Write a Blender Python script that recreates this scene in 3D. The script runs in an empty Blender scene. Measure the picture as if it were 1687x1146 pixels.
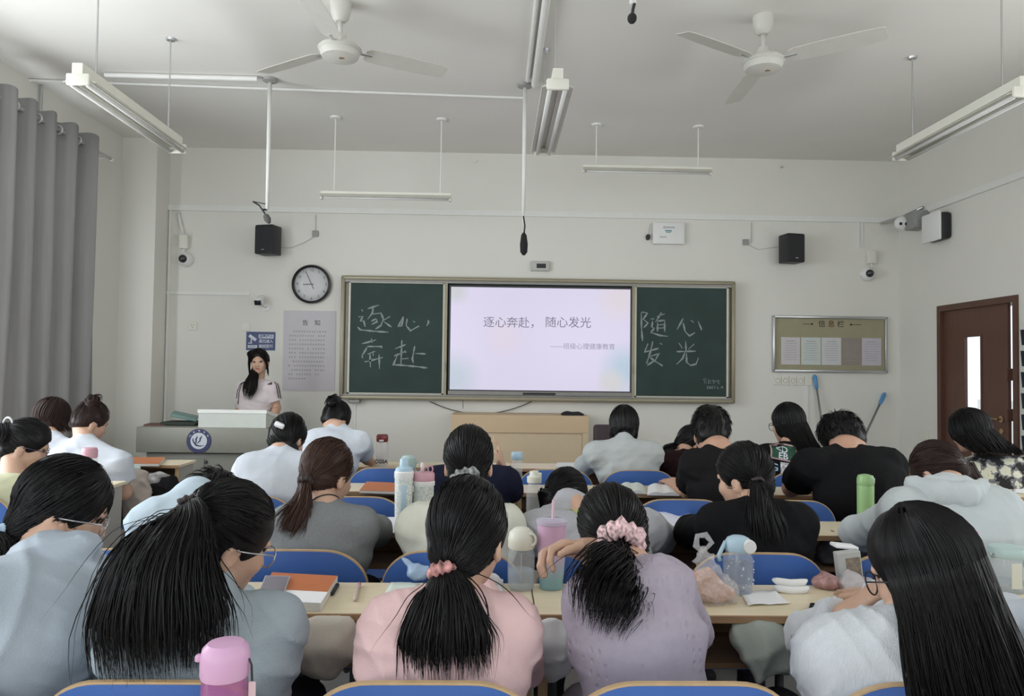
import bpy, bmesh, math, random
import numpy as np
from mathutils import Vector, Matrix

# ------------------------------------------------------------------ camera
S = bpy.context.scene
COL = S.collection
CAM = Vector((0.0, 0.0, 1.40))
FPX, PW, PH = 1200.0, 1687.0, 1146.0
_yc = Vector((-28.5, -37.0, -FPX)).normalized()           # room axis (+Y) seen from the camera
_xc = Vector((1.0, -0.0127, 0.0)); _xc = (_xc - _yc * _xc.dot(_yc)).normalized()
_zc = _xc.cross(_yc)
ROT = Matrix((_xc, _yc, _zc))                             # camera space -> room space
cd = bpy.data.cameras.new('camera'); cam = bpy.data.objects.new('camera', cd); COL.objects.link(cam)
cam.matrix_world = Matrix.Translation(CAM) @ ROT.to_4x4()
cd.sensor_fit = 'HORIZONTAL'; cd.sensor_width = 36.0; cd.lens = 36.0 * FPX / PW
cd.clip_start = 0.05; cd.clip_end = 200
S.camera = cam
def P(px, py, Y):
    """room point at depth Y whose sight line is the given photo pixel"""
    d = ROT @ Vector((px - PW / 2, PH / 2 - py, -FPX))
    return CAM + d * (Y / d.y)

# ------------------------------------------------------------------ light
S.view_settings.view_transform = 'Standard'; S.view_settings.look = 'None'
S.view_settings.gamma = 1.0; S.view_settings.use_curve_mapping = False
S.view_settings.exposure = -0.08
w = bpy.data.worlds.new('sky'); S.world = w; w.use_nodes = True
_n = w.node_tree.nodes; _bg = _n['Background']
_bg.inputs['Color'].default_value = (0.80, 0.90, 1.0, 1); _bg.inputs['Strength'].default_value = 1.6
def area(name, loc, rot, sx, sy, power, col):
    l = bpy.data.lights.new(name, 'AREA'); l.shape = 'RECTANGLE'; l.size = sx; l.size_y = sy
    l.energy = power; l.color = col
    o = bpy.data.objects.new(name, l); COL.objects.link(o); o.location = loc; o.rotation_euler = rot
    return o
# daylight entering by the windows of the two long walls; the rear windows are unseen, added for even light
R90 = math.pi / 2
area('daylight_window_left_a', (-3.78, 3.4, 2.0), (0, -R90, 0), 2.2, 2.7, 125, (0.94, 0.97, 1.0))
area('daylight_window_left_b', (-3.78, -0.55, 2.0), (0, -R90, 0), 2.2, 2.7, 60, (0.94, 0.97, 1.0))
area('added_daylight_left_front', (-3.78, 5.75, 2.0), (0, -R90, 0), 2.2, 1.2, 60, (0.94, 0.97, 1.0))  # unseen window behind the curtain, added to brighten the front-left corner
area('daylight_window_right_a', (4.30, 3.0, 2.0), (0, R90, 0), 1.8, 2.7, 45, (1.0, 0.98, 0.94))
area('daylight_window_right_b', (4.30, -0.5, 2.0), (0, R90, 0), 1.8, 2.7, 18, (1.0, 0.98, 0.94))
area('added_daylight_rear_a', (-1.6, -2.72, 2.05), (R90, 0, 0), 2.2, 2.0, 50, (0.97, 0.99, 1.0))
area('added_daylight_rear_b', (2.1, -2.72, 2.05), (R90, 0, 0), 2.2, 2.0, 40, (0.97, 0.99, 1.0))

# ------------------------------------------------------------------ materials
MATS = {}
def mat(name, col, rough=0.6, metal=0.0, noise=0.06, nscale=14.0, bump=0.0, bscale=120.0, trans=0.0, alpha=1.0,
        emit=None, estr=0.0, coat=0.0, stretch=None, spec=None, ior=1.45, detail=3.0):
    if name in MATS: return MATS[name]
    m = bpy.data.materials.new(name); m.use_nodes = True; nt = m.node_tree
    b = nt.nodes['Principled BSDF']
    c = tuple(col) + (1,)
    b.inputs['Base Color'].default_value = c
    b.inputs['Roughness'].default_value = rough; b.inputs['Metallic'].default_value = metal
    if trans: b.inputs['Transmission Weight'].default_value = trans; b.inputs['IOR'].default_value = ior
    if alpha < 1: b.inputs['Alpha'].default_value = alpha
    if coat: b.inputs['Coat Weight'].default_value = coat; b.inputs['Coat Roughness'].default_value = 0.15
    if spec is not None: b.inputs['Specular IOR Level'].default_value = spec
    if emit: b.inputs['Emission Color'].default_value = tuple(emit) + (1,); b.inputs['Emission Strength'].default_value = estr
    tc = nt.nodes.new('ShaderNodeTexCoord'); src = tc.outputs['Object']
    if stretch:
        mp = nt.nodes.new('ShaderNodeMapping'); mp.inputs['Scale'].default_value = stretch
        nt.links.new(src, mp.inputs['Vector']); src = mp.outputs['Vector']
    if noise:
        nz = nt.nodes.new('ShaderNodeTexNoise'); nz.inputs['Scale'].default_value = nscale; nz.inputs['Detail'].default_value = detail
        nt.links.new(src, nz.inputs['Vector'])
        mr = nt.nodes.new('ShaderNodeMapRange'); mr.inputs['To Min'].default_value = 1 - noise * 1.6; mr.inputs['To Max'].default_value = 1 + noise * 1.6
        nt.links.new(nz.outputs['Fac'], mr.inputs['Value'])
        mx = nt.nodes.new('ShaderNodeVectorMath'); mx.operation = 'SCALE'; mx.inputs[0].default_value = tuple(col)
        nt.links.new(mr.outputs['Result'], mx.inputs['Scale']); nt.links.new(mx.outputs[0], b.inputs['Base Color'])
    if bump:
        nb = nt.nodes.new('ShaderNodeTexNoise'); nb.inputs['Scale'].default_value = bscale; nb.inputs['Detail'].default_value = 2
        nt.links.new(src, nb.inputs['Vector'])
        bp = nt.nodes.new('ShaderNodeBump'); bp.inputs['Strength'].default_value = bump; bp.inputs['Distance'].default_value = 0.004
        nt.links.new(nb.outputs['Fac'], bp.inputs['Height']); nt.links.new(bp.outputs['Normal'], b.inputs['Normal'])
    MATS[name] = m
    return m
def srgb(r, g, b):
    f = lambda v: (v / 255 / 12.92) if v <= 10 else ((v / 255 + 0.055) / 1.055) ** 2.4
    return (f(r), f(g), f(b))

# ------------------------------------------------------------------ objects
def tag(o, label=None, cat=None, group=None, kind=None):
    if label: o['label'] = label
    if cat: o['category'] = cat
    if group: o['group'] = group
    if kind: o['kind'] = kind
    return o
def empty(name, loc=(0, 0, 0), label=None, cat=None, group=None, rz=0.0):
    o = bpy.data.objects.new(name, None); COL.objects.link(o); o.location = loc; o.rotation_euler = (0, 0, rz)
    o.empty_display_size = 0.05
    return tag(o, label, cat, group)
def wloc(p):
    v = Vector((0, 0, 0))
    while p is not None: v += p.location; p = p.parent
    return v
def link(name, me, m, parent=None, world=True, smooth=False):
    """link mesh as object; world=True: its vertices are in room coordinates and get re-based on the parent"""
    if m is not None:
        for mm in (m if isinstance(m, (list, tuple)) else [m]): me.materials.append(mm)
    o = bpy.data.objects.new(name, me); COL.objects.link(o)
    if parent is not None:
        o.parent = parent
        if world: me.transform(Matrix.Translation(-wloc(parent)))
    elif world and len(me.vertices):
        n = len(me.vertices); a = np.empty(n * 3, np.float32); me.vertices.foreach_get('co', a); a = a.reshape(-1, 3)
        c = (a.min(0) + a.max(0)) / 2; c[2] = a[:, 2].min()
        me.transform(Matrix.Translation(-Vector([float(v) for v in c]))); o.location = [float(v) for v in c]
    if smooth:
        me.polygons.foreach_set('use_smooth', [True] * len(me.polygons))
    return o
class MB:
    """collects shapes into one mesh"""
    def __init__(s): s.v = []; s.f = []; s.mi = []; s.cur = 0
    def add(s, vs, fs):
        n = len(s.v); s.v += [tuple(v) for v in vs]; s.f += [tuple(i + n for i in f) for f in fs]; s.mi += [s.cur] * len(fs); return s
    def box(s, c, d, rot=None):
        hx, hy, hz = d[0] / 2, d[1] / 2, d[2] / 2; c = Vector(c)
        vs = [Vector((x, y, z)) for x in (-hx, hx) for y in (-hy, hy) for z in (-hz, hz)]
        if rot is not None: vs = [rot @ v for v in vs]
        return s.add([c + v for v in vs], [(0, 1, 3, 2), (4, 6, 7, 5), (0, 4, 5, 1), (2, 3, 7, 6), (0, 2, 6, 4), (1, 5, 7, 3)])
    def bbox(s, a, b):
        return s.box([(a[i] + b[i]) / 2 for i in range(3)], [abs(b[i] - a[i]) for i in range(3)])
    def rbox(s, c, d, r=0.005, rot=None, seg=2):
        bm = bmesh.new(); bmesh.ops.create_cube(bm, size=1.0)
        for v in bm.verts: v.co = Vector((v.co.x * d[0], v.co.y * d[1], v.co.z * d[2]))
        r = min(r, min(d) * 0.45)
        bmesh.ops.bevel(bm, geom=list(bm.edges), offset=r, segments=seg, profile=0.5, affect='EDGES')
        c = Vector(c); bm.verts.index_update()
        vs = [c + ((rot @ v.co) if rot is not None else v.co) for v in bm.verts]
        fs = [[v.index for v in f.verts] for f in bm.faces]; bm.free()
        return s.add(vs, fs)
    def tube(s, pts, r, n=8, caps=True):
        pts = [Vector(p) for p in pts]; k = len(pts); rr = r if isinstance(r, (list, tuple)) else [r] * k
        ring = []; up = Vector((0, 0, 1))
        t0 = (pts[1] - pts[0]).normalized()
        if abs(t0.dot(up)) > 0.95: up = Vector((1, 0, 0))
        a = t0.cross(up).normalized()
        vs = []
        for i in range(k):
            t = (pts[min(i + 1, k - 1)] - pts[max(i - 1, 0)]).normalized()
            a = (a - t * a.dot(t)).normalized(); b = t.cross(a)
            for j in range(n):
                an = 2 * math.pi * j / n; vs.append(pts[i] + (a * math.cos(an) + b * math.sin(an)) * rr[i])
        fs = [(i * n + j, i * n + (j + 1) % n, (i + 1) * n + (j + 1) % n, (i + 1) * n + j) for i in range(k - 1) for j in range(n)]
        if caps: fs += [tuple(range(n - 1, -1, -1)), tuple((k - 1) * n + j for j in range(n))]
        return s.add(vs, fs)
    def lathe(s, c, prof, n=24, axis='Z', sx=1.0, sy=1.0):
        """prof: list of (radius, height) along the axis"""
        c = Vector(c); vs = []
        for (r, h) in prof:
            for j in range(n):
                an = 2 * math.pi * j / n; x, y = r * math.cos(an) * sx, r * math.sin(an) * sy
                vs.append(c + (Vector((x, y, h)) if axis == 'Z' else Vector((x, h, y)) if axis == 'Y' else Vector((h, x, y))))
        k = len(prof)
        fs = [(i * n + j, i * n + (j + 1) % n, (i + 1) * n + (j + 1) % n, (i + 1) * n + j) for i in range(k - 1) for j in range(n)]
        if prof[0][0] > 1e-6: fs.append(tuple(range(n - 1, -1, -1)))
        if prof[-1][0] > 1e-6: fs.append(tuple((k - 1) * n + j for j in range(n)))
        return s.add(vs, fs)
    def prism(s, poly, y0, y1, tf=lambda u, h, v: (u, h, v)):
        """poly of (u, v); extruded from y0 to y1"""
        n = len(poly); vs = [tf(u, y0, v) for u, v in poly] + [tf(u, y1, v) for u, v in poly]
        fs = [tuple(range(n)), tuple(range(2 * n - 1, n - 1, -1))] + [(i, i + n, (i + 1) % n + n, (i + 1) % n) for i in range(n)]
        return s.add(vs, fs)
    def sphere(s, c, r, nu=14, nv=10, rot=None):
        r = r if isinstance(r, (list, tuple)) else (r, r, r); c = Vector(c); vs = [];
        for i in range(nv + 1):
            th = math.pi * i / nv
            for j in range(nu):
                ph = 2 * math.pi * j / nu
                q = Vector((r[0] * math.sin(th) * math.cos(ph), r[1] * math.sin(th) * math.sin(ph), r[2] * math.cos(th)))
                vs.append(c + (rot @ q if rot is not None else q))
        return s.add(vs, [(i * nu + j, (i + 1) * nu + j, (i + 1) * nu + (j + 1) % nu, i * nu + (j + 1) % nu) for i in range(nv) for j in range(nu)])
    def torus(s, c, R, r, n=20, m=8, rot=None, sx=1.0):
        vs = []; c = Vector(c)
        for i in range(n):
            a = 2 * math.pi * i / n
            for j in range(m):
                b = 2 * math.pi * j / m
                q = Vector(((R + r * math.cos(b)) * math.cos(a) * sx, (R + r * math.cos(b)) * math.sin(a), r * math.sin(b)))
                vs.append(c + (rot @ q if rot is not None else q))
        return s.add(vs, [(i * m + j, ((i + 1) % n) * m + j, ((i + 1) % n) * m + (j + 1) % m, i * m + (j + 1) % m) for i in range(n) for j in range(m)])
    def build(s, name, m, parent=None, smooth=False, world=True, label=None, recalc=True):
        me = bpy.data.meshes.new(name); me.from_pydata(s.v, [], s.f)
        if any(s.mi): me.polygons.foreach_set('material_index', s.mi)
        me.update()
        if recalc:
            bm = bmesh.new(); bm.from_mesh(me)
            if smooth: bmesh.ops.remove_doubles(bm, verts=bm.verts, dist=1e-6)
            bmesh.ops.recalc_face_normals(bm, faces=bm.faces); bm.to_mesh(me); bm.free()
        o = link(name, me, m, parent, world)
        if smooth:
            me.polygons.foreach_set('use_smooth', [True] * len(me.polygons))
            if smooth == 'auto': me.set_sharp_from_angle(angle=math.radians(38))
        if label: o['label'] = label
        return o
def copy_tree(o, parent=None):
    c = o.copy(); COL.objects.link(c); c.parent = parent
    for ch in o.children: copy_tree(ch, c)
    return c
def struct(o): o['kind'] = 'structure'; return o
def text(body, size, m, loc, parent=None, name='lettering', rot=None, align='CENTER', extrude=0.0006, bold=0.0, sx=1.0):
    """flat lettering standing upright, read from -Y (rot overrides)"""
    c = bpy.data.curves.new(name, 'FONT'); c.body = body; c.size = size; c.align_x = align; c.align_y = 'CENTER'
    c.extrude = extrude; c.offset = bold; c.resolution_u = 3
    t = bpy.data.objects.new(name, c); COL.objects.link(t)
    dg = bpy.context.evaluated_depsgraph_get(); dg.update()
    me = bpy.data.meshes.new_from_object(t.evaluated_get(dg)); bpy.data.objects.remove(t); bpy.data.curves.remove(c)
    me.name = name; me.materials.clear()
    R = rot if rot is not None else Matrix.Rotation(R90, 4, 'X')
    me.transform(Matrix.Translation(Vector(loc)) @ R.to_4x4() @ Matrix.Diagonal((sx, 1, 1, 1)))
    return link(name, me, m, parent, True)
# ================================================================== the room
XL, XR, YF, YB, ZC = -3.67, 4.187, 7.45, -2.6, 3.635
M_wall = mat('wall_paint', (0.75, 0.74, 0.685), 0.85, noise=0.018, nscale=2.2, bump=0.05, bscale=60)
M_ceil = mat('ceiling_paint', (0.80, 0.785, 0.745), 0.9, noise=0.03, nscale=1.3)
M_floor = mat('terrazzo_floor', (0.42, 0.41, 0.39), 0.35, noise=0.12, nscale=60)
M_frame = mat('white_aluminium', (0.75, 0.77, 0.78), 0.4, 0.2)
M_glass = mat('window_glass', (1, 1, 1), 0.02, noise=0, trans=1.0)
M_pvc = mat('white_plastic_conduit', (0.78, 0.78, 0.75), 0.45, noise=0.03)
M_cream = mat('cream_enamel', (0.74, 0.73, 0.65), 0.4, noise=0.03)
M_blackp = mat('black_plastic', (0.012, 0.012, 0.015), 0.45, noise=0.1)
M_steel = mat('brushed_steel', (0.55, 0.56, 0.57), 0.3, 0.9, noise=0.04)
M_white = mat('white_plastic', (0.8, 0.8, 0.79), 0.4, noise=0.02)
M_paper = mat('white_paper', (0.82, 0.82, 0.83), 0.8, noise=0.02)
M_ink = mat('dark_ink', (0.03, 0.03, 0.035), 0.8, noise=0)
struct(MB().bbox((XL - .3, YB - .3, -.1), (XR + .3, YF + .3, 0)).build('floor', M_floor))
struct(MB().bbox((XL - .3, YB - .3, ZC), (XR + .3, YF + .3, ZC + .15)).build('ceiling', M_ceil))
struct(MB().bbox((XL - .3, YF, 0), (XR + .3, YF + .2, ZC)).build('wall_front', M_wall))
bw = MB(); bx = XL - .3
for (c0, c1) in ((-2.7, -.5), (1.0, 3.2)):
    bw.bbox((bx, YB - .2, 0), (c0, YB, ZC)).bbox((c0, YB - .2, 0), (c1, YB, 1.05)).bbox((c0, YB - .2, 3.05), (c1, YB, ZC)); bx = c1
struct(bw.bbox((bx, YB - .2, 0), (XR + .3, YB, ZC)).build('wall_back', M_wall))
def side_wall(name, x0, x1, holes):
    b = MB(); y = YB
    for (a, c, z0, z1) in holes:
        b.bbox((x0, y, 0), (x1, a, ZC))
        if z0 > 0: b.bbox((x0, a, 0), (x1, c, z0))
        b.bbox((x0, a, z1), (x1, c, ZC)); y = c
    b.bbox((x0, y, 0), (x1, YF, ZC))
    return struct(b.build(name, M_wall))
side_wall('wall_left', XL - .24, XL, [(-1.9, .8, .9, 3.1), (2.05, 4.75, .9, 3.1), (5.15, 6.38, .9, 3.1)])
DY0, DY1, DZ = 5.72, 6.78, 2.06
side_wall('wall_right', XR, XR + .24, [(-1.85, .85, 1.1, 2.9), (1.65, 4.35, 1.1, 2.9), (DY0, DY1, 0, DZ)])
struct(MB().bbox((XL, 7.16, 0), (-3.335, YF, ZC)).build('wall_corner_pier', M_wall))
nwin = 0
for (x, s, ys, z0, z1) in ((XL - .06, 1, ((-1.9, .8), (2.05, 4.75), (5.15, 6.38)), .9, 3.1), (XR + .06, -1, ((-1.85, .85), (1.65, 4.35)), 1.1, 2.9)):  # third left window is unseen behind the curtain, added as a light source
    for (a, c) in ys:
        nwin += 1
        wr = struct(empty('window_%d' % nwin, (x, (a + c) / 2, z0)))
        b = MB()
        b.bbox((x - .03, a, z0), (x + .03, c, z0 + .05)).bbox((x - .03, a, z1 - .05), (x + .03, c, z1)).bbox((x - .03, a, z0), (x + .03, a + .05, z1)).bbox((x - .03, c - .05, z0), (x + .03, c, z1))
        b.build('window_frame', M_frame, wr)
        for k in (1, 2): MB().bbox((x - .025, a + (c - a) * k / 3 - .02, z0 + .05), (x + .025, a + (c - a) * k / 3 + .02, z1 - .05)).build('mullion', M_frame, wr)
        MB().bbox((x - .025, a + .05, z1 - .62), (x + .025, c - .05, z1 - .58)).build('transom', M_frame, wr)
        MB().bbox((x - .08, a - .05, z0 - .035), (x + s * .12, c + .05, z0)).build('window_sill', M_wall, wr)
for (c0, c1) in ((-2.7, -.5), (1.0, 3.2)):  # unseen rear windows, added so frontal light evens out the front wall
    nwin += 1; y = YB - .08; z0, z1 = 1.05, 3.05
    wr = struct(empty('window_%d' % nwin, ((c0 + c1) / 2, y, z0)))
    MB().bbox((c0, y - .03, z0), (c1, y + .03, z0 + .05)).bbox((c0, y - .03, z1 - .05), (c1, y + .03, z1)).bbox((c0, y - .03, z0), (c0 + .05, y + .03, z1)).bbox((c1 - .05, y - .03, z0), (c1, y + .03, z1)).build('window_frame', M_frame, wr)
    MB().bbox(((c0 + c1) / 2 - .025, y - .025, z0 + .05), ((c0 + c1) / 2 + .025, y + .025, z1 - .05)).build('mullion', M_frame, wr)
    MB().bbox((c0 + .05, y - .025, z1 - .62), (c1 - .05, y + .025, z1 - .58)).build('transom', M_frame, wr)
# baseboards
M_base = mat('grey_baseboard', (0.35, 0.34, 0.33), 0.5)
struct(MB().bbox((-3.335, YF - .012, 0), (XR, YF, .12)).build('baseboard_front', M_base))
struct(MB().bbox((XL, YB, 0), (XL + .012, 7.16, .12)).build('baseboard_left', M_base))
struct(MB().bbox((XR - .012, YB, 0), (XR, DY0 - .08, .12)).build('baseboard_right', M_base))

# ---- door in the right wall, ajar by a crack at its near edge
M_door = mat('dark_walnut_door', (0.11, 0.048, 0.032), 0.42, noise=0.22, nscale=9, stretch=(12, 12, 0.6))
M_doorf = mat('dark_walnut_frame', (0.10, 0.045, 0.03), 0.45, noise=0.2, nscale=9, stretch=(12, 12, 0.6))
dr = struct(empty('door_1', (XR, (DY0 + DY1) / 2, 0)))
b = MB(); ft = .055
b.bbox((XR - .015, DY0, 0), (XR + .2, DY0 + ft, DZ)).bbox((XR - .015, DY1 - ft, 0), (XR + .2, DY1, DZ)).bbox((XR - .015, DY0 + ft, DZ - ft), (XR + .2, DY1 - ft, DZ))
b.build('door_frame', M_doorf, dr)
la, lc = DY0 + ft + .10, DY1 - ft            # leaf leaves a lit crack by the latch side
x0, x1 = XR + .02, XR + .045
ga, gc, gz0, gz1 = 6.21, 6.42, .85, 1.75
b = MB()
b.bbox((x0, la, .01), (x1, ga, DZ - ft)).bbox((x0, gc, .01), (x1, lc, DZ - ft)).bbox((x0, ga, .01), (x1, gc, gz0)).bbox((x0, ga, gz1), (x1, gc, DZ - ft))
b.build('door_leaf', M_door, dr)
MB().bbox((x0 + .015, ga, gz0), (x0 + .021, gc, gz1)).build('vision_pane', M_glass, dr)
b = MB()
b.bbox((x0 - .006, ga - .02, gz0 - .02), (x0, ga, gz1 + .02)).bbox((x0 - .006, gc, gz0 - .02), (x0, gc + .02, gz1 + .02)).bbox((x0 - .006, ga, gz1), (x0, gc, gz1 + .02)).bbox((x0 - .006, ga, gz0 - .02), (x0, gc, gz0))
b.build('vision_trim', M_door, dr)
M_brass = mat('dull_brass', (0.5, 0.36, 0.22), 0.3, 0.9)
hz = 1.05
h = MB().lathe((x0, la + .075, hz), [(0, -.014), (.026, -.012), (.028, 0)], 20, 'X').tube([(x0 - .01, la + .075, hz), (x0 - .05, la + .075, hz)], .009, 10).tube([(x0 - .05, la + .075, hz), (x0 - .052, la + .10, hz), (x0 - .05, la + .215, hz - .004)], .009, 10)
h.build('door_handle', M_brass, dr, 'auto')
MB().lathe((x0, la + .075, hz - .1), [(0, -.012), (.022, -.010), (.024, 0)], 18, 'X').build('key_escutcheon', M_brass, dr, 'auto')
for z in (1.42, 1.09): MB().rbox((x0 - .004, la - .012, z), (.05, .03, .1), .004).build('door_catch', M_door, dr)
# corridor outside the door: bright floor and parapet that the crack and the pane look on to
struct(MB().bbox((XR + .24, 4.6, -.1), (XR + 2.4, 9.5, 0)).build('floor_corridor', M_floor))
struct(MB().bbox((XR + 2.2, 4.6, 0), (XR + 2.4, 9.5, 1.1)).build('wall_corridor_parapet', M_wall))
M_leaf = mat('garden_foliage', (0.07, 0.19, 0.05), 0.8, noise=0.5, nscale=6, bump=.6, bscale=9)
rnd = random.Random(5); b = MB()
for i in range(60):
    b.sphere((XR + 6 + rnd.uniform(-1, 1), 7.2 + rnd.uniform(-.4, 5.0), .4 + rnd.uniform(-.6, 1.0)), rnd.uniform(.3, .6), 8, 6)
tag(b.build('garden_tree', M_leaf, smooth=True), 'green garden tree seen through the door pane', 'tree')

# ---- cable trunking and conduit
def wall_strip(name, a, b_, m=M_pvc): return struct(MB().bbox(a, b_).build(name, m))
wall_strip('trim_1', (-3.335, YF - .022, 2.985), (XR, YF, 3.04))
wall_strip('trim_2', (XR - .022, YB, 2.985), (XR, YF - .022, 3.04))
wall_strip('trim_3', (-3.335, YF - .016, 2.13), (-2.5, YF, 2.16))
wall_strip('trim_4', (-3.325, YF - .02, 0), (-3.301, YF, 2.985))
wall_strip('trim_5', (3.755, YF - .012, 2.72), (3.77, YF, 2.985))
wall_strip('trim_6', (3.79, YF - .012, 2.72), (3.805, YF, 2.985))
wall_strip('trim_7', (3.208, YF - .012, .0), (3.232, YF, 1.28))
def conduit(name, pts, r, label, m=M_pvc): return tag(MB().tube(pts, r, 10).build(name, m, smooth='auto'), label, 'conduit')
conduit('conduit', [(XL, 5.72, ZC - .012), (.2, 5.87, ZC - .012)], .011, 'thin white conduit slanting across the ceiling from the left wall')
conduit('conduit', [(-3.0, 5.56, ZC - .022), (-1.85, 5.57, ZC - .022)], .02, 'thick white conduit on the ceiling ending at the left microphone pole')
conduit('conduit', [(.222, 5.5, ZC - .018), (.222, -2.5, ZC - .018)], .016, 'white conduit running along the ceiling towards the viewer')
conduit('conduit', [(.278, 5.55, ZC - .03), (.278, -2.5, ZC - .03)], .026, 'wide grey-white duct running along the ceiling beside the conduit')
conduit('conduit', [(XL + .02, 5.84, 3.25), (XL + .02, 5.84, ZC)], .012, 'short grey conduit drop on the left wall above the curtain', M_steel)

# ---- curtain on its rod
M_curt = mat('grey_curtain_fabric', (0.34, 0.335, 0.335), 0.75, noise=0.10, nscale=5, stretch=(6, 6, .3), bump=.15, bscale=300)
M_lining = mat('pale_grommet', (0.7, 0.7, 0.7), 0.35, 0.3)
cr = empty('curtain', (-3.5, 5.4, .15), 'grey grommet-top curtain hanging in deep folds by the left wall', 'curtain')
ny, nz = 260, 14; vs = []; CY0, CY1 = 4.86, 6.44
for k in range(nz):
    fz = k / (nz - 1); z = .12 + fz * (3.36 - .12)
    for i in range(ny):
        t = i / (ny - 1); y = CY0 + t * (CY1 - CY0)
        ph = 2 * math.pi * t * 6.0
        am = .075 * (1 + .25 * math.sin(t * 7 + 1)) * (.82 + .18 * fz)
        x = -3.5 + am * math.sin(ph + .25 * math.sin(3 * fz + t * 9)) + .012 * math.sin(5 * fz + ph * .5) * (1 - fz)
        zz = z + (.012 * math.sin(ph * 2) if k == nz - 1 else 0)
        vs.append((x, y + .015 * math.sin(4 * fz + i * .3) * (1 - fz), zz))
fs = [(k * ny + i, k * ny + i + 1, (k + 1) * ny + i + 1, (k + 1) * ny + i) for k in range(nz - 1) for i in range(ny - 1)]
me = bpy.data.meshes.new('cloth'); me.from_pydata(vs, [], fs); me.update()
co = link('cloth', me, M_curt, cr, smooth=True)
sm = co.modifiers.new('thick', 'SOLIDIFY'); sm.thickness = .004
MB().tube([(-3.5, 1.8, 3.27), (-3.5, 6.62, 3.27)], .014, 12).build('curtain_rod', M_lining, cr, True)
MB().sphere((-3.5, 6.64, 3.27), .024).tube([(-3.5, 6.56, 3.27), (XL, 6.56, 3.25)], .010, 8).build('rod_bracket', M_lining, cr, True)
for i in range(12):
    y = CY0 + (i / 12 + .0416) * (CY1 - CY0) - .02
    MB().torus((-3.5, y, 3.27), .032, .008, 18, 8, Matrix.Rotation(R90, 3, 'X') @ Matrix.Rotation(.0, 3, 'Z')).build('grommet_ring', M_lining, cr, True)
# ================================================================== front wall and ceiling things
def W(px, py, off=0.0): return P(px, py, YF - off)
# ---- sliding blackboard with the display between its boards
M_alu = mat('champagne_aluminium', (0.30, 0.27, 0.19), 0.42, 0.35, noise=0.04)
M_alud = mat('grey_aluminium', (0.24, 0.235, 0.22), 0.4, 0.5)
M_board = mat('green_chalkboard', (0.018, 0.042, 0.036), 0.55, noise=0.22, nscale=3.2, spec=.35)
M_chalk = mat('white_chalk', (0.27, 0.31, 0.30), 0.95, noise=0.28, nscale=90)
D = .12
bl, br = W(560, 556, D).x, W(1212, 563, D).x
bt, bb = W(887, 458, D).z, W(887, 661, D).z
bo = empty('blackboard', ((bl + br) / 2, YF - .06, bb), 'long sliding blackboard in a champagne frame around the display screen', 'blackboard')
fw = .045
yb0, yb1 = YF - D, YF - .005
b = MB(); b.rbox(((bl + br) / 2, (yb0 + yb1) / 2, bt - .02), (br - bl, yb1 - yb0, .04), .012)
b.rbox(((bl + br) / 2, (yb0 + yb1) / 2, bb + .02), (br - bl, yb1 - yb0, .04), .012)
b.rbox((bl + .02, (yb0 + yb1) / 2, (bt + bb) / 2), (.04, yb1 - yb0, bt - bb - .02), .012).rbox((br - .02, (yb0 + yb1) / 2, (bt + bb) / 2), (.04, yb1 - yb0, bt - bb - .02), .012)
b.build('outer_frame', M_alu, bo, 'auto')
MB().bbox((bl + .03, yb1 - .02, bb + .03), (br - .03, yb1, bt - .03)).build('back_panel', M_board, bo)
MB().bbox((bl + .03, yb0 + .01, bt - .065), (br - .03, yb1 - .03, bt - .04)).build('top_rail', M_alud, bo)
MB().bbox((bl + .03, yb0 + .01, bb + .04), (br - .03, yb1 - .03, bb + .055)).build('bottom_rail', M_alud, bo)
M_pale = mat('pale_aluminium', (0.46, 0.45, 0.38), 0.4, 0.3)
def chalk_strokes(strokes, ox, oy, width, parent, y, name='chalk_lettering', k=6.367):
    mb = MB()
    for st in strokes:
        pts = [P(ox + zx / k, oy + zy / k, y) for zx, zy in st]
        # resample and widen slightly unevenly
        fine = []
        for i in range(len(pts) - 1):
            n = max(2, int((pts[i + 1] - pts[i]).length / .03))
            for j in range(n): fine.append(pts[i].lerp(pts[i + 1], j / n))
        fine.append(pts[-1]); L = []; Rr = []
        for i, q in enumerate(fine):
            t = (fine[min(i + 1, len(fine) - 1)] - fine[max(i - 1, 0)]).normalized(); nrm = Vector((t.z, 0, -t.x))
            wd = width * (.8 + .35 * math.sin(i * 1.7 + len(fine))) * (.6 if i in (0, len(fine) - 1) else 1)
            L.append(q + nrm * wd / 2); Rr.append(q - nrm * wd / 2)
        n = len(L); mb.add(L + Rr, [(i, i + 1, n + i + 1, n + i) for i in range(n - 1)])
    o = mb.build(name, M_chalk, parent, recalc=False)
    return o
def slide_board(px0, px1, name, strokes, ox, oy, small=None):
    x0, x1 = W(px0, 560, .09).x, W(px1, 560, .09).x
    zt, zb = bt - .055, bb + .05
    r = MB().bbox((x0, YF - .10, zb), (x1, YF - .07, zt)).build(name, M_board, bo)
    f = MB(); t = .022
    f.bbox((x0 - t, YF - .108, zb), (x0, YF - .065, zt)).bbox((x1, YF - .108, zb), (x1 + t, YF - .065, zt)).bbox((x0 - t, YF - .108, zt - t * .8), (x1 + t, YF - .065, zt)).bbox((x0 - t, YF - .108, zb), (x1 + t, YF - .065, zb + t * .8))
    f.build('board_edge', M_pale, r)
    chalk_strokes(strokes, ox, oy, .0185, r, YF - .1008)
    if small: chalk_strokes(small, ox, oy, .007, r, YF - .1008, 'small_chalk_note')
    return r
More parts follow.
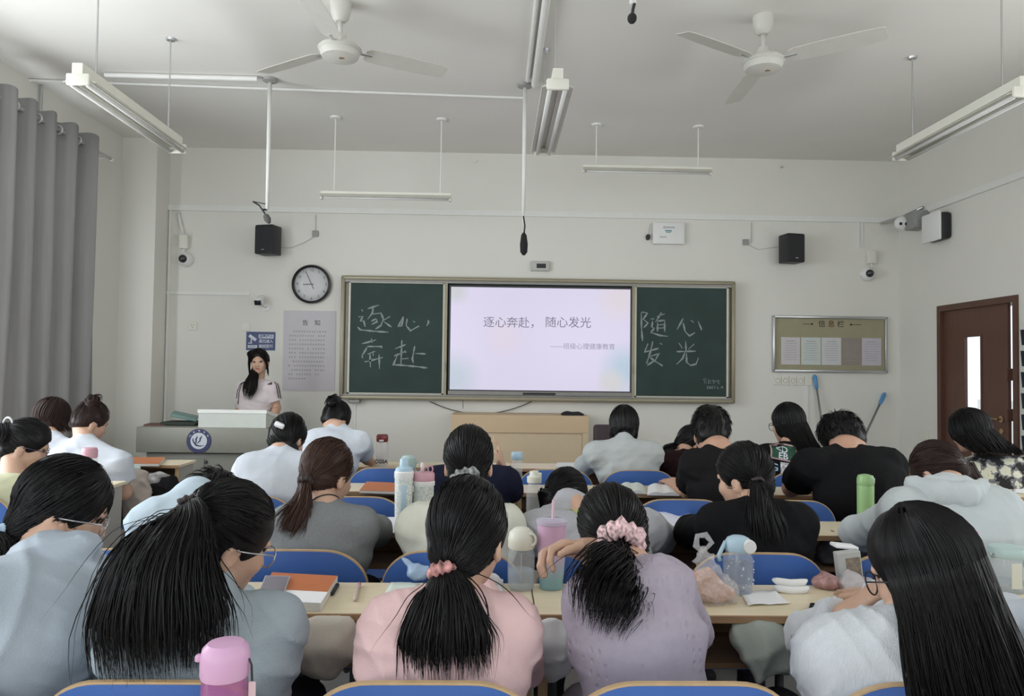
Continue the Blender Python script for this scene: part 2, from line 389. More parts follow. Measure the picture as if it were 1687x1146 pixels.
left_s = [[(228, 250), (238, 272)], [(195, 330), (240, 325), (215, 375), (250, 372), (265, 435)], [(185, 435), (215, 465), (380, 482), (510, 490)],
 [(290, 245), (410, 205)], [(350, 225), (340, 290), (290, 355)], [(340, 300), (430, 290), (455, 350), (430, 420), (370, 460)], [(330, 375), (380, 350), (390, 380), (330, 410)], [(450, 370), (525, 325)], [(455, 375), (540, 435)],
 [(665, 325), (630, 390), (612, 432), (645, 425), (668, 335)], [(705, 350), (695, 420), (740, 475), (830, 425)], [(768, 375), (788, 385)], [(925, 360), (930, 390), (910, 425)],
 [(230, 612), (380, 570)], [(330, 555), (340, 600)], [(285, 640), (440, 640), (435, 660)], [(285, 650), (230, 740), (240, 760)], [(290, 720), (370, 690)], [(260, 800), (290, 795), (450, 755)], [(315, 710), (320, 860)], [(410, 720), (415, 875)], [(345, 690), (350, 740)],
 [(575, 665), (690, 620)], [(650, 575), (640, 820)], [(570, 740), (690, 690), (690, 710)], [(645, 770), (720, 765)], [(600, 740), (555, 840)], [(550, 830), (640, 835), (800, 850), (915, 865)], [(785, 635), (760, 770), (770, 815)], [(790, 712), (900, 718)]]
right_s = [[(105, 220), (108, 400), (118, 520)], [(110, 215), (170, 225), (125, 290), (175, 330), (130, 380)], [(205, 290), (240, 285)], [(225, 310), (215, 370), (240, 385), (205, 430), (300, 460), (385, 470)], [(270, 262), (350, 235)], [(320, 215), (255, 320)], [(275, 320), (275, 420)], [(275, 310), (350, 300), (350, 425)], [(280, 350), (345, 345)], [(280, 385), (345, 380)],
 [(545, 280), (480, 400)], [(545, 330), (565, 420), (610, 465), (670, 430)], [(625, 300), (655, 325)], [(700, 310), (740, 405)],
 [(175, 545), (140, 635), (290, 595)], [(225, 525), (205, 620), (160, 755)], [(200, 680), (290, 650), (250, 720), (165, 775)], [(195, 690), (250, 730), (330, 780)], [(300, 540), (325, 555)],
 [(500, 540), (535, 595)], [(570, 520), (575, 620)], [(660, 550), (600, 605)], [(475, 630), (680, 625)], [(565, 630), (540, 700), (475, 765)], [(580, 640), (580, 740), (620, 775), (680, 760), (705, 695)]]
right_small = [[(748, 920), (792, 914)], [(764, 922), (768, 968)], [(778, 930), (786, 966)], [(800, 930), (820, 932), (806, 962), (824, 962)], [(834, 928), (832, 966)], [(846, 932), (862, 930), (858, 968)], [(874, 930), (872, 968)], [(866, 946), (888, 940)], [(898, 926), (892, 950)], [(896, 940), (936, 936)], [(914, 926), (912, 968), (930, 968)],
 [(792, 996), (808, 992), (796, 1018), (814, 1018)], [(822, 994), (834, 996), (830, 1018), (820, 1016), (822, 996)], [(842, 994), (856, 994), (844, 1018), (860, 1018)], [(880, 992), (868, 994), (882, 1006), (868, 1018)], [(894, 1018), (897, 1016)], [(908, 992), (906, 1018), (920, 1014)], [(930, 1018), (933, 1016)], [(944, 992), (942, 1018)], [(954, 992), (952, 1006), (968, 1006)], [(962, 996), (962, 1020)]]
slide_board(577, 729, 'green_board', left_s, 560, 470)
slide_board(1048, 1196, 'green_board', right_s, 1040, 480, right_small)
# parked rear boards whose edges show beside the front ones
for a, c in ((568, 572), (1201, 1205)):
    MB().bbox((W(a, 560, .06).x, YF - .062, bb + .05), (W(c, 560, .06).x, YF - .035, bt - .06)).build('parked_board_edge', M_pale, bo)
for px in (734, 1043):
    q = W(px, 560, .1); hb = MB().bbox((q.x - .014, YF - .112, bb + .05), (q.x + .014, YF - .06, bt - .055)).build('board_stile', M_alu, bo)
    MB().rbox((q.x, YF - .117, bb + .34), (.012, .012, .09), .004).build('finger_pull', M_alud, hb)
# display
sx0, sx1, sz1, sz0 = W(742, 555, .1).x, W(1038, 555, .1).x, W(890, 474.5, .1).z, W(890, 643, .1).z
ds = empty('display_screen', ((sx0 + sx1) / 2, YF - .07, sz0 - .06), 'lit interactive display showing a pale lavender title slide', 'screen')
M_bez = mat('black_bezel', (0.02, 0.018, 0.025), 0.3, noise=.05)
b = MB(); t = .016
b.bbox((sx0 - t, YF - .106, sz0 - .012), (sx0, YF - .05, sz1 + t)).bbox((sx1, YF - .106, sz0 - .012), (sx1 + t, YF - .05, sz1 + t)).bbox((sx0, YF - .106, sz1), (sx1, YF - .05, sz1 + t)).bbox((sx0, YF - .106, sz0 - .012), (sx1, YF - .05, sz0))
b.build('bezel', M_bez, ds)
MB().bbox((sx0 - t, YF - .108, sz0 - .05), (sx1 + t, YF - .05, sz0 - .012)).build('bottom_bar', M_alud, ds)
MB().rbox((W(888, 651, .1).x, YF - .109, sz0 - .034), (.33, .006, .022), .002).build('port_strip', M_blackp, ds)
M_scr = bpy.data.materials.new('lit_slide'); M_scr.use_nodes = True; nt = M_scr.node_tree; bs = nt.nodes['Principled BSDF']
bs.inputs['Base Color'].default_value = (.02, .02, .02, 1); bs.inputs['Roughness'].default_value = .25
tc = nt.nodes.new('ShaderNodeTexCoord'); prev = None
base = srgb(223, 216, 241)
blobs = [((.02, .12), .17, srgb(196, 206, 220)), ((.97, .22), .16, srgb(186, 206, 224)), ((.90, .08), .10, srgb(214, 212, 214)), ((.03, .95), .08, srgb(206, 208, 214)), ((.93, .9), .14, srgb(226, 216, 226)), ((.3, .52), .13, srgb(227, 216, 234))]
ww, hh = sx1 - sx0, sz1 - sz0
for (u, v), rad, c in blobs:
    dd = nt.nodes.new('ShaderNodeVectorMath'); dd.operation = 'DISTANCE'; nt.links.new(tc.outputs['Object'], dd.inputs[0]); dd.inputs[1].default_value = ((u - .5) * ww, 0, v * hh)
    mr = nt.nodes.new('ShaderNodeMapRange'); mr.inputs['From Min'].default_value = rad * ww; mr.inputs['From Max'].default_value = rad * ww * .25; nt.links.new(dd.outputs['Value'], mr.inputs['Value'])
    mx = nt.nodes.new('ShaderNodeMix'); mx.data_type = 'RGBA'; mx.inputs['B'].default_value = c + (1,)
    if prev: nt.links.new(prev, mx.inputs['A'])
    else: mx.inputs['A'].default_value = base + (1,)
    nt.links.new(mr.outputs['Result'], mx.inputs['Factor']); prev = mx.outputs['Result']
nt.links.new(prev, bs.inputs['Emission Color']); bs.inputs['Emission Strength'].default_value = 0.94
pan = bpy.data.meshes.new('screen_panel'); pan.from_pydata([(-ww / 2, 0, 0), (ww / 2, 0, 0), (ww / 2, 0, hh), (-ww / 2, 0, hh), (-ww / 2, .04, 0), (ww / 2, .04, 0), (ww / 2, .04, hh), (-ww / 2, .04, hh)], [], [(0, 1, 2, 3), (5, 4, 7, 6), (0, 4, 5, 1), (3, 2, 6, 7), (0, 3, 7, 4), (1, 5, 6, 2)])
sp = link('screen_panel', pan, M_scr, ds, world=False); sp.location = Vector(((sx0 + sx1) / 2, YF - .1, sz0)) - ds.location
M_t1 = mat('slide_title_grey', (.02, .02, .02), .6, noise=0, emit=srgb(122, 116, 138), estr=1.0)
M_t2 = mat('slide_subtitle_grey', (.02, .02, .02), .6, noise=0, emit=srgb(150, 143, 166), estr=1.0)
for tx, pxm in (('逐心奔赴，', 842), ('随心发光', 936)):
    q = W(pxm, 532, .1); text(tx, .118, M_t1, (q.x + (.012 if pxm < 900 else 0), YF - .1012, q.z), sp, 'slide_title', extrude=.0003)
q = W(960, 571, .1); text('——班级心理健康教育', .066, M_t2, (q.x, YF - .1012, q.z), sp, 'slide_subtitle', extrude=.0003)
# hanging cable under the board and the end bracket
M_cab = mat('black_cable', (.015, .015, .015), .5, noise=0)
a, c, d = W(708, 661, .03), W(800, 680, .03), W(876, 661, .03)
tag(MB().tube([a.lerp(d, t) + Vector((0, 0, -.125 * 4 * t * (1 - t))) for t in [i / 16 for i in range(17)]], .0045, 6).build('hanging_cable', M_cab, smooth=True), 'thin black cable sagging below the blackboard frame', 'cable')
q = W(763, 655, .1); tag(MB().tube([(q.x, YF - .1, q.z), (q.x, YF - .1, q.z - .11)], .003, 6).build('pull_cord', M_cab), 'short dark cord dangling from the display bar', 'cord')
q = W(584, 662, .06); tag(MB().rbox((q.x, YF - .05, bb - .02), (.11, .08, .04), .005).build('board_bracket', M_alud), 'small dark bracket under the left end of the blackboard', 'bracket')
q = W(584, 700, .02); wall_strip('trim_8', (q.x - .008, YF - .012, 0), (q.x + .008, YF, bb - .04))

# ---- wall clock
cc = W(513, 468, .03); R = .20
ck = empty('wall_clock', (cc.x, YF - .03, cc.z - R), 'round wall clock with a black rim and white face', 'clock')
M_rim = mat('black_clock_rim', (.012, .012, .013), .25, noise=.03, coat=.5)
MB().lathe((cc.x, YF, cc.z), [(R - .03, -.012), (R - .028, -.045), (R - .018, -.055), (R - .006, -.05), (R, -.035), (R - .004, 0), (R - .03, 0)], 48, 'Y').build('rim', M_rim, ck, 'auto')
M_face = mat('clock_face', (.75, .75, .77), .5, noise=.02)
fc = MB().lathe((cc.x, YF, cc.z), [(R - .026, -.02), (R - .026, -.004)], 48, 'Y').build('face', M_face, ck)
for k in range(1, 13):
    an = math.radians(90 - 30 * k); rr = R - .055
    text(str(k), .042, M_ink, (cc.x + rr * math.cos(an), YF - .021, cc.z + rr * math.sin(an)), fc, 'numeral')
def hand(an, L, back, wd, name):
    a = math.radians(90 - an); u = Vector((math.cos(a), 0, math.sin(a))); n_ = Vector((-u.z, 0, u.x)); c0 = Vector((cc.x, YF - .026, cc.z))
    vs = [c0 - u * back + n_ * wd / 2, c0 - u * back - n_ * wd / 2, c0 + u * L - n_ * wd / 3, c0 + u * L + n_ * wd / 3]
    MB().add(vs + [v + Vector((0, .002, 0)) for v in vs], [(0, 1, 2, 3), (7, 6, 5, 4), (0, 4, 5, 1), (1, 5, 6, 2), (2, 6, 7, 3), (3, 7, 4, 0)]).build(name, M_ink, ck)
hand(335, .135, .05, .010, 'minute_hand'); hand(268, .09, .02, .012, 'hour_hand'); hand(152, .06, .03, .005, 'second_hand')
M_cg = mat('clock_glass', (1, 1, 1), .02, noise=0, alpha=.16, spec=.9)
MB().lathe((cc.x, YF, cc.z), [(0, -.043), (.1, -.042), (R - .027, -.037)], 40, 'Y').build('crystal', M_cg, ck, True)

# ---- posters and signs
M_post = mat('grey_white_poster', srgb(200, 196, 201), .75, noise=.02)
M_faint = mat('faded_print', srgb(128, 126, 132), .8, noise=.2, nscale=60)
q0, q1 = W(468, 511, .006), W(556, 644, .006)
x0, x1, z0, z1 = q0.x, q1.x - .03, q1.z, q0.z
po = empty('notice_poster', ((x0 + x1) / 2, YF, z0), 'tall pale notice poster with a short heading and a dozen text lines', 'poster')
sh = MB().bbox((x0, YF - .006, z0), (x1, YF - .002, z1)).build('sheet', M_post, po)
q = W(513, 532, .006); text('告　知', .062, M_ink, (q.x, YF - .0065, q.z), sh, 'heading')
rn = random.Random(3); tb = MB(); nl = 12
for i in range(nl):
    z = W(513, 546 + i * 7.05, .006).z; xa, xb = x0 + .065, x1 - .075
    if i in (0, 7): xa += .04
    if i == 11: xb = x0 + .26
    n = int((xb - xa) / .0265)
    for k in range(n):
        if rn.random() < .07: continue
        cx = xa + k * .0265; 
        for s in range(3):
            hw = rn.uniform(.004, .009); tb.box((cx + rn.uniform(-.003, .003), YF - .0063, z + (s - 1) * .006), (hw * 2, .0004, .0026))
        tb.box((cx + rn.uniform(-.005, .005), YF - .0063, z), (.0026, .0004, .017))
tag(tb.build('body_text', M_faint, sh), kind='stuff')
# blue camera notice
M_blue = mat('sign_blue', (.055, .075, .19), .5, noise=.04)
M_sw = mat('sign_white', (.66, .69, .76), .6, noise=.02)
q0, q1 = W(406, 546, .006), W(453, 577, .006); x0, x1, z1, z0 = q0.x, q1.x, q0.z, q1.z; w_, h_ = x1 - x0, z1 - z0
sg = empty('camera_sign', ((x0 + x1) / 2, YF, z0), 'small blue sign with a white camera symbol above the lecturer', 'sign')
sh = MB().rbox(((x0 + x1) / 2, YF - .004, (z0 + z1) / 2), (w_, .006, h_), .002).build('plate', M_blue, sg)
yy = YF - .0078
def rr_(u0, v0, u1, v1, m, name, par):
    return MB().rbox((x0 + (u0 + u1) / 2 * w_, yy, z1 - (v0 + v1) / 2 * h_), ((u1 - u0) * w_, .001, (v1 - v0) * h_), .008).build(name, m, par)
rr_(.43, .14, .94, .36, M_sw, 'heading_bar', sh)
text('温馨提示', .034, M_blue, (x0 + .685 * w_, yy - .0008, z1 - .25 * h_), sh, 'heading', bold=.0006)
text('您已进入', .036, M_sw, (x0 + .685 * w_, yy - .0002, z1 - .52 * h_), sh, 'line', bold=.0008)
text('监控区域', .036, M_sw, (x0 + .685 * w_, yy - .0002, z1 - .79 * h_), sh, 'line', bold=.0008)
rr_(.06, .73, .38, .88, M_sw, 'caption_bar', sh)
text('视频监控', .018, M_blue, (x0 + .22 * w_, yy - .0008, z1 - .805 * h_), sh, 'caption')
ic = MB().box((x0 + .22 * w_, yy, z1 - .33 * h_), (.085, .001, .03), Matrix.Rotation(math.radians(35), 3, 'Y'))
ic.box((x0 + .175 * w_, yy, z1 - .52 * h_), (.012, .001, .045)).box((x0 + .14 * w_, yy, z1 - .62 * h_), (.04, .001, .01)); ic.build('camera_symbol', M_sw, sh)
# wall plates
def plate(px, py, label, kind):
    q = W(px, py); r = empty('socket_plate' if kind else 'switch_plate', (q.x, YF, q.z - .043), label, 'socket' if kind else 'switch')
    MB().rbox((q.x, YF - .005, q.z), (.086, .010, .086), .004).build('plate', M_cream, r)
    if kind:
        for dx, dz in ((-.012, .01), (.012, .01), (0, -.014)): MB().box((q.x + dx, YF - .0105, q.z + dz), (.004, .002, .011)).build('slot', M_blackp, r)
    else: MB().rbox((q.x, YF - .012, q.z), (.05, .006, .02), .003).build('rocker', M_white, r)
plate(318, 537, 'white square socket plate low on the wall left of the lecturer', 1)
plate(405, 538, 'white switch plate at the upper left corner of the blue sign', 0)
# notice board
M_olive = mat('olive_pinboard', srgb(158, 153, 126), .8, noise=.04)
q0, q1 = W(1273, 517, .03), W(1463, 615, .03); x0, x1, z1, z0 = q0.x, q1.x, q0.z - .01, q1.z
nb = empty('notice_board', ((x0 + x1) / 2, YF, z0), 'framed olive notice board with five pinned sheets', 'notice board')
t = .03; b = MB()
b.rbox(((x0 + x1) / 2, YF - .018, z1 - t / 2), (x1 - x0, .036, t), .008).rbox(((x0 + x1) / 2, YF - .018, z0 + t / 2), (x1 - x0, .036, t), .008)
b.rbox((x0 + t / 2, YF - .018, (z0 + z1) / 2), (t, .036, z1 - z0 - .01), .008).rbox((x1 - t / 2, YF - .018, (z0 + z1) / 2), (t, .036, z1 - z0 - .01), .008)
b.build('frame', M_steel, nb, 'auto')
MB().bbox((x0 + .01, YF - .012, z0 + .01), (x1 - .01, YF - .002, z1 - .01)).build('backing', M_olive, nb)
M_dred = mat('dark_red_print', (.16, .035, .025), .7, noise=0); M_dbr = mat('dark_brown_print', (.06, .045, .03), .7, noise=0)
zt = W(1369, 534, .012).z
for i, ch in enumerate('信息栏'):
    text(ch, .075, M_dred if i == 1 else M_dbr, (W(1354 + i * 15.5, 534, .012).x, YF - .0125, zt), nb, 'heading_character', bold=.0006)
for pa, pc, hd in ((1322, 1337, 1337), (1401, 1418, 1401)):
    b = MB().bbox((W(pa, 534).x, YF - .0128, zt - .003), (W(pc, 534).x, YF - .0122, zt + .003)).lathe((W(hd, 534).x, YF - .0126, zt), [(.012, 0), (.012, .0006)], 12, 'Y'); b.build('heading_arrow', M_dbr, nb)
sheetc = [srgb(205, 199, 202), srgb(200, 208, 205), srgb(206, 206, 208), srgb(150, 140, 132), srgb(196, 191, 200)]
for i, (pa, pc) in enumerate(((1286, 1317), (1319, 1351), (1352.5, 1384.5), (1386.5, 1417), (1419, 1450.5))):
    xa, xc = W(pa, 577).x, W(pc, 577).x; za, zc_ = W(pa, 555 + i * .4, .014).z, W(pa, 600 + i * .4, .014).z
    sh = MB().bbox((xa, YF - .0145, zc_), (xc, YF - .0125, za)).build('pinned_sheet', mat('pinned_sheet_%d' % i, sheetc[i], .8, noise=.03), nb)
    tb = MB()
    for k in range(9):
        zz = za - .04 - k * .024; ln = (xc - xa) * (.5 if k == 0 else rn.uniform(.55, .8)); tb.box(((xa + xc) / 2, YF - .0148, zz), (ln, .0004, .006 if k == 0 else .0035))
    tb.build('print_lines', mat('pale_print', srgb(160, 155, 158), .8, noise=.2), sh)
# socket strip under the notice board
q = W(1306, 627); r = empty('socket_strip', (q.x, YF, q.z - .045), 'row of cream wall sockets under the notice board', 'socket')
for i in range(5):
    cx = W(1280.5 + i * 12.6, 627).x
    p_ = MB().rbox((cx, YF - .006, q.z), (.076, .012, .088), .003).build('socket_plate', M_cream, r)
    if i < 4: MB().torus((cx, YF - .0125, q.z), .024, .003, 16, 6, Matrix.Rotation(R90, 3, 'X')).build('socket_ring', mat('socket_grey', (.5, .49, .45), .5), p_)
# brooms leaning on the wall
M_hand = mat('blue_plastic_grip', (.09, .28, .55), .4); M_pole = mat('grey_metal_pole', (.3, .31, .31), .35, .6)
def broom(px0, py0, px1, py1, label, lean):
    a = P(px0, py0, YF - .03); c = P(px1, py1, YF - lean); d = (c - a).normalized(); foot = a + d * ((a.z - .03) / -d.z)
    r = empty('broom', (foot.x, foot.y, 0), label, 'broom')
    MB().tube([a + d * .1, foot], .011, 8).build('pole', M_pole, r, True)
    MB().tube([a, a + d * .02, a + d * .12, a + d * .15], [.010, .021, .019, .012], 10).build('grip', M_hand, r, True)
    MB().rbox(foot + Vector((0, 0, .04)), (.3, .05, .08), .02).build('broom_head', M_hand, r, 'auto')
broom(1342, 617, 1353, 690, 'broom with a blue grip standing upright under the notice board', .07)
broom(1458, 647, 1426, 715, 'broom with a blue grip leaning steeply to the right near the corner', .2)
# ---- loudspeakers
def speaker(pc, pl, pr, pt, pb, yaw, label):
    q = P(pc, (pt + pb) / 2, YF - .2); sc = (YF - .2) / FPX; w_, h_ = (pr - pl) * sc, (pb - pt) * sc
    r = empty('loudspeaker', (q.x, YF - .17, q.z - h_ / 2), label, 'loudspeaker')
    Rz = Matrix.Rotation(yaw, 3, 'Z')
    MB().rbox((q.x, YF - .17, q.z), (w_ * .93, .17, h_), .012, Rz).build('cabinet', M_blackp, r, 'auto')
    g = MB().rbox(Vector((q.x, YF - .17, q.z - .005)) + Rz @ Vector((0, -.088, 0)), (w_ * .86, .01, h_ * .9), .004, Rz).build('grille', mat('grille_cloth', (.018, .018, .022), .7, noise=.3, nscale=300), r)
    MB().rbox(Vector((q.x, YF - .17, q.z - h_ * .36)) + Rz @ Vector((0, -.094, 0)), (.03, .002, .008), .001, Rz).build('badge', M_steel, r)
    MB().tube([(q.x, YF - .1, q.z), (q.x, YF - .002, q.z)], .015, 8).build('wall_bracket', M_steel, r)
speaker(440.5, 423, 458, 371, 419, -.28, 'black wall loudspeaker to the left, above the clock')
speaker(1306, 1290, 1324, 385, 433, .2, 'black wall loudspeaker to the right, above the notice board')
for px, py, lb in ((520, 385, 'small grey wall box right of the left loudspeaker'), (1228, 399, 'small grey wall box left of the right loudspeaker')):
    q = W(px, py); tag(MB().rbox((q.x, YF - .012, q.z), (.06, .024, .06), .004).build('junction_box', mat('grey_box', (.3, .3, .29), .5)), lb, 'box')
M_wire = mat('pale_wire', (.55, .54, .51), .5, noise=0)
tag(MB().tube([W(460, 408, .02), W(480, 408, .004), W(500, 400, .004), W(519, 389, .01)], .004, 5).build('speaker_wire', M_wire), 'pale wire from the left loudspeaker to its wall box', 'wire')
tag(MB().tube([W(1289, 405, .02), W(1268, 408, .004), W(1250, 411, .004), W(1231, 402, .01)], .004, 5).build('speaker_wire', M_wire), 'pale wire from the right loudspeaker to its wall box', 'wire')
tag(MB().tube([W(520, 383, .01), W(520, 354, .01)], .004, 5).build('speaker_wire', M_wire), 'pale wire rising from the left wall box to the trunking', 'wire')
tag(MB().tube([W(1238, 399, .01), W(1238, 366, .01)], .004, 5).build('speaker_wire', M_wire), 'pale wire rising beside the right wall box', 'wire')
# ---- dome cameras with junction boxes
def dome(pbx, pby, pdx, pdy, side, label):
    q, d = W(pbx, pby, .04), W(pdx, pdy, .08)
    r = empty('dome_camera', (d.x, YF, d.z - .08), label, 'camera')
    MB().rbox((q.x, YF - .03, q.z), (.085, .06, .14), .006).build('mount_box', M_cream, r, 'auto')
    MB().tube([(q.x, YF - .03, q.z - .06), (q.x, YF - .04, q.z - .11)], .008, 8).build('cable', M_pvc, r)
    MB().lathe((d.x, YF, d.z), [(.072, 0), (.074, -.03), (.068, -.05), (.05, -.075)], 24, 'Y').build('housing', M_white, r, 'auto')
    MB().sphere((d.x - side * .012, YF - .075, d.z), .042, 18, 12).build('dark_dome', mat('smoked_dome', (.015, .015, .02), .12, noise=0, coat=.6), r, True)
dome(303, 398, 302, 426, .6, 'white dome camera under a cream box at the left corner')
dome(1436, 423, 1434, 450, .3, 'white dome camera under a cream box at the right of the front wall')
tag(MB().tube([W(303, 388, .02), W(297, 366, .02), W(294, 350, .02)], .012, 8).build('conduit', M_pvc, smooth=True), 'bent white conduit above the left dome camera', 'conduit')
q = W(428, 494, .12); r = empty('bullet_camera', (q.x, YF, q.z - .07), 'small white bullet camera pointing down over the lecturer', 'camera')
Rx = Matrix.Rotation(math.radians(25), 3, 'X')
MB().rbox(q + Vector((0, .0, .0)), (.075, .14, .07), .02, Rx).build('body', M_white, r, 'auto')
MB().rbox(q + Rx @ Vector((0, -.07, -.004)), (.066, .012, .052), .02, Rx).build('lens_face', mat('smoked_dome', (.015, .015, .02)), r, 'auto')
MB().tube([q + Vector((.0, .05, -.02)), q + Vector((.03, .09, -.06)), (q.x + .03, YF, q.z - .06)], .016, 8).lathe((q.x + .03, YF, q.z - .06), [(.04, 0), (.038, -.012), (0, -.014)], 16, 'Y').build('arm', M_white, r, 'auto')
# ---- access point with print, plug, controller
q0, q1 = W(1076, 366, .05), W(1128, 402, .05)
r = empty('access_point_box', ((q0.x + q1.x) / 2, YF, q1.z), 'flat white access point box above the blackboard', 'device')
MB().rbox(((q0.x + q1.x) / 2, YF - .025, (q0.z + q1.z) / 2), (q1.x - q0.x, .05, q0.z - q1.z), .008).build('case', M_white, r, 'auto')
cx = (q0.x + q1.x) / 2; M_teal = mat('teal_print', (.10, .26, .30), .6, noise=0); M_gp = mat('grey_print', (.3, .32, .34), .6, noise=0)
b = MB(); z = q0.z - .05; b.torus((cx - .045, YF - .0505, z), .010, .003, 14, 5, Matrix.Rotation(R90, 3, 'X'))
for k in range(5): b.box((cx - .02 + k * .018, YF - .0505, z), (.012, .001, .014))
b.build('logo_print', M_gp, r)
MB().box((cx - .005, YF - .0505, z - .035), (.07, .001, .012)).box((cx - .005, YF - .0505, z - .05), (.05, .001, .008)).build('model_print', M_teal, r)
MB().box((cx - .06, YF - .0505, z - .1), (.07, .001, .008)).build('serial_print', M_gp, r)
q = W(1067, 391); r = empty('power_plug', (q.x, YF, q.z - .03), 'small black plug with cable beside the access point box', 'plug')
MB().lathe((q.x, YF, q.z), [(.022, 0), (.022, -.03), (.014, -.035), (0, -.035)], 14, 'Y', 1, 1.4).build('plug_body', M_blackp, r, 'auto')
MB().tube([(q.x, YF - .03, q.z + .02), W(1070, 374, .03), W(1073, 368, .02)], .004, 6).build('cable', M_wire, r, True)
q = W(890, 438, .03); r = empty('wall_controller', (q.x, YF, q.z - .04), 'small grey wall controller with a dark window above the display', 'device')
MB().rbox((q.x, YF - .02, q.z), (.19, .04, .10), .006).build('case', mat('light_grey_plastic', (.5, .5, .48), .5), r, 'auto')
MB().box((q.x + .01, YF - .041, q.z), (.095, .003, .045)).build('dark_window', M_blackp, r)
# hook and stains on the wall
q = W(784, 267); tag(MB().tube([(q.x, YF, q.z), (q.x, YF - .03, q.z)], .006, 6).sphere((q.x, YF - .03, q.z), .010, 8, 6).build('wall_hook', M_steel), 'tiny metal hook high on the wall above the display', 'hook')
q = W(1287, 276); tag(MB().tube([(q.x, YF, q.z), (q.x, YF - .03, q.z)], .006, 6).sphere((q.x, YF - .03, q.z), .012, 8, 6).build('wall_hook', M_steel), 'tiny metal hook high on the wall at the right', 'hook')
# ---- twin-head emergency lamp and white speaker box in the right corner
q = P(1516, 372, 7.25); ex = XR
r = empty('emergency_light', (ex, q.y, q.z - .1), 'grey emergency lamp unit with a round head in the right corner', 'lamp')
M_gm = mat('grey_mesh_metal', (.30, .30, .29), .55, noise=.25, nscale=90)
MB().rbox((ex - .07, 7.0, q.z), (.14, .2, .17), .01).build('mesh_body', M_gm, r, 'auto')
MB().tube([(ex - .22, 7.40, q.z + .05), (ex - .05, 7.3, q.z + .10), (ex - .04, 6.95, q.z + .12)], .014, 8).build('bracket', M_steel, r, True)
hd = MB().sphere((ex - .15, 7.12, q.z - .005), (.075, .06, .07), 20, 14).build('lamp_head', M_white, r, True)
for dx in (-.03, .025): MB().sphere((ex - .165 + dx, 7.063, q.z - .02), (.016, .01, .016), 10, 8).build('lamp_lens', M_blackp, hd, True)
q = P(1557, 375, 6.7)
r = empty('wall_speaker_box', (ex, 6.68, q.z - .14), 'flat white rounded box with a black side on the right wall', 'device')
MB().rbox((ex - .11, 6.70, q.z), (.03, .28, .27), .014).build('front_cover', M_white, r, 'auto')
MB().rbox((ex - .05, 6.69, q.z), (.1, .27, .25), .03).build('body', M_blackp, r, 'auto')
q = P(1526, 716, 7.0); tag(MB().rbox((XR - .006, 6.98, q.z), (.012, .09, .09), .004).build('socket_plate', M_cream), 'small cream socket plate low on the right wall by the door', 'socket')
# ---- phone pouch hung beside the door
M_navy = mat('navy_pouch', (.012, .014, .03), .8, noise=.15, nscale=80); M_lime = mat('lime_lining', (.42, .44, .16), .8, noise=.1)
pr = empty('phone_pouch', (XR, 5.3, .5), 'navy hanging pouch chart with numbered pockets and lime edges beside the door', 'pouch')
py0, py1 = 4.75, 5.62
MB().bbox((XR - .03, py0, .5), (XR - .012, py1, 1.86)).build('backing', M_navy, pr)
nums = ['01', '07', '13', '19', '25', '31', '37']
RY = Matrix.Rotation(-R90, 4, 'Z') @ Matrix.Rotation(R90, 4, 'X')
for r_ in range(7):
    z = 1.79 - r_ * .165
    for c_ in range(4):
        y1 = py1 - .01 - c_ * .215
        pk = MB().add([(XR - .03, y1, z - .14), (XR - .03, y1 - .2, z - .14), (XR - .075, y1 - .18, z - .14), (XR - .075, y1 - .02, z - .14), (XR - .03, y1, z - .02), (XR - .03, y1 - .2, z - .02), (XR - .085, y1 - .18, z - .02), (XR - .085, y1 - .02, z - .02)], [(0, 1, 2, 3), (0, 4, 5, 1), (1, 5, 6, 2), (2, 6, 7, 3), (3, 7, 4, 0)]).build('pocket', M_navy, pr)
        MB().add([(XR - .03, y1, z - .02), (XR - .03, y1 - .2, z - .02), (XR - .028, y1 - .2, z + .022), (XR - .028, y1, z + .022)], [(0, 1, 2, 3)]).bbox((XR - .036, y1 - .2, z - .018), (XR - .03, y1, z + .02)).build('lime_edge', M_lime, pk)
        n = int(nums[r_]) + c_
        text('%02d' % n, .085, M_sw, (XR - .0835, y1 - .1, z - .078), pk, 'pocket_number', rot=RY, bold=.0012)

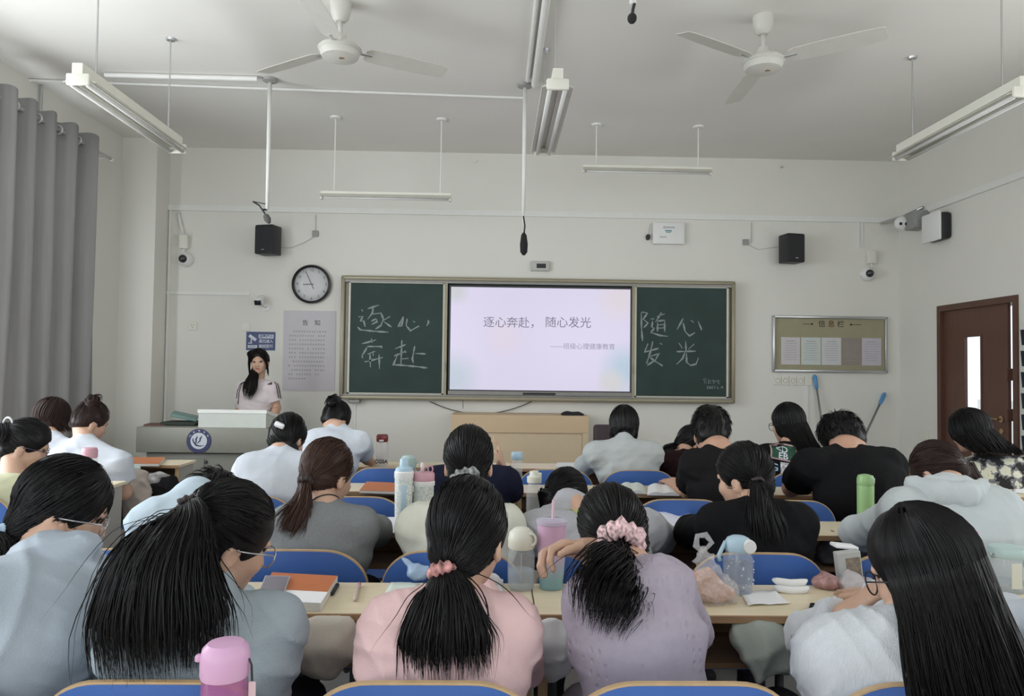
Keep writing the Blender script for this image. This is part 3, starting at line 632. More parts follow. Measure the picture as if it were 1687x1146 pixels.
# ================================================================== ceiling things
M_fan = mat('fan_enamel', (.62, .61, .56), .45, noise=.04)
def fan(cx, cy, angs, label):
    r = empty('ceiling_fan', (cx, cy, 3.28), label, 'fan')
    MB().lathe((cx, cy, 0), [(.0, ZC - .0), (.065, ZC), (.062, ZC - .05), (.05, ZC - .095), (.03, ZC - .115), (.0, ZC - .118)], 24).build('canopy', M_fan, r, 'auto')
    MB().tube([(cx, cy, ZC - .1), (cx, cy, 3.42)], .014, 10).build('down_rod', M_fan, r, True)
    hub = MB().lathe((cx, cy, 0), [(0, 3.44), (.035, 3.435), (.04, 3.40), (.05, 3.395), (.055, 3.372), (.118, 3.366), (.128, 3.352), (.128, 3.34), (.118, 3.334), (.120, 3.325), (.108, 3.298), (.06, 3.284), (0, 3.280)], 36).build('motor_hub', M_fan, r, 'auto')
    MB().lathe((cx + .01, cy - .02, 0), [(0, 3.281), (.024, 3.283), (.026, 3.2875)], 16, sx=1.2).build('badge', mat('brown_badge', (.28, .17, .09), .4), hub)
    MB().torus((cx, cy, 3.35), .1285, .004, 36, 6).build('hub_ring', M_fan, hub, True)
    for a in angs:
        a = math.radians(a); u = Vector((math.cos(a), math.sin(a), 0)); v = Vector((-u.y, u.x, 0)); k = []
        st = [(.16, .045), (.19, .062), (.35, .068), (.55, .066), (.67, .060), (.70, .05)]
        for (d, wd) in st:
            for sgn in (-1, 1): k.append(Vector((cx, cy, 3.352)) + u * d + v * sgn * wd + Vector((0, 0, -sgn * wd * .24)))
        n = len(st); fs = [(2 * i, 2 * i + 2, 2 * i + 3, 2 * i + 1) for i in range(n - 1)]
        kk = k + [p_ + Vector((0, 0, -.004)) for p_ in k]; m = 2 * n
        fs2 = fs + [tuple(m + j for j in reversed(f)) for f in fs] + [(2 * i, m + 2 * i, m + 2 * i + 2, 2 * i + 2) for i in range(n - 1)] + [(2 * i + 1, 2 * i + 3, m + 2 * i + 3, m + 2 * i + 1) for i in range(n - 1)] + [(0, 1, m + 1, m), (m - 2, 2 * m - 2, 2 * m - 1, m - 1)]
        bd = MB().add(kk, fs2).build('blade', M_fan, r)
        MB().rbox(Vector((cx, cy, 3.35)) + u * .155, (.10, .03, .008), .003, Matrix.Rotation(a, 3, 'Z')).build('blade_iron', M_steel, bd)
q = P(1257, 93, 4.46); fan(q.x, q.y, (-37, 211, 87), 'white three-blade ceiling fan on the right, whole in view')
q = P(560, 80, 4.42); fan(q.x, q.y, (27, 147, 267), 'white three-blade ceiling fan on the left, cut by the top edge')
M_tube = mat('unlit_fluorescent_tube', (.72, .72, .70), .3, noise=0); M_refl = mat('lamp_reflector', (.60, .59, .52), .35, .2)
def lamp2(x, y0, y1, z, label):
    r = empty('fluorescent_lamp', (x, (y0 + y1) / 2, z - .05), label, 'lamp')
    MB().bbox((x - .028, y0, z - .012), (x + .028, y1, z + .045)).build('ballast_channel', M_cream, r)
    b = MB()
    for s in (-1, 1): b.add([(x + s * .012, y0 + .02, z - .03), (x + s * .085, y0 + .02, z - .055), (x + s * .085, y1 - .02, z - .055), (x + s * .012, y1 - .02, z - .03), (x + s * .012, y0 + .02, z - .012), (x + s * .088, y0 + .02, z - .050), (x + s * .088, y1 - .02, z - .050), (x + s * .012, y1 - .02, z - .012)], [(0, 1, 2, 3), (7, 6, 5, 4), (0, 4, 5, 1), (1, 5, 6, 2), (2, 6, 7, 3), (3, 7, 4, 0)])
    b.build('reflector_wings', M_refl, r)
    for s in (-1, 1): MB().tube([(x + s * .042, y0 + .03, z - .062), (x + s * .042, y1 - .03, z - .062)], .013, 12).build('tube', M_tube, r, True)
    for y in (y0 + .012, y1 - .012): MB().rbox((x, y, z - .04), (.125, .024, .065), .015).build('end_socket', M_cream, r, 'auto')
    for y in (y0 + .18, y1 - .16): MB().tube([(x, y, z + .04), (x, y, ZC - .015)], .005, 6).lathe((x, y, 0), [(.032, ZC), (.028, ZC - .014), (.0, ZC - .016)], 16).build('hanger_rod', M_steel, r)
q = P(124, 118, 3.88); q2 = P(296, 236, 5.12); lamp2((q.x + q2.x) / 2, 3.88, 5.12, (q.z + q2.z) / 2, 'twin fluorescent lamp hanging at the left near the curtain')
q = P(916, 140, 3.92); q2 = P(897, 248, 5.16); lamp2((q.x + q2.x) / 2, 3.92, 5.16, (q.z + q2.z) / 2 + .04, 'twin fluorescent lamp hanging over the middle of the room')
q = P(1687, 150, 3.9); q2 = P(1484, 254, 5.14); lamp2((q.x + q2.x) / 2, 3.9, 5.14, (q.z + q2.z) / 2 + .03, 'twin fluorescent lamp hanging at the right')
def lamp1(pa, pc, Y, rods, label):
    a, c = P(*pa, Y), P(*pc, Y); z = (a.z + c.z) / 2
    r = empty('board_lamp', ((a.x + c.x) / 2, Y, z - .04), label, 'lamp')
    b = MB().bbox((a.x, Y - .03, z - .005), (c.x, Y + .03, z + .03)); b.build('ballast_channel', M_cream, r)
    MB().tube([(a.x + .02, Y - .01, z - .022), (c.x - .02, Y - .01, z - .022)], .013, 10).build('tube', M_tube, r, True)
    MB().add([(a.x, Y - .055, z - .02), (c.x, Y - .055, z - .02), (c.x, Y - .03, z + .01), (a.x, Y - .03, z + .01), (a.x, Y - .05, z - .024), (c.x, Y - .05, z - .024), (c.x, Y - .02, z + .0), (a.x, Y - .02, z + .0)], [(0, 1, 2, 3), (7, 6, 5, 4), (0, 4, 5, 1), (3, 2, 6, 7), (0, 3, 7, 4), (1, 5, 6, 2)]).build('reflector', M_refl, r)
    for x in (a.x + .008, c.x - .008): MB().rbox((x, Y - .01, z - .018), (.02, .05, .05), .008).build('end_socket', M_cream, r, 'auto')
    for px in rods:
        x = P(px, 300, Y).x; MB().tube([(x, Y, z + .03), (x, Y, ZC - .01)], .006, 6).lathe((x, Y, 0), [(.05, ZC), (.045, ZC - .016), (0, ZC - .018)], 16).build('hanger_rod', M_pvc, r)
lamp1((529, 320), (743, 326), 6.45, (551, 726), 'slim lamp hanging before the front wall on the left')
lamp1((960, 277), (1171, 283), 6.5, (982, 1150), 'slim lamp hanging before the front wall on the right')
# ---- hanging microphones
M_foam = mat('microphone_foam', (.015, .015, .016), .95, noise=.3, nscale=200)
def micpole(px, ptop, pbot, Y, label, mic):
    t = P(px, ptop, Y); z = P(px, pbot, Y).z; x = t.x
    r = empty('hanging_microphone', (x, Y, z - .35), label, 'microphone')
    MB().tube([(x, Y, ZC), (x, Y, (ZC + z) / 2), (x, Y, z)], [.016, .016, .013], 10).build('pole', M_pvc, r, True)
    MB().lathe((x, Y, 0), [(.06, ZC), (.055, ZC - .02), (.02, ZC - .03), (0, ZC - .03)], 18).build('ceiling_flange', mat('grey_flange', (.32, .32, .31), .5), r, 'auto')
    mic(x, Y, z, r)
def mic_a(x, Y, z, r):
    a = Vector((x - .06, Y, z + .03)); c = Vector((x - .0, Y - .04, z - .045)); d = Vector((x + .035, Y - .05, z - .115))
    MB().tube([a + Vector((-.05, 0, .03)), a, c], .006, 8).build('boom_arm', M_blackp, r, True)
    MB().tube([a + Vector((-.05, 0, .03)), Vector((x - .03, Y, z + .045)), Vector((x, Y, z + .04))], .004, 6).build('cable', M_cab, r, True)
    MB().tube([Vector((x, Y, z)), a.lerp(c, .5)], .008, 8).build('clamp', M_blackp, r)
    MB().tube([c, c.lerp(d, .15), c.lerp(d, .6), d], [.008, .022, .026, .012], 12).build('microphone_head', mat('grey_foam', (.10, .10, .10), .9), r, True)
def mic_b(x, Y, z, r):
    MB().tube([(x, Y, z), (x + .006, Y, z - .10)], .009, 8).build('clamp', M_pvc, r, True)
    MB().tube([(x, Y - .01, z - .02), (x + .012, Y - .015, z - .1), (x + .006, Y - .015, z - .16)], .006, 8).build('cable', M_cab, r, True)
    MB().tube([(x + .004, Y - .012, z - .15), (x + .005, Y - .012, z - .17), (x + .006, Y - .012, z - .24), (x + .006, Y - .012, z - .30), (x + .006, Y - .012, z - .325)], [.009, .022, .031, .028, .010], 14).build('microphone_head', M_foam, r, True)
def mic_c(x, Y, z, r):
    MB().tube([(x + .01, Y, z + .02), (x, Y, z - .02), (x - .004, Y - .01, z - .045)], .006, 8).build('gooseneck', M_blackp, r, True)
    MB().sphere((x - .006, Y - .015, z - .062), (.017, .02, .019), 16, 12).build('microphone_head', M_foam, r, True)
micpole(445, 131, 345, 5.62, 'hanging microphone with a tilted boom on the left pole', mic_a)
micpole(865, 133, 352, 5.62, 'long dark hanging microphone in front of the display', mic_b)
micpole(1043, 0, 6, 2.6, 'small round hanging microphone at the top edge', mic_c)
# ================================================================== desks and chairs
M_top = mat('maple_laminate', (.77, .67, .48), .33, noise=.07, nscale=5, stretch=(1.2, 14, 14))
M_edge = mat('brown_edge_band', (.36, .22, .12), .45, noise=.12, nscale=12, stretch=(1, 8, 8))
M_shelf = mat('brown_plywood', (.20, .115, .06), .55, noise=.15, nscale=10, stretch=(1, 8, 8))
M_leg = mat('dark_grey_steel', (.07, .072, .078), .45, .5)
M_endp = mat('grey_end_panel', (.40, .39, .37), .5)
M_blue = mat('blue_laminate', (.058, .145, .44), .36, noise=.05, nscale=8)
M_ply = mat('beech_ply_edge', (.55, .38, .21), .5, noise=.12, nscale=30)
DEEP, HT = .285, .75
def desk(x0, x1, y, label, group, legs=None):
    r = empty('desk', ((x0 + x1) / 2, y + DEEP / 2, 0), label, 'desk', group)
    x0 += .002; x1 -= .002
    MB().rbox(((x0 + x1) / 2, y + DEEP / 2 + .002, HT - .009), (x1 - x0, DEEP - .004, .018), .002).build('tabletop', M_top, r)
    MB().rbox(((x0 + x1) / 2, y, HT - .0105), (x1 - x0, .006, .021), .002).build('edge_band', M_edge, r)
    MB().bbox((x0 + .03, y + .035, .595), (x1 - .03, y + DEEP - .01, .610)).build('book_shelf', M_shelf, r)
    MB().bbox((x0 + .03, y + DEEP - .012, .61), (x1 - .03, y + DEEP - .004, .70)).build('shelf_back', M_shelf, r)
    for x in (legs or (x0 + .02, x1 - .02)):
        l = MB().bbox((x - .011, y + .03, .10), (x + .011, y + DEEP - .03, HT - .018)).build('end_panel', M_endp, r)
        MB().bbox((x - .013, y + .022, .10), (x + .013, y + .03, HT - .018)).build('panel_edge', M_ply, l)
        MB().bbox((x - .02, y - .03, 0), (x + .02, y + DEEP + .02, .03)).bbox((x - .014, y + .12, .03), (x + .014, y + .18, .12)).build('foot_rail', M_leg, l)
ROWS = [.99, 1.965, 2.935, 3.905, 4.87]; PITCH = .4925; SEAT0 = -.62
seatx = lambda k: SEAT0 + PITCH * k
bA, bB, bC = seatx(-1.5), seatx(1.5), seatx(5.5)
rown = ['row nearest the viewer', 'second row', 'third row', 'fourth row', 'front row']
desk(bA, bB, ROWS[0], 'long maple desk under the pink water bottle, below the picture edge', 'long desks of the middle block')
for i in range(1, 5):
    nm = ['', 'nearest desk row in view', 'second desk row', 'third desk row', 'foremost desk row'][i]
    desk(bA, bB, ROWS[i], 'left long maple desk of the middle block, ' + nm, 'long desks of the middle block')
    desk(bB, bC, ROWS[i], 'right long maple desk of the middle block, ' + nm, 'long desks of the middle block')
LBX = (-3.38, -2.07); RBX = (2.72, 4.05)
for i, nm in ((3, 'beside the woman in yellow'), (4, 'with an orange book on it, before the lectern')):
    desk(LBX[0], LBX[1], ROWS[i], 'maple desk of the window-side block ' + nm, 'desks of the window-side block')
for i, nm in ((3, 'with white paper at the right picture edge'), (4, 'behind the woman in the floral cardigan')):
    desk(RBX[0], RBX[1], ROWS[i], 'maple desk of the door-side block ' + nm, 'desks of the door-side block')

def panel(w, zb, zt, r, rb, th, y0, curv, inset=0.0, arch=.014, n=30):
    """curved chair-back panel: returns verts/faces"""
    vs = []; hw = w / 2 - inset; r = max(r - inset, .01)
    us = [hw * math.sin(math.pi / 2 * (2 * i / n - 1)) for i in range(n + 1)]
    for u in us:
        a = abs(u) - (hw - r); dt = r - math.sqrt(max(r * r - a * a, 0)) if a > 0 else 0
        a2 = abs(u) - (hw - rb); db = rb - math.sqrt(max(rb * rb - a2 * a2, 0)) if a2 > 0 else 0
        top = zt - inset - dt * .85 - arch * (u / (w / 2)) ** 2; bot = zb + inset + db
        if top < bot + .002: top = bot + .002
        yc = y0 + curv * (1 - (u / (w / 2)) ** 2) * -1
        for z in (bot, top):
            tilt = (z - zb) * -.10
            vs.append((u, yc + tilt - th / 2, z)); vs.append((u, yc + tilt + th / 2, z))
    fs = []
    for i in range(n):
        a, b_ = i * 4, (i + 1) * 4
        fs += [(a, b_, b_ + 2, a + 2), (a + 1, a + 3, b_ + 3, b_ + 1), (a + 2, b_ + 2, b_ + 3, a + 3), (a, a + 1, b_ + 1, b_)]
    fs += [(0, 2, 3, 1), (n * 4, n * 4 + 1, n * 4 + 3, n * 4 + 2)]
    return vs, fs
def make_chair():
    """origin under the backrest, seat towards +Y"""
    r = empty('chair', (0, 0, 0))
    bk = MB().add(*panel(.45, .50, .83, .13, .05, .012, .03, .028)).build('backrest', M_ply, r, 'auto', world=False)
    MB().add(*panel(.45, .50, .83, .13, .05, .0155, .03, .028, .0045)).build('blue_facing', M_blue, bk, 'auto', world=False)
    st = MB(); w = .43
    prof = [(.03, .452), (.10, .440), (.25, .440), (.36, .447), (.41, .435)]
    vs = []
    for (y, z) in prof:
        for u in (-w / 2, -w / 2 + .03, w / 2 - .03, w / 2): vs.append((u, y, z)); 
    vs2 = [(x, y, z - .014) for x, y, z in vs]; m = len(vs); fs = []
    for i in range(len(prof) - 1):
        for j in range(3):
            a = i * 4 + j; fs += [(a, a + 1, a + 5, a + 4), (m + a, m + a + 4, m + a + 5, m + a + 1)]
        fs += [(i * 4, i * 4 + 4, m + i * 4 + 4, m + i * 4), (i * 4 + 3, m + i * 4 + 3, m + i * 4 + 7, i * 4 + 7)]
    fs += [(0, m, m + 1, 1), (1, m + 1, m + 2, 2), (2, m + 2, m + 3, 3)]; e = (len(prof) - 1) * 4
    fs += [(e, e + 1, m + e + 1, m + e), (e + 1, e + 2, m + e + 2, m + e + 1), (e + 2, e + 3, m + e + 3, m + e + 2)]
    st.add(vs + vs2, fs).build('seat', M_blue, r, 'auto', world=False)
    for s in (-1, 1):
        MB().tube([(s * .15, .012, .62), (s * .15, .022, .46), (s * .15, .06, .42), (s * .15, .32, .42)], .011, 8).build('back_support', M_leg, r, True, world=False)
        MB().tube([(s * .15, .2, .42), (s * .15, .2, .04)], .016, 8).build('leg', M_leg, r, True, world=False)
        MB().rbox((s * .15, .2, .015), (.05, .36, .03), .008).build('foot', M_leg, r, world=False)
    return r
proto = make_chair(); used = [False]
def chair(x, y, label, group):
    if used[0]: o = copy_tree(proto)
    else: o = proto; used[0] = True
    o.location = (x, y, 0); tag(o, label, 'chair', group); return o
CHOFF = .58
CH = {}
who = {  # (row, seat): what singles the chair out
 (1, 0): 'behind the pink-capped bottle, nearest row', (1, 1): 'behind the woman in the pink shirt', (1, 2): 'behind the woman in the lavender knit', (1, 3): 'behind the woman in the white blouse', (1, -1): 'behind the woman in the pale jacket', (1, 4): 'at the lower right picture corner',
 (2, -1): 'left of the big ponytail, behind the light-blue shirt', (2, 0): 'behind the woman in the grey shirt', (2, 1): 'behind the person in the cream shirt', (2, 2): 'behind the student slumped in a grey and lime top', (2, 3): 'behind the woman in black, beside the clear bottle', (2, 4): 'empty, left of the green flask, second row', (2, 5): 'behind the person in the white hoodie',
 (3, -1): 'behind the white T-shirt near the lectern', (3, 0): 'empty, behind the orange book in the third row', (3, 1): 'behind the student in the navy jacket', (3, 3): 'behind the loose white papers, third row', (3, 4): 'empty, left of the green flask in the third row', (3, 5): 'behind the man in the black T-shirt, partly hidden by the green flask',
 (4, -1): 'behind the leaning student in a white T-shirt', (4, 0): 'empty, foremost row, below the red-capped bottle', (4, 2): 'empty, foremost row, left of the light shirt', (4, 3): 'behind the woman in the light shirt, foremost row', (4, 4): 'of the girl resting her head in maroon', (4, 5): 'behind the long-haired woman with glasses, foremost row'}
for (i, k), t in who.items():
    CH[(i, k)] = chair(seatx(k), ROWS[i] - CHOFF, 'blue plywood chair ' + t, 'blue chairs of the middle block')
for x, i, t in ((-2.37, 3, 'behind the woman in yellow'), (-2.42, 4, 'behind the woman with the hair bun'), (-2.95, 4, 'beside the curtain')):
    chair(x, ROWS[i] - CHOFF, 'blue plywood chair ' + t, 'blue chairs of the window-side block')
chair(3.24, ROWS[4] - CHOFF, 'blue plywood chair behind the woman in the floral cardigan, right edge', 'blue chairs of the door-side block')

# ================================================================== lectern
M_lec = mat('grey_lectern_steel', srgb(134, 134, 124), .5, .1, noise=.03); M_lec2 = mat('pale_lectern_steel', srgb(196, 200, 193), .45, noise=.02)
LY = 5.9; a, c = P(223.5, 720, LY), P(442, 720, LY); zt = P(330, 704, LY).z; zb = P(330, 746, LY).z
lx0, lx1 = a.x, c.x
lc = empty('lectern', ((lx0 + lx1) / 2, LY + .35, 0), 'wide grey steel lectern with a round emblem, before the lecturer', 'lectern')
MB().rbox(((lx0 + lx1) / 2, LY + .35, (zt + zb) / 2), (lx1 - lx0, .70, zt - zb), .01).build('desk_body', M_lec, lc, 'auto')
MB().rbox(((lx0 + lx1) / 2, LY + .38, zb / 2 - .004), (lx1 - lx0 - .10, .60, zb - .012), .006).build('base_cabinet', M_lec, lc, 'auto')
for s in (0, 1):
    xa = lx0 + .08 + s * ((lx1 - lx0 - .16) / 2 + .005); xb = xa + (lx1 - lx0 - .16) / 2 - .005
    d = MB().rbox(((xa + xb) / 2, LY + .078, (zb - .04) / 2 + .03), (xb - xa, .012, zb - .12), .004).build('cabinet_door', M_lec, lc)
q = P(339, 761, LY + .07); MB().lathe((q.x, LY + .072, q.z), [(0, -.012), (.014, -.010), (.015, 0)], 14, 'Y').build('lock', M_leg, lc, 'auto')
a2, c2 = P(326, 690, LY + .02), P(437.5, 690, LY + .02); zt2 = P(380, 680.5, LY + .02).z
hs = MB(); y0, y1 = LY + .03, LY + .55; zl = zt2 - .10
hs.add([(a2.x, y0, zt), (c2.x, y0, zt), (c2.x + .03, y1, zt), (a2.x, y1, zt), (a2.x, y0, zt2), (c2.x, y0, zt2), (c2.x + .03, y1, zl), (a2.x, y1, zl)], [(0, 1, 5, 4), (1, 2, 6, 5), (2, 3, 7, 6), (3, 0, 4, 7), (4, 5, 6, 7), (3, 2, 1, 0)])
hs.build('console_housing', M_lec2, lc)
t = .028; o_ = .006
MB().add([(a2.x - o_, y0 - o_, zt2), (c2.x + o_, y0 - o_, zt2), (c2.x + .04, y1, zl), (a2.x - o_, y1, zl), (a2.x - o_, y0 - o_, zt2 + t), (c2.x + o_, y0 - o_, zt2 + t), (c2.x + .04, y1, zl + t), (a2.x - o_, y1, zl + t)], [(0, 1, 5, 4), (1, 2, 6, 5), (2, 3, 7, 6), (3, 0, 4, 7), (4, 5, 6, 7), (3, 2, 1, 0)]).build('console_lid', mat('white_lid', srgb(226, 227, 222), .3, noise=.01), lc)
# emblem
q = P(327.5, 726, LY - .004); er = .098
M_en = mat('emblem_navy', (.03, .035, .10), .5, noise=.05); M_ew = mat('emblem_white', (.55, .58, .62), .6, noise=.02)
em = MB().lathe((q.x, LY, q.z), [(er, -.001), (er, -.004), (er * .98, -.005)], 44, 'Y').build('emblem', M_en, lc)
MB().lathe((q.x, LY, q.z), [(er * .665, -.0052), (er * .665, -.0060)], 40, 'Y').build('emblem_disc', M_ew, em)
def lick(pts, ws, name='emblem_flame'):
    L = []; Rr = []
    for i, (u, v) in enumerate(pts):
        t0 = Vector(pts[max(i - 1, 0)]); t1 = Vector(pts[min(i + 1, len(pts) - 1)]); d = (t1 - t0).normalized(); n_ = Vector((-d.y, d.x))
        for lst, s in ((L, 1), (Rr, -1)): lst.append((q.x + (u + n_.x * ws[i] * s) * er, LY - .0064, q.z + (v + n_.y * ws[i] * s) * er))
    n = len(L); MB().add(L + Rr, [(i, i + 1, n + i + 1, n + i) for i in range(n - 1)]).build(name, M_en, em, recalc=False)
lick([(.5, -.36), (.1, -.42), (-.2, -.35), (-.4, -.1), (-.48, .1), (-.42, .25)], [.01, .05, .07, .06, .05, .01])
lick([(-.25, -.3), (-.2, -.05), (-.22, .15), (-.12, .3), (-.14, .42)], [.02, .06, .07, .05, .01])
lick([(-.15, -.25), (.1, .0), (.12, .2), (.22, .32), (.24, .46)], [.02, .06, .07, .05, .01])
rt = random.Random(2); b = MB()
for k in range(5):
    an = math.radians(150 - k * 30); cx, cz = q.x + er * .83 * math.cos(an), q.z + er * .83 * math.sin(an)
    for s in range(4): b.box((cx + rt.uniform(-.006, .006), LY - .0056, cz + rt.uniform(-.006, .006)), (rt.uniform(.006, .014), .0006, .003), Matrix.Rotation(rt.choice([0, R90]), 3, 'Y'))
tag(b.build('emblem_lettering', M_ew, em), kind='stuff')
# things on the lectern
M_dg = mat('dark_green_cloth', (.035, .045, .035), .9, noise=.2, bump=.3)
a, c = P(268, 699, LY + .2), P(326, 699, LY + .2)
tag(MB().rbox(((a.x + c.x) / 2, LY + .25, zt + .016), (c.x - a.x, .22, .03), .012).build('folded_cloth', M_dg, smooth='auto'), 'dark green folded cloth on the left of the lectern', 'cloth')
q = P(307, 690, LY + .3)
tag(MB().rbox((q.x, LY + .27, zt + .072), (.20, .22, .022), .003, Matrix.Rotation(math.radians(14), 3, 'Y') @ Matrix.Rotation(.3, 3, 'Z')).build('teal_book', mat('teal_cover', (.16, .27, .25), .5), smooth='auto'), 'pale teal book lying tilted on the dark cloth', 'book')
q = P(257, 700, LY + .2)
tag(MB().rbox((q.x, LY + .22, zt + .006), (.16, .2, .010), .002, Matrix.Rotation(.2, 3, 'Z')).build('maroon_folder', mat('maroon_cover', (.12, .035, .035), .5)), 'flat maroon folder at the left end of the lectern', 'folder')
# ================================================================== tan cabinet against the wall, black pouch on it
M_tan = mat('tan_laminate', srgb(205, 180, 146), .5, noise=.03, nscale=6, stretch=(1, 6, 6)); M_tan2 = mat('tan_laminate_pale', srgb(210, 190, 160), .5, noise=.03)
CY = 6.95; a, c = P(744, 700, CY), P(970, 700, CY); zt3 = P(850, 684, CY).z; zm = P(850, 711, CY).z
cb = empty('tan_cabinet', ((a.x + c.x) / 2, CY + .23, 0), 'low tan wooden cabinet against the wall under the display', 'cabinet')
MB().bbox((a.x, CY, zm), (c.x, CY + .46, zt3)).build('top_section', M_tan, cb)
MB().bbox((a.x + .005, CY + .018, .04), (c.x - .06, CY + .45, zm)).build('front_panel', M_tan2, cb)
MB().bbox((c.x - .058, CY + .004, 0), (c.x - .002, CY + .45, zm)).build('side_stile', M_tan2, cb)
MB().bbox((a.x, CY + .004, 0), (a.x + .004, CY + .45, zm)).build('side_panel', M_tan2, cb)
MB().bbox((a.x, CY - .004, zm - .008), (c.x - .06, CY + .02, zm)).build('shadow_lip', M_tan, cb)
q0, q1 = P(925, 683, CY + .12), P(961, 683, CY + .12)
nb = MB(); n = 14
for i in range(n + 1):
    u = i / n; x = q0.x + (q1.x - q0.x) * u; h_ = .018 + .028 * math.sin(math.pi * min(1, u * 1.05)) ** .6 * (.8 + .25 * math.sin(u * 9))
    for s in range(9):
        an = math.pi * s / 8; nb.v.append((x, CY + .13 - .06 * math.cos(an), zt3 + h_ * math.sin(an) ** .7 if 0 < s < 8 else zt3))
nb.f = [(i * 9 + s, i * 9 + s + 1, (i + 1) * 9 + s + 1, (i + 1) * 9 + s) for i in range(n) for s in range(8)] + [tuple(range(9)), tuple(n * 9 + s for s in range(9))]; nb.mi = [0] * len(nb.f)
tag(nb.build('black_pouch', mat('black_cloth', (.012, .012, .014), .9, bump=.3), smooth=True), 'crumpled black pouch lying on the tan cabinet', 'pouch')
# dark maroon chair by the cabinet
M_mar = mat('dark_maroon_leather', (.03, .012, .016), .5, noise=.1)
q = P(1003, 716, 6.3); ztc = P(1003, 699, 6.3).z
oc = empty('teacher_chair', (q.x, 6.2, 0), 'dark maroon high-backed chair standing beside the tan cabinet', 'chair')
MB().rbox((q.x, 6.3, ztc - .28), (.27, .06, .56), .05).build('backrest', M_mar, oc, 'auto')
MB().rbox((q.x, 6.52, .47), (.42, .42, .07), .03).build('seat', M_mar, oc, 'auto')
for sx in (-.17, .17):
    for sy in (6.34, 6.7): MB().tube([(q.x + sx, sy, 0), (q.x + sx, sy, .45)], .014, 8).build('leg', M_leg, oc, True)
MB().tube([(q.x, 6.31, .45), (q.x, 6.31, .6)], .02, 8).build('back_post', M_leg, oc, True)
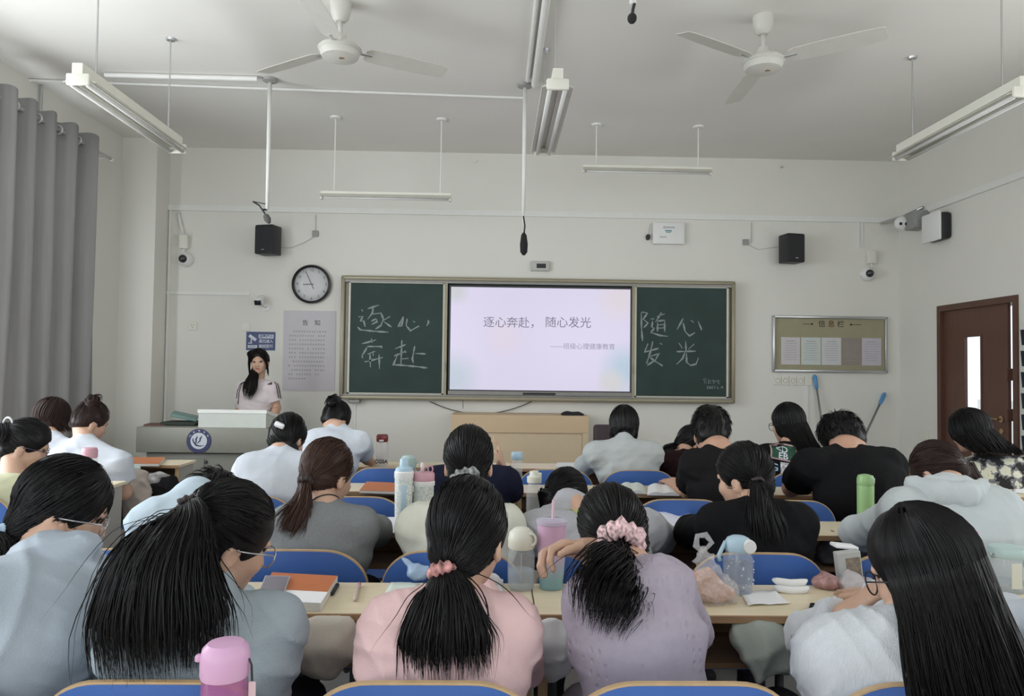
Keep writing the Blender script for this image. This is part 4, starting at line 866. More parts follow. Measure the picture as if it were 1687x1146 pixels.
# ================================================================== people: bodies as one continuous distance-field surface
def smin(a, b, k):
    h = np.clip(.5 + .5 * (b - a) / k, 0, 1); return b * (1 - h) + a * h - k * h * (1 - h)
def V3(p): return np.array([float(p[0]), float(p[1]), float(p[2])], np.float32)
YO = [0.0]
def PP(px, py, Y): return P(px, py, Y + YO[0])
class Field:
    """a smooth union of tapered limbs and ellipsoids, meshed by surface nets on a rectilinear grid"""
    def __init__(s): s.p = []
    def cap(s, a, b, ra, rb=None, k=.02, op='add', flat=False):
        rb = ra if rb is None else rb; a, b = V3(a), V3(b); r = max(ra, rb)
        s.p.append(('cap', (a, b, ra, rb, flat), k, op, np.minimum(a, b) - r, np.maximum(a, b) + r)); return s
    def ecap(s, a, b, wa, wb, side, k=.03, op='add'):
        a, b = V3(a), V3(b); r = max(wa + wb); sd = V3(side); s.p.append(('ecap', (a, b, wa, wb, sd), k, op, np.minimum(a, b) - r, np.maximum(a, b) + r)); return s
    def ell(s, c, r, R=None, k=.02, op='add'):
        c = V3(c); m = max(r); R = np.eye(3, dtype=np.float32) if R is None else np.array(R, np.float32)
        s.p.append(('ell', (c, np.array(r, np.float32), R), k, op, c - m, c + m)); return s
    def chain(s, pts, rs, k=.02):
        for i in range(len(pts) - 1): s.cap(pts[i], pts[i + 1], rs[i], rs[i + 1], k)
        return s
    def ev(s, pr, x, y, z):
        t = pr[0]
        if t == 'ell':
            c, r, R = pr[1]; dx, dy, dz = x - c[0], y - c[1], z - c[2]
            q = [R[0][i] * dx + R[1][i] * dy + R[2][i] * dz for i in range(3)]
            k0 = np.sqrt(sum((q[i] / r[i]) ** 2 for i in range(3))); k1 = np.sqrt(sum((q[i] / r[i] ** 2) ** 2 for i in range(3)))
            return k0 * (k0 - 1) / np.maximum(k1, 1e-4)
        a, b = pr[1][0], pr[1][1]; ab = b - a; L2 = max(float(ab @ ab), 1e-9); L = math.sqrt(L2)
        dx, dy, dz = x - a[0], y - a[1], z - a[2]
        tt = (dx * ab[0] + dy * ab[1] + dz * ab[2]) / L2; tc = np.clip(tt, 0, 1)
        if t == 'cap':
            ra, rb, flat = pr[1][2:]
            if flat:
                d = np.sqrt((dx - tt * ab[0]) ** 2 + (dy - tt * ab[1]) ** 2 + (dz - tt * ab[2]) ** 2) - (ra + tc * (rb - ra))
                return np.maximum(d, np.maximum(-tt * L, (tt - 1) * L))
            return np.sqrt((dx - tc * ab[0]) ** 2 + (dy - tc * ab[1]) ** 2 + (dz - tc * ab[2]) ** 2) - (ra + tc * (rb - ra))
        wa, wb, sd = pr[1][2:]; ax = ab / L; sd = sd - ax * float(sd @ ax); sd = sd / np.linalg.norm(sd); nn = np.cross(ax, sd)
        qx, qy, qz = dx - tc * ab[0], dy - tc * ab[1], dz - tc * ab[2]
        u = qx * sd[0] + qy * sd[1] + qz * sd[2]; v = qx * nn[0] + qy * nn[1] + qz * nn[2]; w = qx * ax[0] + qy * ax[1] + qz * ax[2]
        W_ = wa[0] + tc * (wb[0] - wa[0]); D_ = wa[1] + tc * (wb[1] - wa[1]); m = np.minimum(W_, D_)
        return (np.sqrt((u / W_) ** 2 + (v / D_) ** 2 + (w / m) ** 2) - 1) * m
    def mesh(s, h, fine=None, hf=None, noise=0.0, seed=0, nf=34.0, zlow=None, hlow=None, crease=False):
        lo = np.min([p[4] for p in s.p if p[3] == 'add'], 0) - 3 * h; hi = np.max([p[5] for p in s.p if p[3] == 'add'], 0) + 3 * h
        ax = []
        for i in range(3):
            v = [float(lo[i])]
            while v[-1] < hi[i]:
                st = h
                if i == 2 and zlow is not None and v[-1] < zlow: st = hlow
                if fine:
                    for (c, r) in fine:
                        if abs(v[-1] - c[i]) < r: st = hf
                v.append(v[-1] + st)
            ax.append(np.array(v, np.float32))
        F = np.full([len(a) for a in ax], 1.0, np.float32); mg = max(.03, 3 * h)
        for pr in s.p:
            k, op = pr[2], pr[3]; sl = []
            for i in range(3):
                i0 = max(0, np.searchsorted(ax[i], pr[4][i] - mg - k) - 1); i1 = min(len(ax[i]), np.searchsorted(ax[i], pr[5][i] + mg + k) + 1); sl.append(slice(i0, i1))
            if any(q.start >= q.stop for q in sl): continue
            x, y, z = ax[0][sl[0]][:, None, None], ax[1][sl[1]][None, :, None], ax[2][sl[2]][None, None, :]
            d = s.ev(pr, x, y, z).astype(np.float32); sub = F[sl[0], sl[1], sl[2]]
            if op == 'add': F[sl[0], sl[1], sl[2]] = smin(sub, d, k)
            elif op == 'sub': F[sl[0], sl[1], sl[2]] = -smin(-sub, d, k)
        if noise:
            rs = np.random.RandomState(seed); X, Y, Z = ax[0][:, None, None], ax[1][None, :, None], ax[2][None, None, :]; N = 0
            near = 1.0
            for j in range(6 if crease else 4):
                d1 = rs.normal(size=3) * ((1, .5, 1) if crease else 1); d1 /= np.linalg.norm(d1); d2 = rs.normal(size=3); f = nf * (.6 + .5 * j)
                ph = f * (d1[0] * X + d1[1] * Y + d1[2] * Z) + 1.9 * np.sin(7 * (d2[0] * X + d2[1] * Y + d2[2] * Z) + j) + rs.uniform(0, 6)
                if crease:   # long narrow ridges, each in its own stretch of the cloth
                    d3 = rs.normal(size=3); mk = np.clip(np.sin(11 * (d3[0] * X + d3[1] * Y + d3[2] * Z) + rs.uniform(0, 6)) * 1.4, 0, 1)
                    N = N - mk * (1 - np.abs(np.sin(ph * .5))) ** 2 / (1 + .25 * j)
                else: N = N + np.sin(ph) / (1 + .5 * j)
            F += (noise * N).astype(np.float32)
        neg = F < 0
        c = np.zeros([n - 1 for n in F.shape], np.uint8)
        for i in (0, 1):
            for j in (0, 1):
                for k in (0, 1): c += neg[i:neg.shape[0] - 1 + i, j:neg.shape[1] - 1 + j, k:neg.shape[2] - 1 + k]
        act = (c > 0) & (c < 8); idx = np.argwhere(act); vid = np.full(act.shape, -1, np.int32); vid[act] = np.arange(len(idx))
        acc = np.zeros((len(idx), 3)); cnt = np.zeros(len(idx))
        cor = [np.array((i, j, k)) for i in (0, 1) for j in (0, 1) for k in (0, 1)]
        fv = [F[tuple((idx + q).T)] for q in cor]
        for i in range(8):
            for j in range(i + 1, 8):
                if np.abs(cor[i] - cor[j]).sum() != 1: continue
                m = (fv[i] < 0) != (fv[j] < 0); t = fv[i][m] / (fv[i][m] - fv[j][m]); acc[m] += cor[i] + t[:, None] * (cor[j] - cor[i]); cnt[m] += 1
        loc = acc / cnt[:, None]; V = np.empty((len(idx), 3))
        for i in range(3): a = ax[i]; V[:, i] = a[idx[:, i]] + loc[:, i] * (a[np.minimum(idx[:, i] + 1, len(a) - 1)] - a[idx[:, i]])
        Q = []
        e = neg[:-1, 1:-1, 1:-1] != neg[1:, 1:-1, 1:-1]; I = np.argwhere(e); i, j, k = I[:, 0], I[:, 1] + 1, I[:, 2] + 1
        q = np.stack([vid[i, j - 1, k - 1], vid[i, j, k - 1], vid[i, j, k], vid[i, j - 1, k]], 1); f = ~neg[i, j, k]; q[f] = q[f][:, ::-1]; Q.append(q)
        e = neg[1:-1, :-1, 1:-1] != neg[1:-1, 1:, 1:-1]; I = np.argwhere(e); i, j, k = I[:, 0] + 1, I[:, 1], I[:, 2] + 1
        q = np.stack([vid[i - 1, j, k - 1], vid[i - 1, j, k], vid[i, j, k], vid[i, j, k - 1]], 1); f = ~neg[i, j, k]; q[f] = q[f][:, ::-1]; Q.append(q)
        e = neg[1:-1, 1:-1, :-1] != neg[1:-1, 1:-1, 1:]; I = np.argwhere(e); i, j, k = I[:, 0] + 1, I[:, 1] + 1, I[:, 2]
        q = np.stack([vid[i - 1, j - 1, k], vid[i, j - 1, k], vid[i, j, k], vid[i - 1, j, k]], 1); f = ~neg[i, j, k]; q[f] = q[f][:, ::-1]; Q.append(q)
        return V, np.concatenate(Q)
def npmesh(name, V, Q, m, parent, smooth=True):
    me = bpy.data.meshes.new(name); n = Q.shape[1]
    me.vertices.add(len(V)); me.vertices.foreach_set('co', np.ascontiguousarray(V, np.float32).ravel())
    me.loops.add(Q.size); me.loops.foreach_set('vertex_index', np.ascontiguousarray(Q, np.int32).ravel())
    me.polygons.add(len(Q)); me.polygons.foreach_set('loop_start', np.arange(0, Q.size, n, dtype=np.int32)); me.polygons.foreach_set('loop_total', np.full(len(Q), n, np.int32))
    me.update(calc_edges=True); me.validate()
    return link(name, me, m, parent, True, smooth)
def strands_mesh(paths, radii, sides=4):
    """paths (N,M,3), radii (N,M) -> verts, quads of thin tubes"""
    N, Mn, _ = paths.shape; T = np.gradient(paths, axis=1); T /= np.maximum(np.linalg.norm(T, axis=2, keepdims=True), 1e-9)
    up = np.array([.31, .87, .38]); A = np.cross(T, up); A /= np.maximum(np.linalg.norm(A, axis=2, keepdims=True), 1e-6); B = np.cross(T, A)
    vs = []
    for j in range(sides):
        an = 2 * math.pi * j / sides; vs.append(paths + (A * math.cos(an) + B * math.sin(an)) * radii[..., None])
    Vv = np.stack(vs, 2).reshape(-1, 3)
    b = (np.arange(N)[:, None, None] * Mn + np.arange(Mn - 1)[None, :, None]) * sides; j = np.arange(sides)[None, None, :]; j2 = (j + 1) % sides
    Q = np.stack([b + j, b + j2, b + sides + j2, b + sides + j], -1).reshape(-1, 4)
    return Vv, Q
def catmull(pts, n):
    p = np.array([V3(q) for q in pts], float); p = np.vstack([2 * p[0] - p[1], p, 2 * p[-1] - p[-2]]); m = len(pts) - 1
    t = np.linspace(0, m - 1e-6, n); i = t.astype(int); u = (t - i)[:, None]
    a, b, c, d = p[i], p[i + 1], p[i + 2], p[i + 3]
    return .5 * (2 * b + (c - a) * u + (2 * a - 5 * b + 4 * c - d) * u ** 2 + (-a + 3 * b - 3 * c + d) * u ** 3)

SKIN = mat('skin', (.56, .35, .25), .5, noise=.05, nscale=30)
SKIN2 = mat('skin_warm', (.50, .29, .20), .5, noise=.05, nscale=30)
M_lip = mat('lips', (.40, .13, .12), .45, noise=.03)
def hairmat(name, c, r=.42): return mat(name, c, r, noise=.25, nscale=40, spec=.22)
H_BLK = hairmat('black_hair', (.0055, .005, .0055)); H_BLK2 = hairmat('brown_black_hair', (.010, .0075, .007)); H_BRN = hairmat('brown_hair', (.048, .024, .017), .45); H_DBR = hairmat('dark_brown_hair', (.026, .014, .012), .45)
H_TIP = hairmat('light_brown_hair', (.11, .06, .04), .5)
def cloth(name, c, rough=.85, noise=.04, nscale=20, bump=.25, bscale=260, **k): k.setdefault('spec', .12); return mat(name, c, rough, noise=noise, nscale=nscale, bump=bump, bscale=bscale, **k)
EC, ER = np.array([0, -.008, .028]), np.array([.083, .104, .103])      # hair shell ellipsoid in head space

def head_matrix(pos, yaw, pitch, roll, sc):
    return Matrix.Translation(Vector(pos)) @ Matrix.Rotation(-math.radians(yaw), 4, 'Z') @ Matrix.Rotation(-math.radians(pitch), 4, 'X') @ Matrix.Rotation(math.radians(roll), 4, 'Y') @ Matrix.Scale(sc, 4)
def add_head(F, M, sc, R):
    p = lambda x, y, z: M @ Vector((x, y, z))
    e = lambda c, r, k=.015, op='add': F.ell(p(*c), [v * sc for v in r], R, k, op)
    e((0, -.010, .026), (.073, .092, .090)); e((0, .028, -.012), (.066, .066, .078)); e((0, .036, -.058), (.050, .050, .050), .025); e((0, .074, -.088), (.020, .018, .018), .025)
    for s in (-1, 1):
        e((s * .030, .077, .004), (.018, .014, .012), .008, 'sub'); e((s * .036, .066, -.026), (.024, .022, .022), .02)
        e((s * .074, -.008, -.020), (.011, .020, .032), .006); e((s * .082, -.004, -.016), (.006, .010, .018), .004, 'sub')
    e((0, .082, .022), (.05, .012, .010), .015)
    F.cap(p(0, .088, .006), p(0, .104, -.030), .007 * sc, .012 * sc, .010)
    for s in (-1, 1): e((s * .011, .096, -.033), (.009, .009, .008), .006)
    e((0, .088, -.056), (.024, .010, .007), .006); e((0, .086, -.067), (.020, .010, .008), .006)
def add_hand(F, wrist, fdir, palm, curl, side, sc=1.0, spread=.0, thumb=.6):
    """palm + five fingers; fdir finger direction, palm = palm normal, side=+1: thumb on +s side"""
    f = Vector(fdir).normalized(); n = Vector(palm); n = (n - f * n.dot(f)).normalized(); s = f.cross(n) * side; w = Vector(wrist)
    kn = w + f * .085 * sc
    F.ecap(w + f * .015 * sc, w + f * .075 * sc, (.030 * sc, .016 * sc), (.040 * sc, .015 * sc), s, .012)
    F.cap(w - f * .03 * sc, w + f * .02 * sc, .024 * sc, .024 * sc, .015)
    for i, (off, ln) in enumerate(((.030, .92), (.010, 1.02), (-.010, .97), (-.029, .78))):
        a = kn + s * off * sc + n * (-.002) - f * (.006 * abs(i - 1.2)) * sc; d = f.copy() + s * (off * spread * 8); d.normalize(); ang = 0; r = .0088 * sc
        rot = Vector(s) * side
        for L, cu in ((.042, .55), (.027, 1.0), (.021, .7)):
            ang += curl * cu; dd = d * math.cos(ang) + n * math.sin(ang); b = a + dd * L * ln * sc; F.cap(a, b, r, r * .92, .0045); a = b; r *= .92
    a = w + f * .022 * sc + s * .026 * sc; d = (f * .75 + s * .62 + n * .35 * thumb).normalized(); b = a + d * .042 * sc; F.cap(a, b, .0125 * sc, .0105 * sc, .010)
    d2 = (f * .95 + s * (.25 - .5 * thumb) + n * .45 * thumb).normalized(); c = b + d2 * .030 * sc; F.cap(b, c, .0105 * sc, .0095 * sc, .004); F.cap(c, c + (d2 + n * .2).normalized() * .022 * sc, .0095 * sc, .008 * sc, .004)

def person(label, hd, yaw, pitch, roll, shl, shr, pel, top, hair, hm=None, skin=None, sc=1.0, el=None, wr=None, sleeve='long', hands=None, fat=1.0, h=.009, trousers=(.03, .03, .04),
           tname='shirt', fold=.0035, extras=None, stand=False, back=.03, neck_r=.047, fineh=None, cat='person', collar=False, hem=None, loosef=1.0, group=None, nb=None):
    skin = skin or SKIN; hm = hm or H_BLK
    g = lambda t: PP(*t) if len(t) == 3 and abs(t[0]) > 12 or (len(t) == 3 and abs(t[1]) > 12) else Vector(t)
    H = g(hd); SL, SR = g(shl), g(shr); PV = Vector((pel[0], pel[1], pel[2] if len(pel) > 2 else .53))
    M = head_matrix(H, yaw, pitch, roll, sc); Rn = np.array(M.to_3x3() * (1 / sc))
    root = empty('person', (PV.x, PV.y, 0), label, cat, group)
    SC = (SL + SR) / 2; side = (SR - SL).normalized(); fw = 1 if not stand else -1
    fwd = Vector((-side.y, side.x, 0)).normalized()
    NB = nb and Vector(nb) or SC + Vector((0, 0, .045 * sc)) + fwd * .015
    body, shirt = Field(), Field()
    hn = M @ Vector((0, -.028, -.055)); ear = M @ Vector((0, -.01, 0))
    add_head(body, M, sc, Rn)
    body.cap(hn, NB, neck_r * sc, (neck_r + .006) * sc, .02); body.cap(NB, NB.lerp(SC, .7), (neck_r + .006) * sc, .06 * sc, .02)
    ax = SC - PV; bk = -fwd
    C1 = PV.lerp(SC, .42) + bk * back; C2 = PV.lerp(SC, .78) + bk * back * .9
    w = fat * sc
    def torso(F, d, kk=.035):
        F.ecap(PV - fwd * .01, C1, (.158 * w + d, .115 * w + d), (.132 * w + d, .092 * w + d), side, kk)
        F.ecap(C1, C2, (.132 * w + d, .092 * w + d), (.148 * w + d, .090 * w + d), side, kk)
        F.ecap(C2, SC + bk * .01, (.148 * w + d, .090 * w + d), (.118 * w + d, .055 * sc + d), side, kk)
        F.cap(SL, SR, .052 * sc + d, .052 * sc + d, kk); F.cap(NB - Vector((0, 0, .012)), SL, .040 * sc + d, .046 * sc + d, kk); F.cap(NB - Vector((0, 0, .012)), SR, .040 * sc + d, .046 * sc + d, kk)
    torso(body, -.006)
    dk = pel[3] if len(pel) > 3 else None
    EL = []; WR = []
    for i, (s, S_) in enumerate(((-1, SL), (1, SR))):
        if el and el[i] is not None: E = g(el[i])
        else:
            E = S_ + side * s * .045 + fwd * .24 + Vector((0, 0, -.16))
            if not stand: E.z = max(E.z, .80)
        if wr and wr[i] is not None: Wp = g(wr[i])
        else: Wp = E + fwd * .20 - side * s * .13; Wp.z = .78 if not stand else E.z - .2
        EL.append(E); WR.append(Wp)
        body.cap(S_, E, .047 * sc, .039 * sc, .02); body.cap(E, E.lerp(Wp, .35), .039 * sc, .038 * sc, .015); body.cap(E.lerp(Wp, .35), Wp, .038 * sc, .026 * sc, .015)
        hp = (hands or {}).get(i)
        if hp: add_hand(body, Wp, hp['f'], hp['n'], hp.get('curl', .5), hp.get('side', s), sc * hp.get('sc', 1.0), hp.get('spread', 0), hp.get('thumb', .6))
        else: add_hand(body, Wp, (Wp - E).normalized() + Vector((0, 0, -.1)), (0, 0, -1), .35, s if not stand else -s, sc)
    # legs
    legs = Field()
    for s in (-1, 1):
        hip = PV + side * s * .09 * sc + Vector((0, 0, -.02))
        if stand: kn = Vector((hip.x, hip.y, .47)); an = Vector((hip.x, hip.y, .09)); toe = an + fwd * .15
        else: kn = Vector((PV.x + s * .11, PV.y + .40, .50)); an = Vector((PV.x + s * .12, PV.y + .40, .09)); toe = an + Vector((0, .15, -.02))
        for F, d in ((body, -.008), (legs, .010)):
            F.cap(hip, kn, .082 * w + d, .056 * sc + d, .03); F.cap(kn, an, .054 * sc + d, (.036 if d < 0 else .045) * sc + d, .02)
        body.cap(an + Vector((0, -.02, -.03)), toe + Vector((0, 0, -.02)), .034, .030, .02)
    legs.ecap(PV - Vector((0, 0, .03)), PV + Vector((0, 0, .05)), (.178 * w, .135 * w), (.165 * w, .125 * w), side, .03)
    fine = None
    if fineh: fine = fineh
    zl = .62 if not stand else .8
    V, Q = body.mesh(h, fine, .0042 if fineh else None, zlow=zl, hlow=.018); npmesh('body', V, Q, skin, root)
    V, Q = legs.mesh(.016, noise=.003, seed=3); npmesh('trousers', V, Q, cloth('trousers_%02x%02x%02x' % tuple(int(min(v, 1) * 255) for v in trousers), trousers), root)
    # garment
    d0 = .010 * loosef
    torso(shirt, d0)
    for i, S_ in enumerate((SL, SR)):
        E, Wp = EL[i], WR[i]
        if sleeve == 'long':
            da = d0 * .55; shirt.cap(S_, E, .048 * sc + da, .043 * sc + da, .03); shirt.cap(E, E.lerp(Wp, .93), .044 * sc + da, .032 * sc + da, .02, flat=True); shirt.cap(E, E + Vector((0, 0, .001)), .042 * sc + da, k=.03)
        elif sleeve == 'half':
            shirt.cap(S_, S_.lerp(E, .98), .056 * sc + d0, .052 * sc + d0, .03, flat=True)
        elif sleeve == 'short':
            shirt.cap(S_ - (E - S_) * .15, S_.lerp(E, .60), .056 * sc + d0, .058 * sc + d0, .025, flat=True)
    if collar: shirt.ecap(NB + Vector((0, 0, -.01)), NB.lerp(hn, .42), (.066 * sc, .066 * sc), (.062 * sc, .062 * sc), side, .012)
    if hem: hem(shirt, dict(PV=PV, SC=SC, SL=SL, SR=SR, fwd=fwd, side=side, C1=C1, C2=C2, NB=NB, EL=EL, WR=WR))
    V, Q = shirt.mesh(max(h * .85, .0065), noise=fold * 1.5, seed=int(abs(H.x * 1000)) % 97, zlow=.5, hlow=.02, crease=True, nf=48)
    so = npmesh(tname, V, Q, top, root)
    ctx = dict(root=root, M=M, sc=sc, H=H, SL=SL, SR=SR, SC=SC, PV=PV, NB=NB, EL=EL, WR=WR, fwd=fwd, side=side, shirt=so, C1=C1, C2=C2, skin=skin, hm=hm, torso=torso)
    # eyes, brows and lips
    M_eye = mat('eye_white', (.7, .68, .66), .25, noise=0); M_iris = mat('dark_iris', (.012, .008, .006), .2, noise=0)
    R3 = M.to_3x3() * (1 / sc)
    for s in (-1, 1):
        b = MB().sphere(M @ Vector((s * .030, .0735, .003)), (.0125 * sc, .0095 * sc, .0058 * sc), 12, 8, R3); b.cur = 1
        b.sphere(M @ Vector((s * .030, .0805, .003)), (.0072 * sc, .0042 * sc, .0062 * sc), 10, 6, R3).tube([M @ Vector((s * .017, .0815, .006)), M @ Vector((s * .030, .0855, .0105)), M @ Vector((s * .044, .0765, .006))], .0022 * sc, 6); b.build('eye', [M_eye, M_iris], root, True)
        MB().tube([M @ Vector((s * .014, .0905, .0185)), M @ Vector((s * .030, .0885, .023)), M @ Vector((s * .046, .076, .019))], [.0025 * sc, .003 * sc, .0015 * sc], 6).build('eyebrow', hm, root, True)
    MB().sphere(M @ Vector((0, .0935, -.056)), (.021 * sc, .006 * sc, .0042 * sc), 14, 8, R3).sphere(M @ Vector((0, .0915, -.0645)), (.018 * sc, .0065 * sc, .0050 * sc), 14, 8, R3).build('lips', M_lip, root, True)
    hair(ctx)
    for ex in (extras or []): ex(ctx)
    return ctx

# ---------------------------------------------------------------- hair
LC, LR = np.array([0, -.050, -.032]), np.array([.064, .047, .066])
def shell(c, d, k=1.0, nape=1.0):
    """point on the hair shell (skull and nape lobes together) in direction d, head space"""
    d = d / np.linalg.norm(d, axis=-1, keepdims=True); t = 1 / np.sqrt(((d / ER) ** 2).sum(-1, keepdims=True))
    r = LR * np.array([1, 1, nape]); o = (EC - LC) / r; dd = d / r; a = (dd ** 2).sum(-1, keepdims=True); b = 2 * (dd * o).sum(-1, keepdims=True); cc = (o ** 2).sum() - 1
    q = b * b - 4 * a * cc; t2 = np.where(q > 0, (-b + np.sqrt(np.maximum(q, 0))) / (2 * a), 0)
    return EC + d * np.maximum(t, t2) * k
def toworld(M, a): R = np.array(M.to_3x3()); t = np.array(M.translation); return a @ R.T + t
def cap_field(M, sc, bangs=0.0, nape=1.0, ears=True, vol=0.0, side=0.0):
    F = Field(); R = np.array(M.to_3x3() * (1 / sc)); p = lambda x, y, z: M @ Vector((x, y, z)); e = lambda c, r, k=.015, op='add': F.ell(p(*c), [v * sc for v in r], R, k, op)
    e(EC, ER + vol)
    e(LC, (LR[0] + vol, LR[1] + vol, LR[2] * nape))
    if side:
        for s in (-1, 1): e((s * .060, .0, -.03), (.026, .055, .06 * side), .02)
    e((0, .100, -.045 - .03 * bangs), (.072, .066, .100), .012, 'sub'); e((0, .055, -.105), (.06, .07, .05), .01, 'sub')
    if ears:
        for s in (-1, 1): e((s * .088, .008, -.036), (.024, .030, .036), .008, 'sub')
    return F
def finish_hair(ctx, F, paths=None, rads=None, h=.0075, noise=.0010, m2=None, sides=3):
    V, Q = F.mesh(h, noise=noise, seed=5, nf=70); ho = npmesh('hair', V, Q, ctx['hm'], ctx['root'])
    if paths is not None:
        if not isinstance(paths, list): paths, rads = [paths], [rads]
        Vs, Qs, n = [], [], 0
        for p_, r_ in zip(paths, rads):
            v, q = strands_mesh(p_, r_, sides); Vs.append(v); Qs.append(q + n); n += len(v)
        so = npmesh('hair_strands', np.concatenate(Vs), np.concatenate(Qs), m2 or ctx['hm'], ho); so['kind'] = 'stuff'
    return ho
def pulled(M, tie, n, rs, seg=11, nape=1.0, lift=1.008, sc=1.0, zmin=-.55, thick=.0018):
    """strands lying over the skull from the hairline to the tie"""
    roots = []
    while len(roots) < n:
        d = rs.normal(size=3); d /= np.linalg.norm(d)
        if d[1] > .55 and d[2] < .45: continue
        if d[2] < (zmin if d[1] > -.1 else -.86): continue
        if abs(d[0]) > .75 and d[2] < -.15 and d[1] > .0: continue
        roots.append(d)
    D = np.array(roots); T = np.array(tie, float); T /= np.linalg.norm(T)
    t = np.linspace(0, 1, seg)[None, :, None]; om = np.arccos(np.clip(D @ T, -1, 1))[:, None, None] + 1e-4
    S_ = (np.sin((1 - t) * om) * D[:, None, :] + np.sin(t * om) * T) / np.sin(om)
    pts = shell(None, S_, lift, nape) + rs.normal(size=(n, 1, 3)) * .0016 + rs.normal(size=(n, seg, 3)) * .0004
    rad = np.full((n, seg), thick) * rs.uniform(.5, 1.15, (n, 1)) * sc; rad[:, 0] *= .35
    return toworld(M, pts), rad
def tail(guide, radii, n, rs, seg=14, flat=.55, flatdir=(0, 1, 0), jit=.10, thick=.0032, taper=.35, wave=.004, lens=(.75, 1.0)):
    """a bundle of strands along a guide"""
    G = catmull(guide, seg); R_ = np.interp(np.linspace(0, 1, seg), np.linspace(0, 1, len(radii)), radii)
    T = np.gradient(G, axis=0); T /= np.linalg.norm(T, axis=1, keepdims=True); fd = np.array(flatdir, float)
    A = np.cross(T, fd); A /= np.maximum(np.linalg.norm(A, axis=1, keepdims=True), 1e-6); B = np.cross(A, T)
    a = rs.uniform(0, 2 * np.pi, n); r = np.sqrt(rs.uniform(.02, 1, n)); u, v = r * np.cos(a), r * np.sin(a) * flat
    L = rs.uniform(lens[0], lens[1], n); t = np.linspace(0, 1, seg)
    paths = np.empty((n, seg, 3))
    for i in range(n):
        s = t * L[i]; ii = s * (seg - 1)
        g = np.stack([np.interp(ii, np.arange(seg), G[:, c]) for c in range(3)], 1); rr = np.interp(ii, np.arange(seg), R_)
        aa = np.stack([np.interp(ii, np.arange(seg), A[:, c]) for c in range(3)], 1); bb = np.stack([np.interp(ii, np.arange(seg), B[:, c]) for c in range(3)], 1)
        ph = rs.uniform(0, 6); jj = 1 + jit * rs.normal() * t
        paths[i] = g + aa * ((u[i] * rr * jj) + wave * np.sin(t * 7 + ph) * t)[:, None] + bb * ((v[i] * rr * jj) + wave * np.cos(t * 6 + ph) * t)[:, None]
    rad = np.full((n, seg), thick) * rs.uniform(.55, 1.2, (n, 1)); rad *= np.clip((1 - t) / taper, .12, 1)[None, :]
    return paths, rad
def core(F, guide, radii, flat, k=.02, m=.5, upto=.7):
    n = 9; G = catmull(guide, n); R_ = np.interp(np.linspace(0, 1, n), np.linspace(0, 1, len(radii)), radii) * m
    for i in range(int(n * upto) - 1):
        F.ecap(G[i], G[i + 1], (R_[i], max(R_[i] * flat, .006)), (R_[i + 1], max(R_[i + 1] * flat, .006)), (1, 0, 0), k)
def scrunchie(ctx, c, axis, R_, r, m, name='hair_tie', bumps=9, seed=0):
    ax = Vector(axis).normalized(); up = Vector((0, 0, 1)) if abs(ax.z) < .9 else Vector((1, 0, 0)); a = ax.cross(up).normalized(); b = ax.cross(a); n, k = 36, 10; mb = MB(); rs = random.Random(seed); vs = []
    for i in range(n):
        t = 2 * math.pi * i / n; rr = r * (1 + .28 * math.sin(bumps * t) + .12 * rs.uniform(-1, 1)); Rm = R_ * (1 + .10 * math.sin(bumps * .5 * t + 1))
        d = a * math.cos(t) + b * math.sin(t)
        for j in range(k):
            q = 2 * math.pi * j / k; vs.append(Vector(c) + d * (Rm + rr * math.cos(q)) + ax * rr * math.sin(q) * 1.15)
    mb.add(vs, [(i * k + j, ((i + 1) % n) * k + j, ((i + 1) % n) * k + (j + 1) % k, i * k + (j + 1) % k) for i in range(n) for j in range(k)])
    return mb.build(name, m, ctx['root'], True)
def tie_dir(M, px, py):
    """where the sight line of a photo pixel meets the back of the hair shell, as a head-space direction"""
    I = M.inverted(); o = I @ CAM; d = (I @ P(px, py, 3.0) - o); o = (np.array(o) - EC) / ER; d = np.array(d) / ER
    a, b, c = d @ d, 2 * o @ d, o @ o - 1; q = b * b - 4 * a * c
    t = (-b - math.sqrt(q)) / (2 * a) if q > 0 else -b / (2 * a)
    v = (o + d * t) * ER; return v / np.linalg.norm(v)
def hair_tail(tie0, guide, radii, n=170, npull=260, flat=.55, tie_m=None, tie_R=.024, tie_r=.011, bumps=9, bangs=0, nape=1.0, m2=None, wisps=0, thick=.0032, h=.0075, lens=(.75, 1.0), extra=None, seed=1, vol=0.0, jit=.1, core_upto=.8, tie_name='hair_tie', wave=.004, pthick=.0018):
    """pulled-back hair with a tail; guide in photo points or room points, first = at the tie"""
    def f(ctx):
        rs = np.random.RandomState(seed); M, sc = ctx['M'], ctx['sc']; tie = tie_dir(M, *tie0) if len(tie0) == 2 else tie0
        F = cap_field(M, sc, bangs, nape, vol=vol)
        tw = Vector(toworld(M, (shell(None, np.array(tie, float), 1.05, nape) + np.array([0, -.010, 0]))[None])[0])
        G = [tw] + [PP(*q) if abs(q[0]) > 12 or abs(q[1]) > 12 else Vector(q) for q in guide]
        core(F, G, radii, flat, upto=min(core_upto, .78))
        p1, r1 = pulled(M, tie, npull, rs, sc=sc, thick=pthick, nape=nape); p2, r2 = tail(G, radii, n, rs, flat=flat, thick=thick, lens=lens, jit=jit, wave=wave)
        ps, rr = [p1, p2], [r1, r2]
        if wisps:
            p3, r3 = tail(G, [r * 1.35 for r in radii], wisps, rs, flat=flat * 1.2, thick=.0012, jit=.35, wave=.014, lens=(.5, 1.05)); ps.append(p3); rr.append(r3)
        if extra: extra(ctx, F, ps, rr, rs)
        finish_hair(ctx, F, ps, rr, h=h, m2=m2)
        if tie_m is not None:
            ax = (G[1] - G[0]).normalized(); scrunchie(ctx, G[0] + ax * .004, ax, tie_R * sc, tie_r * sc, tie_m, tie_name, bumps)
    return f
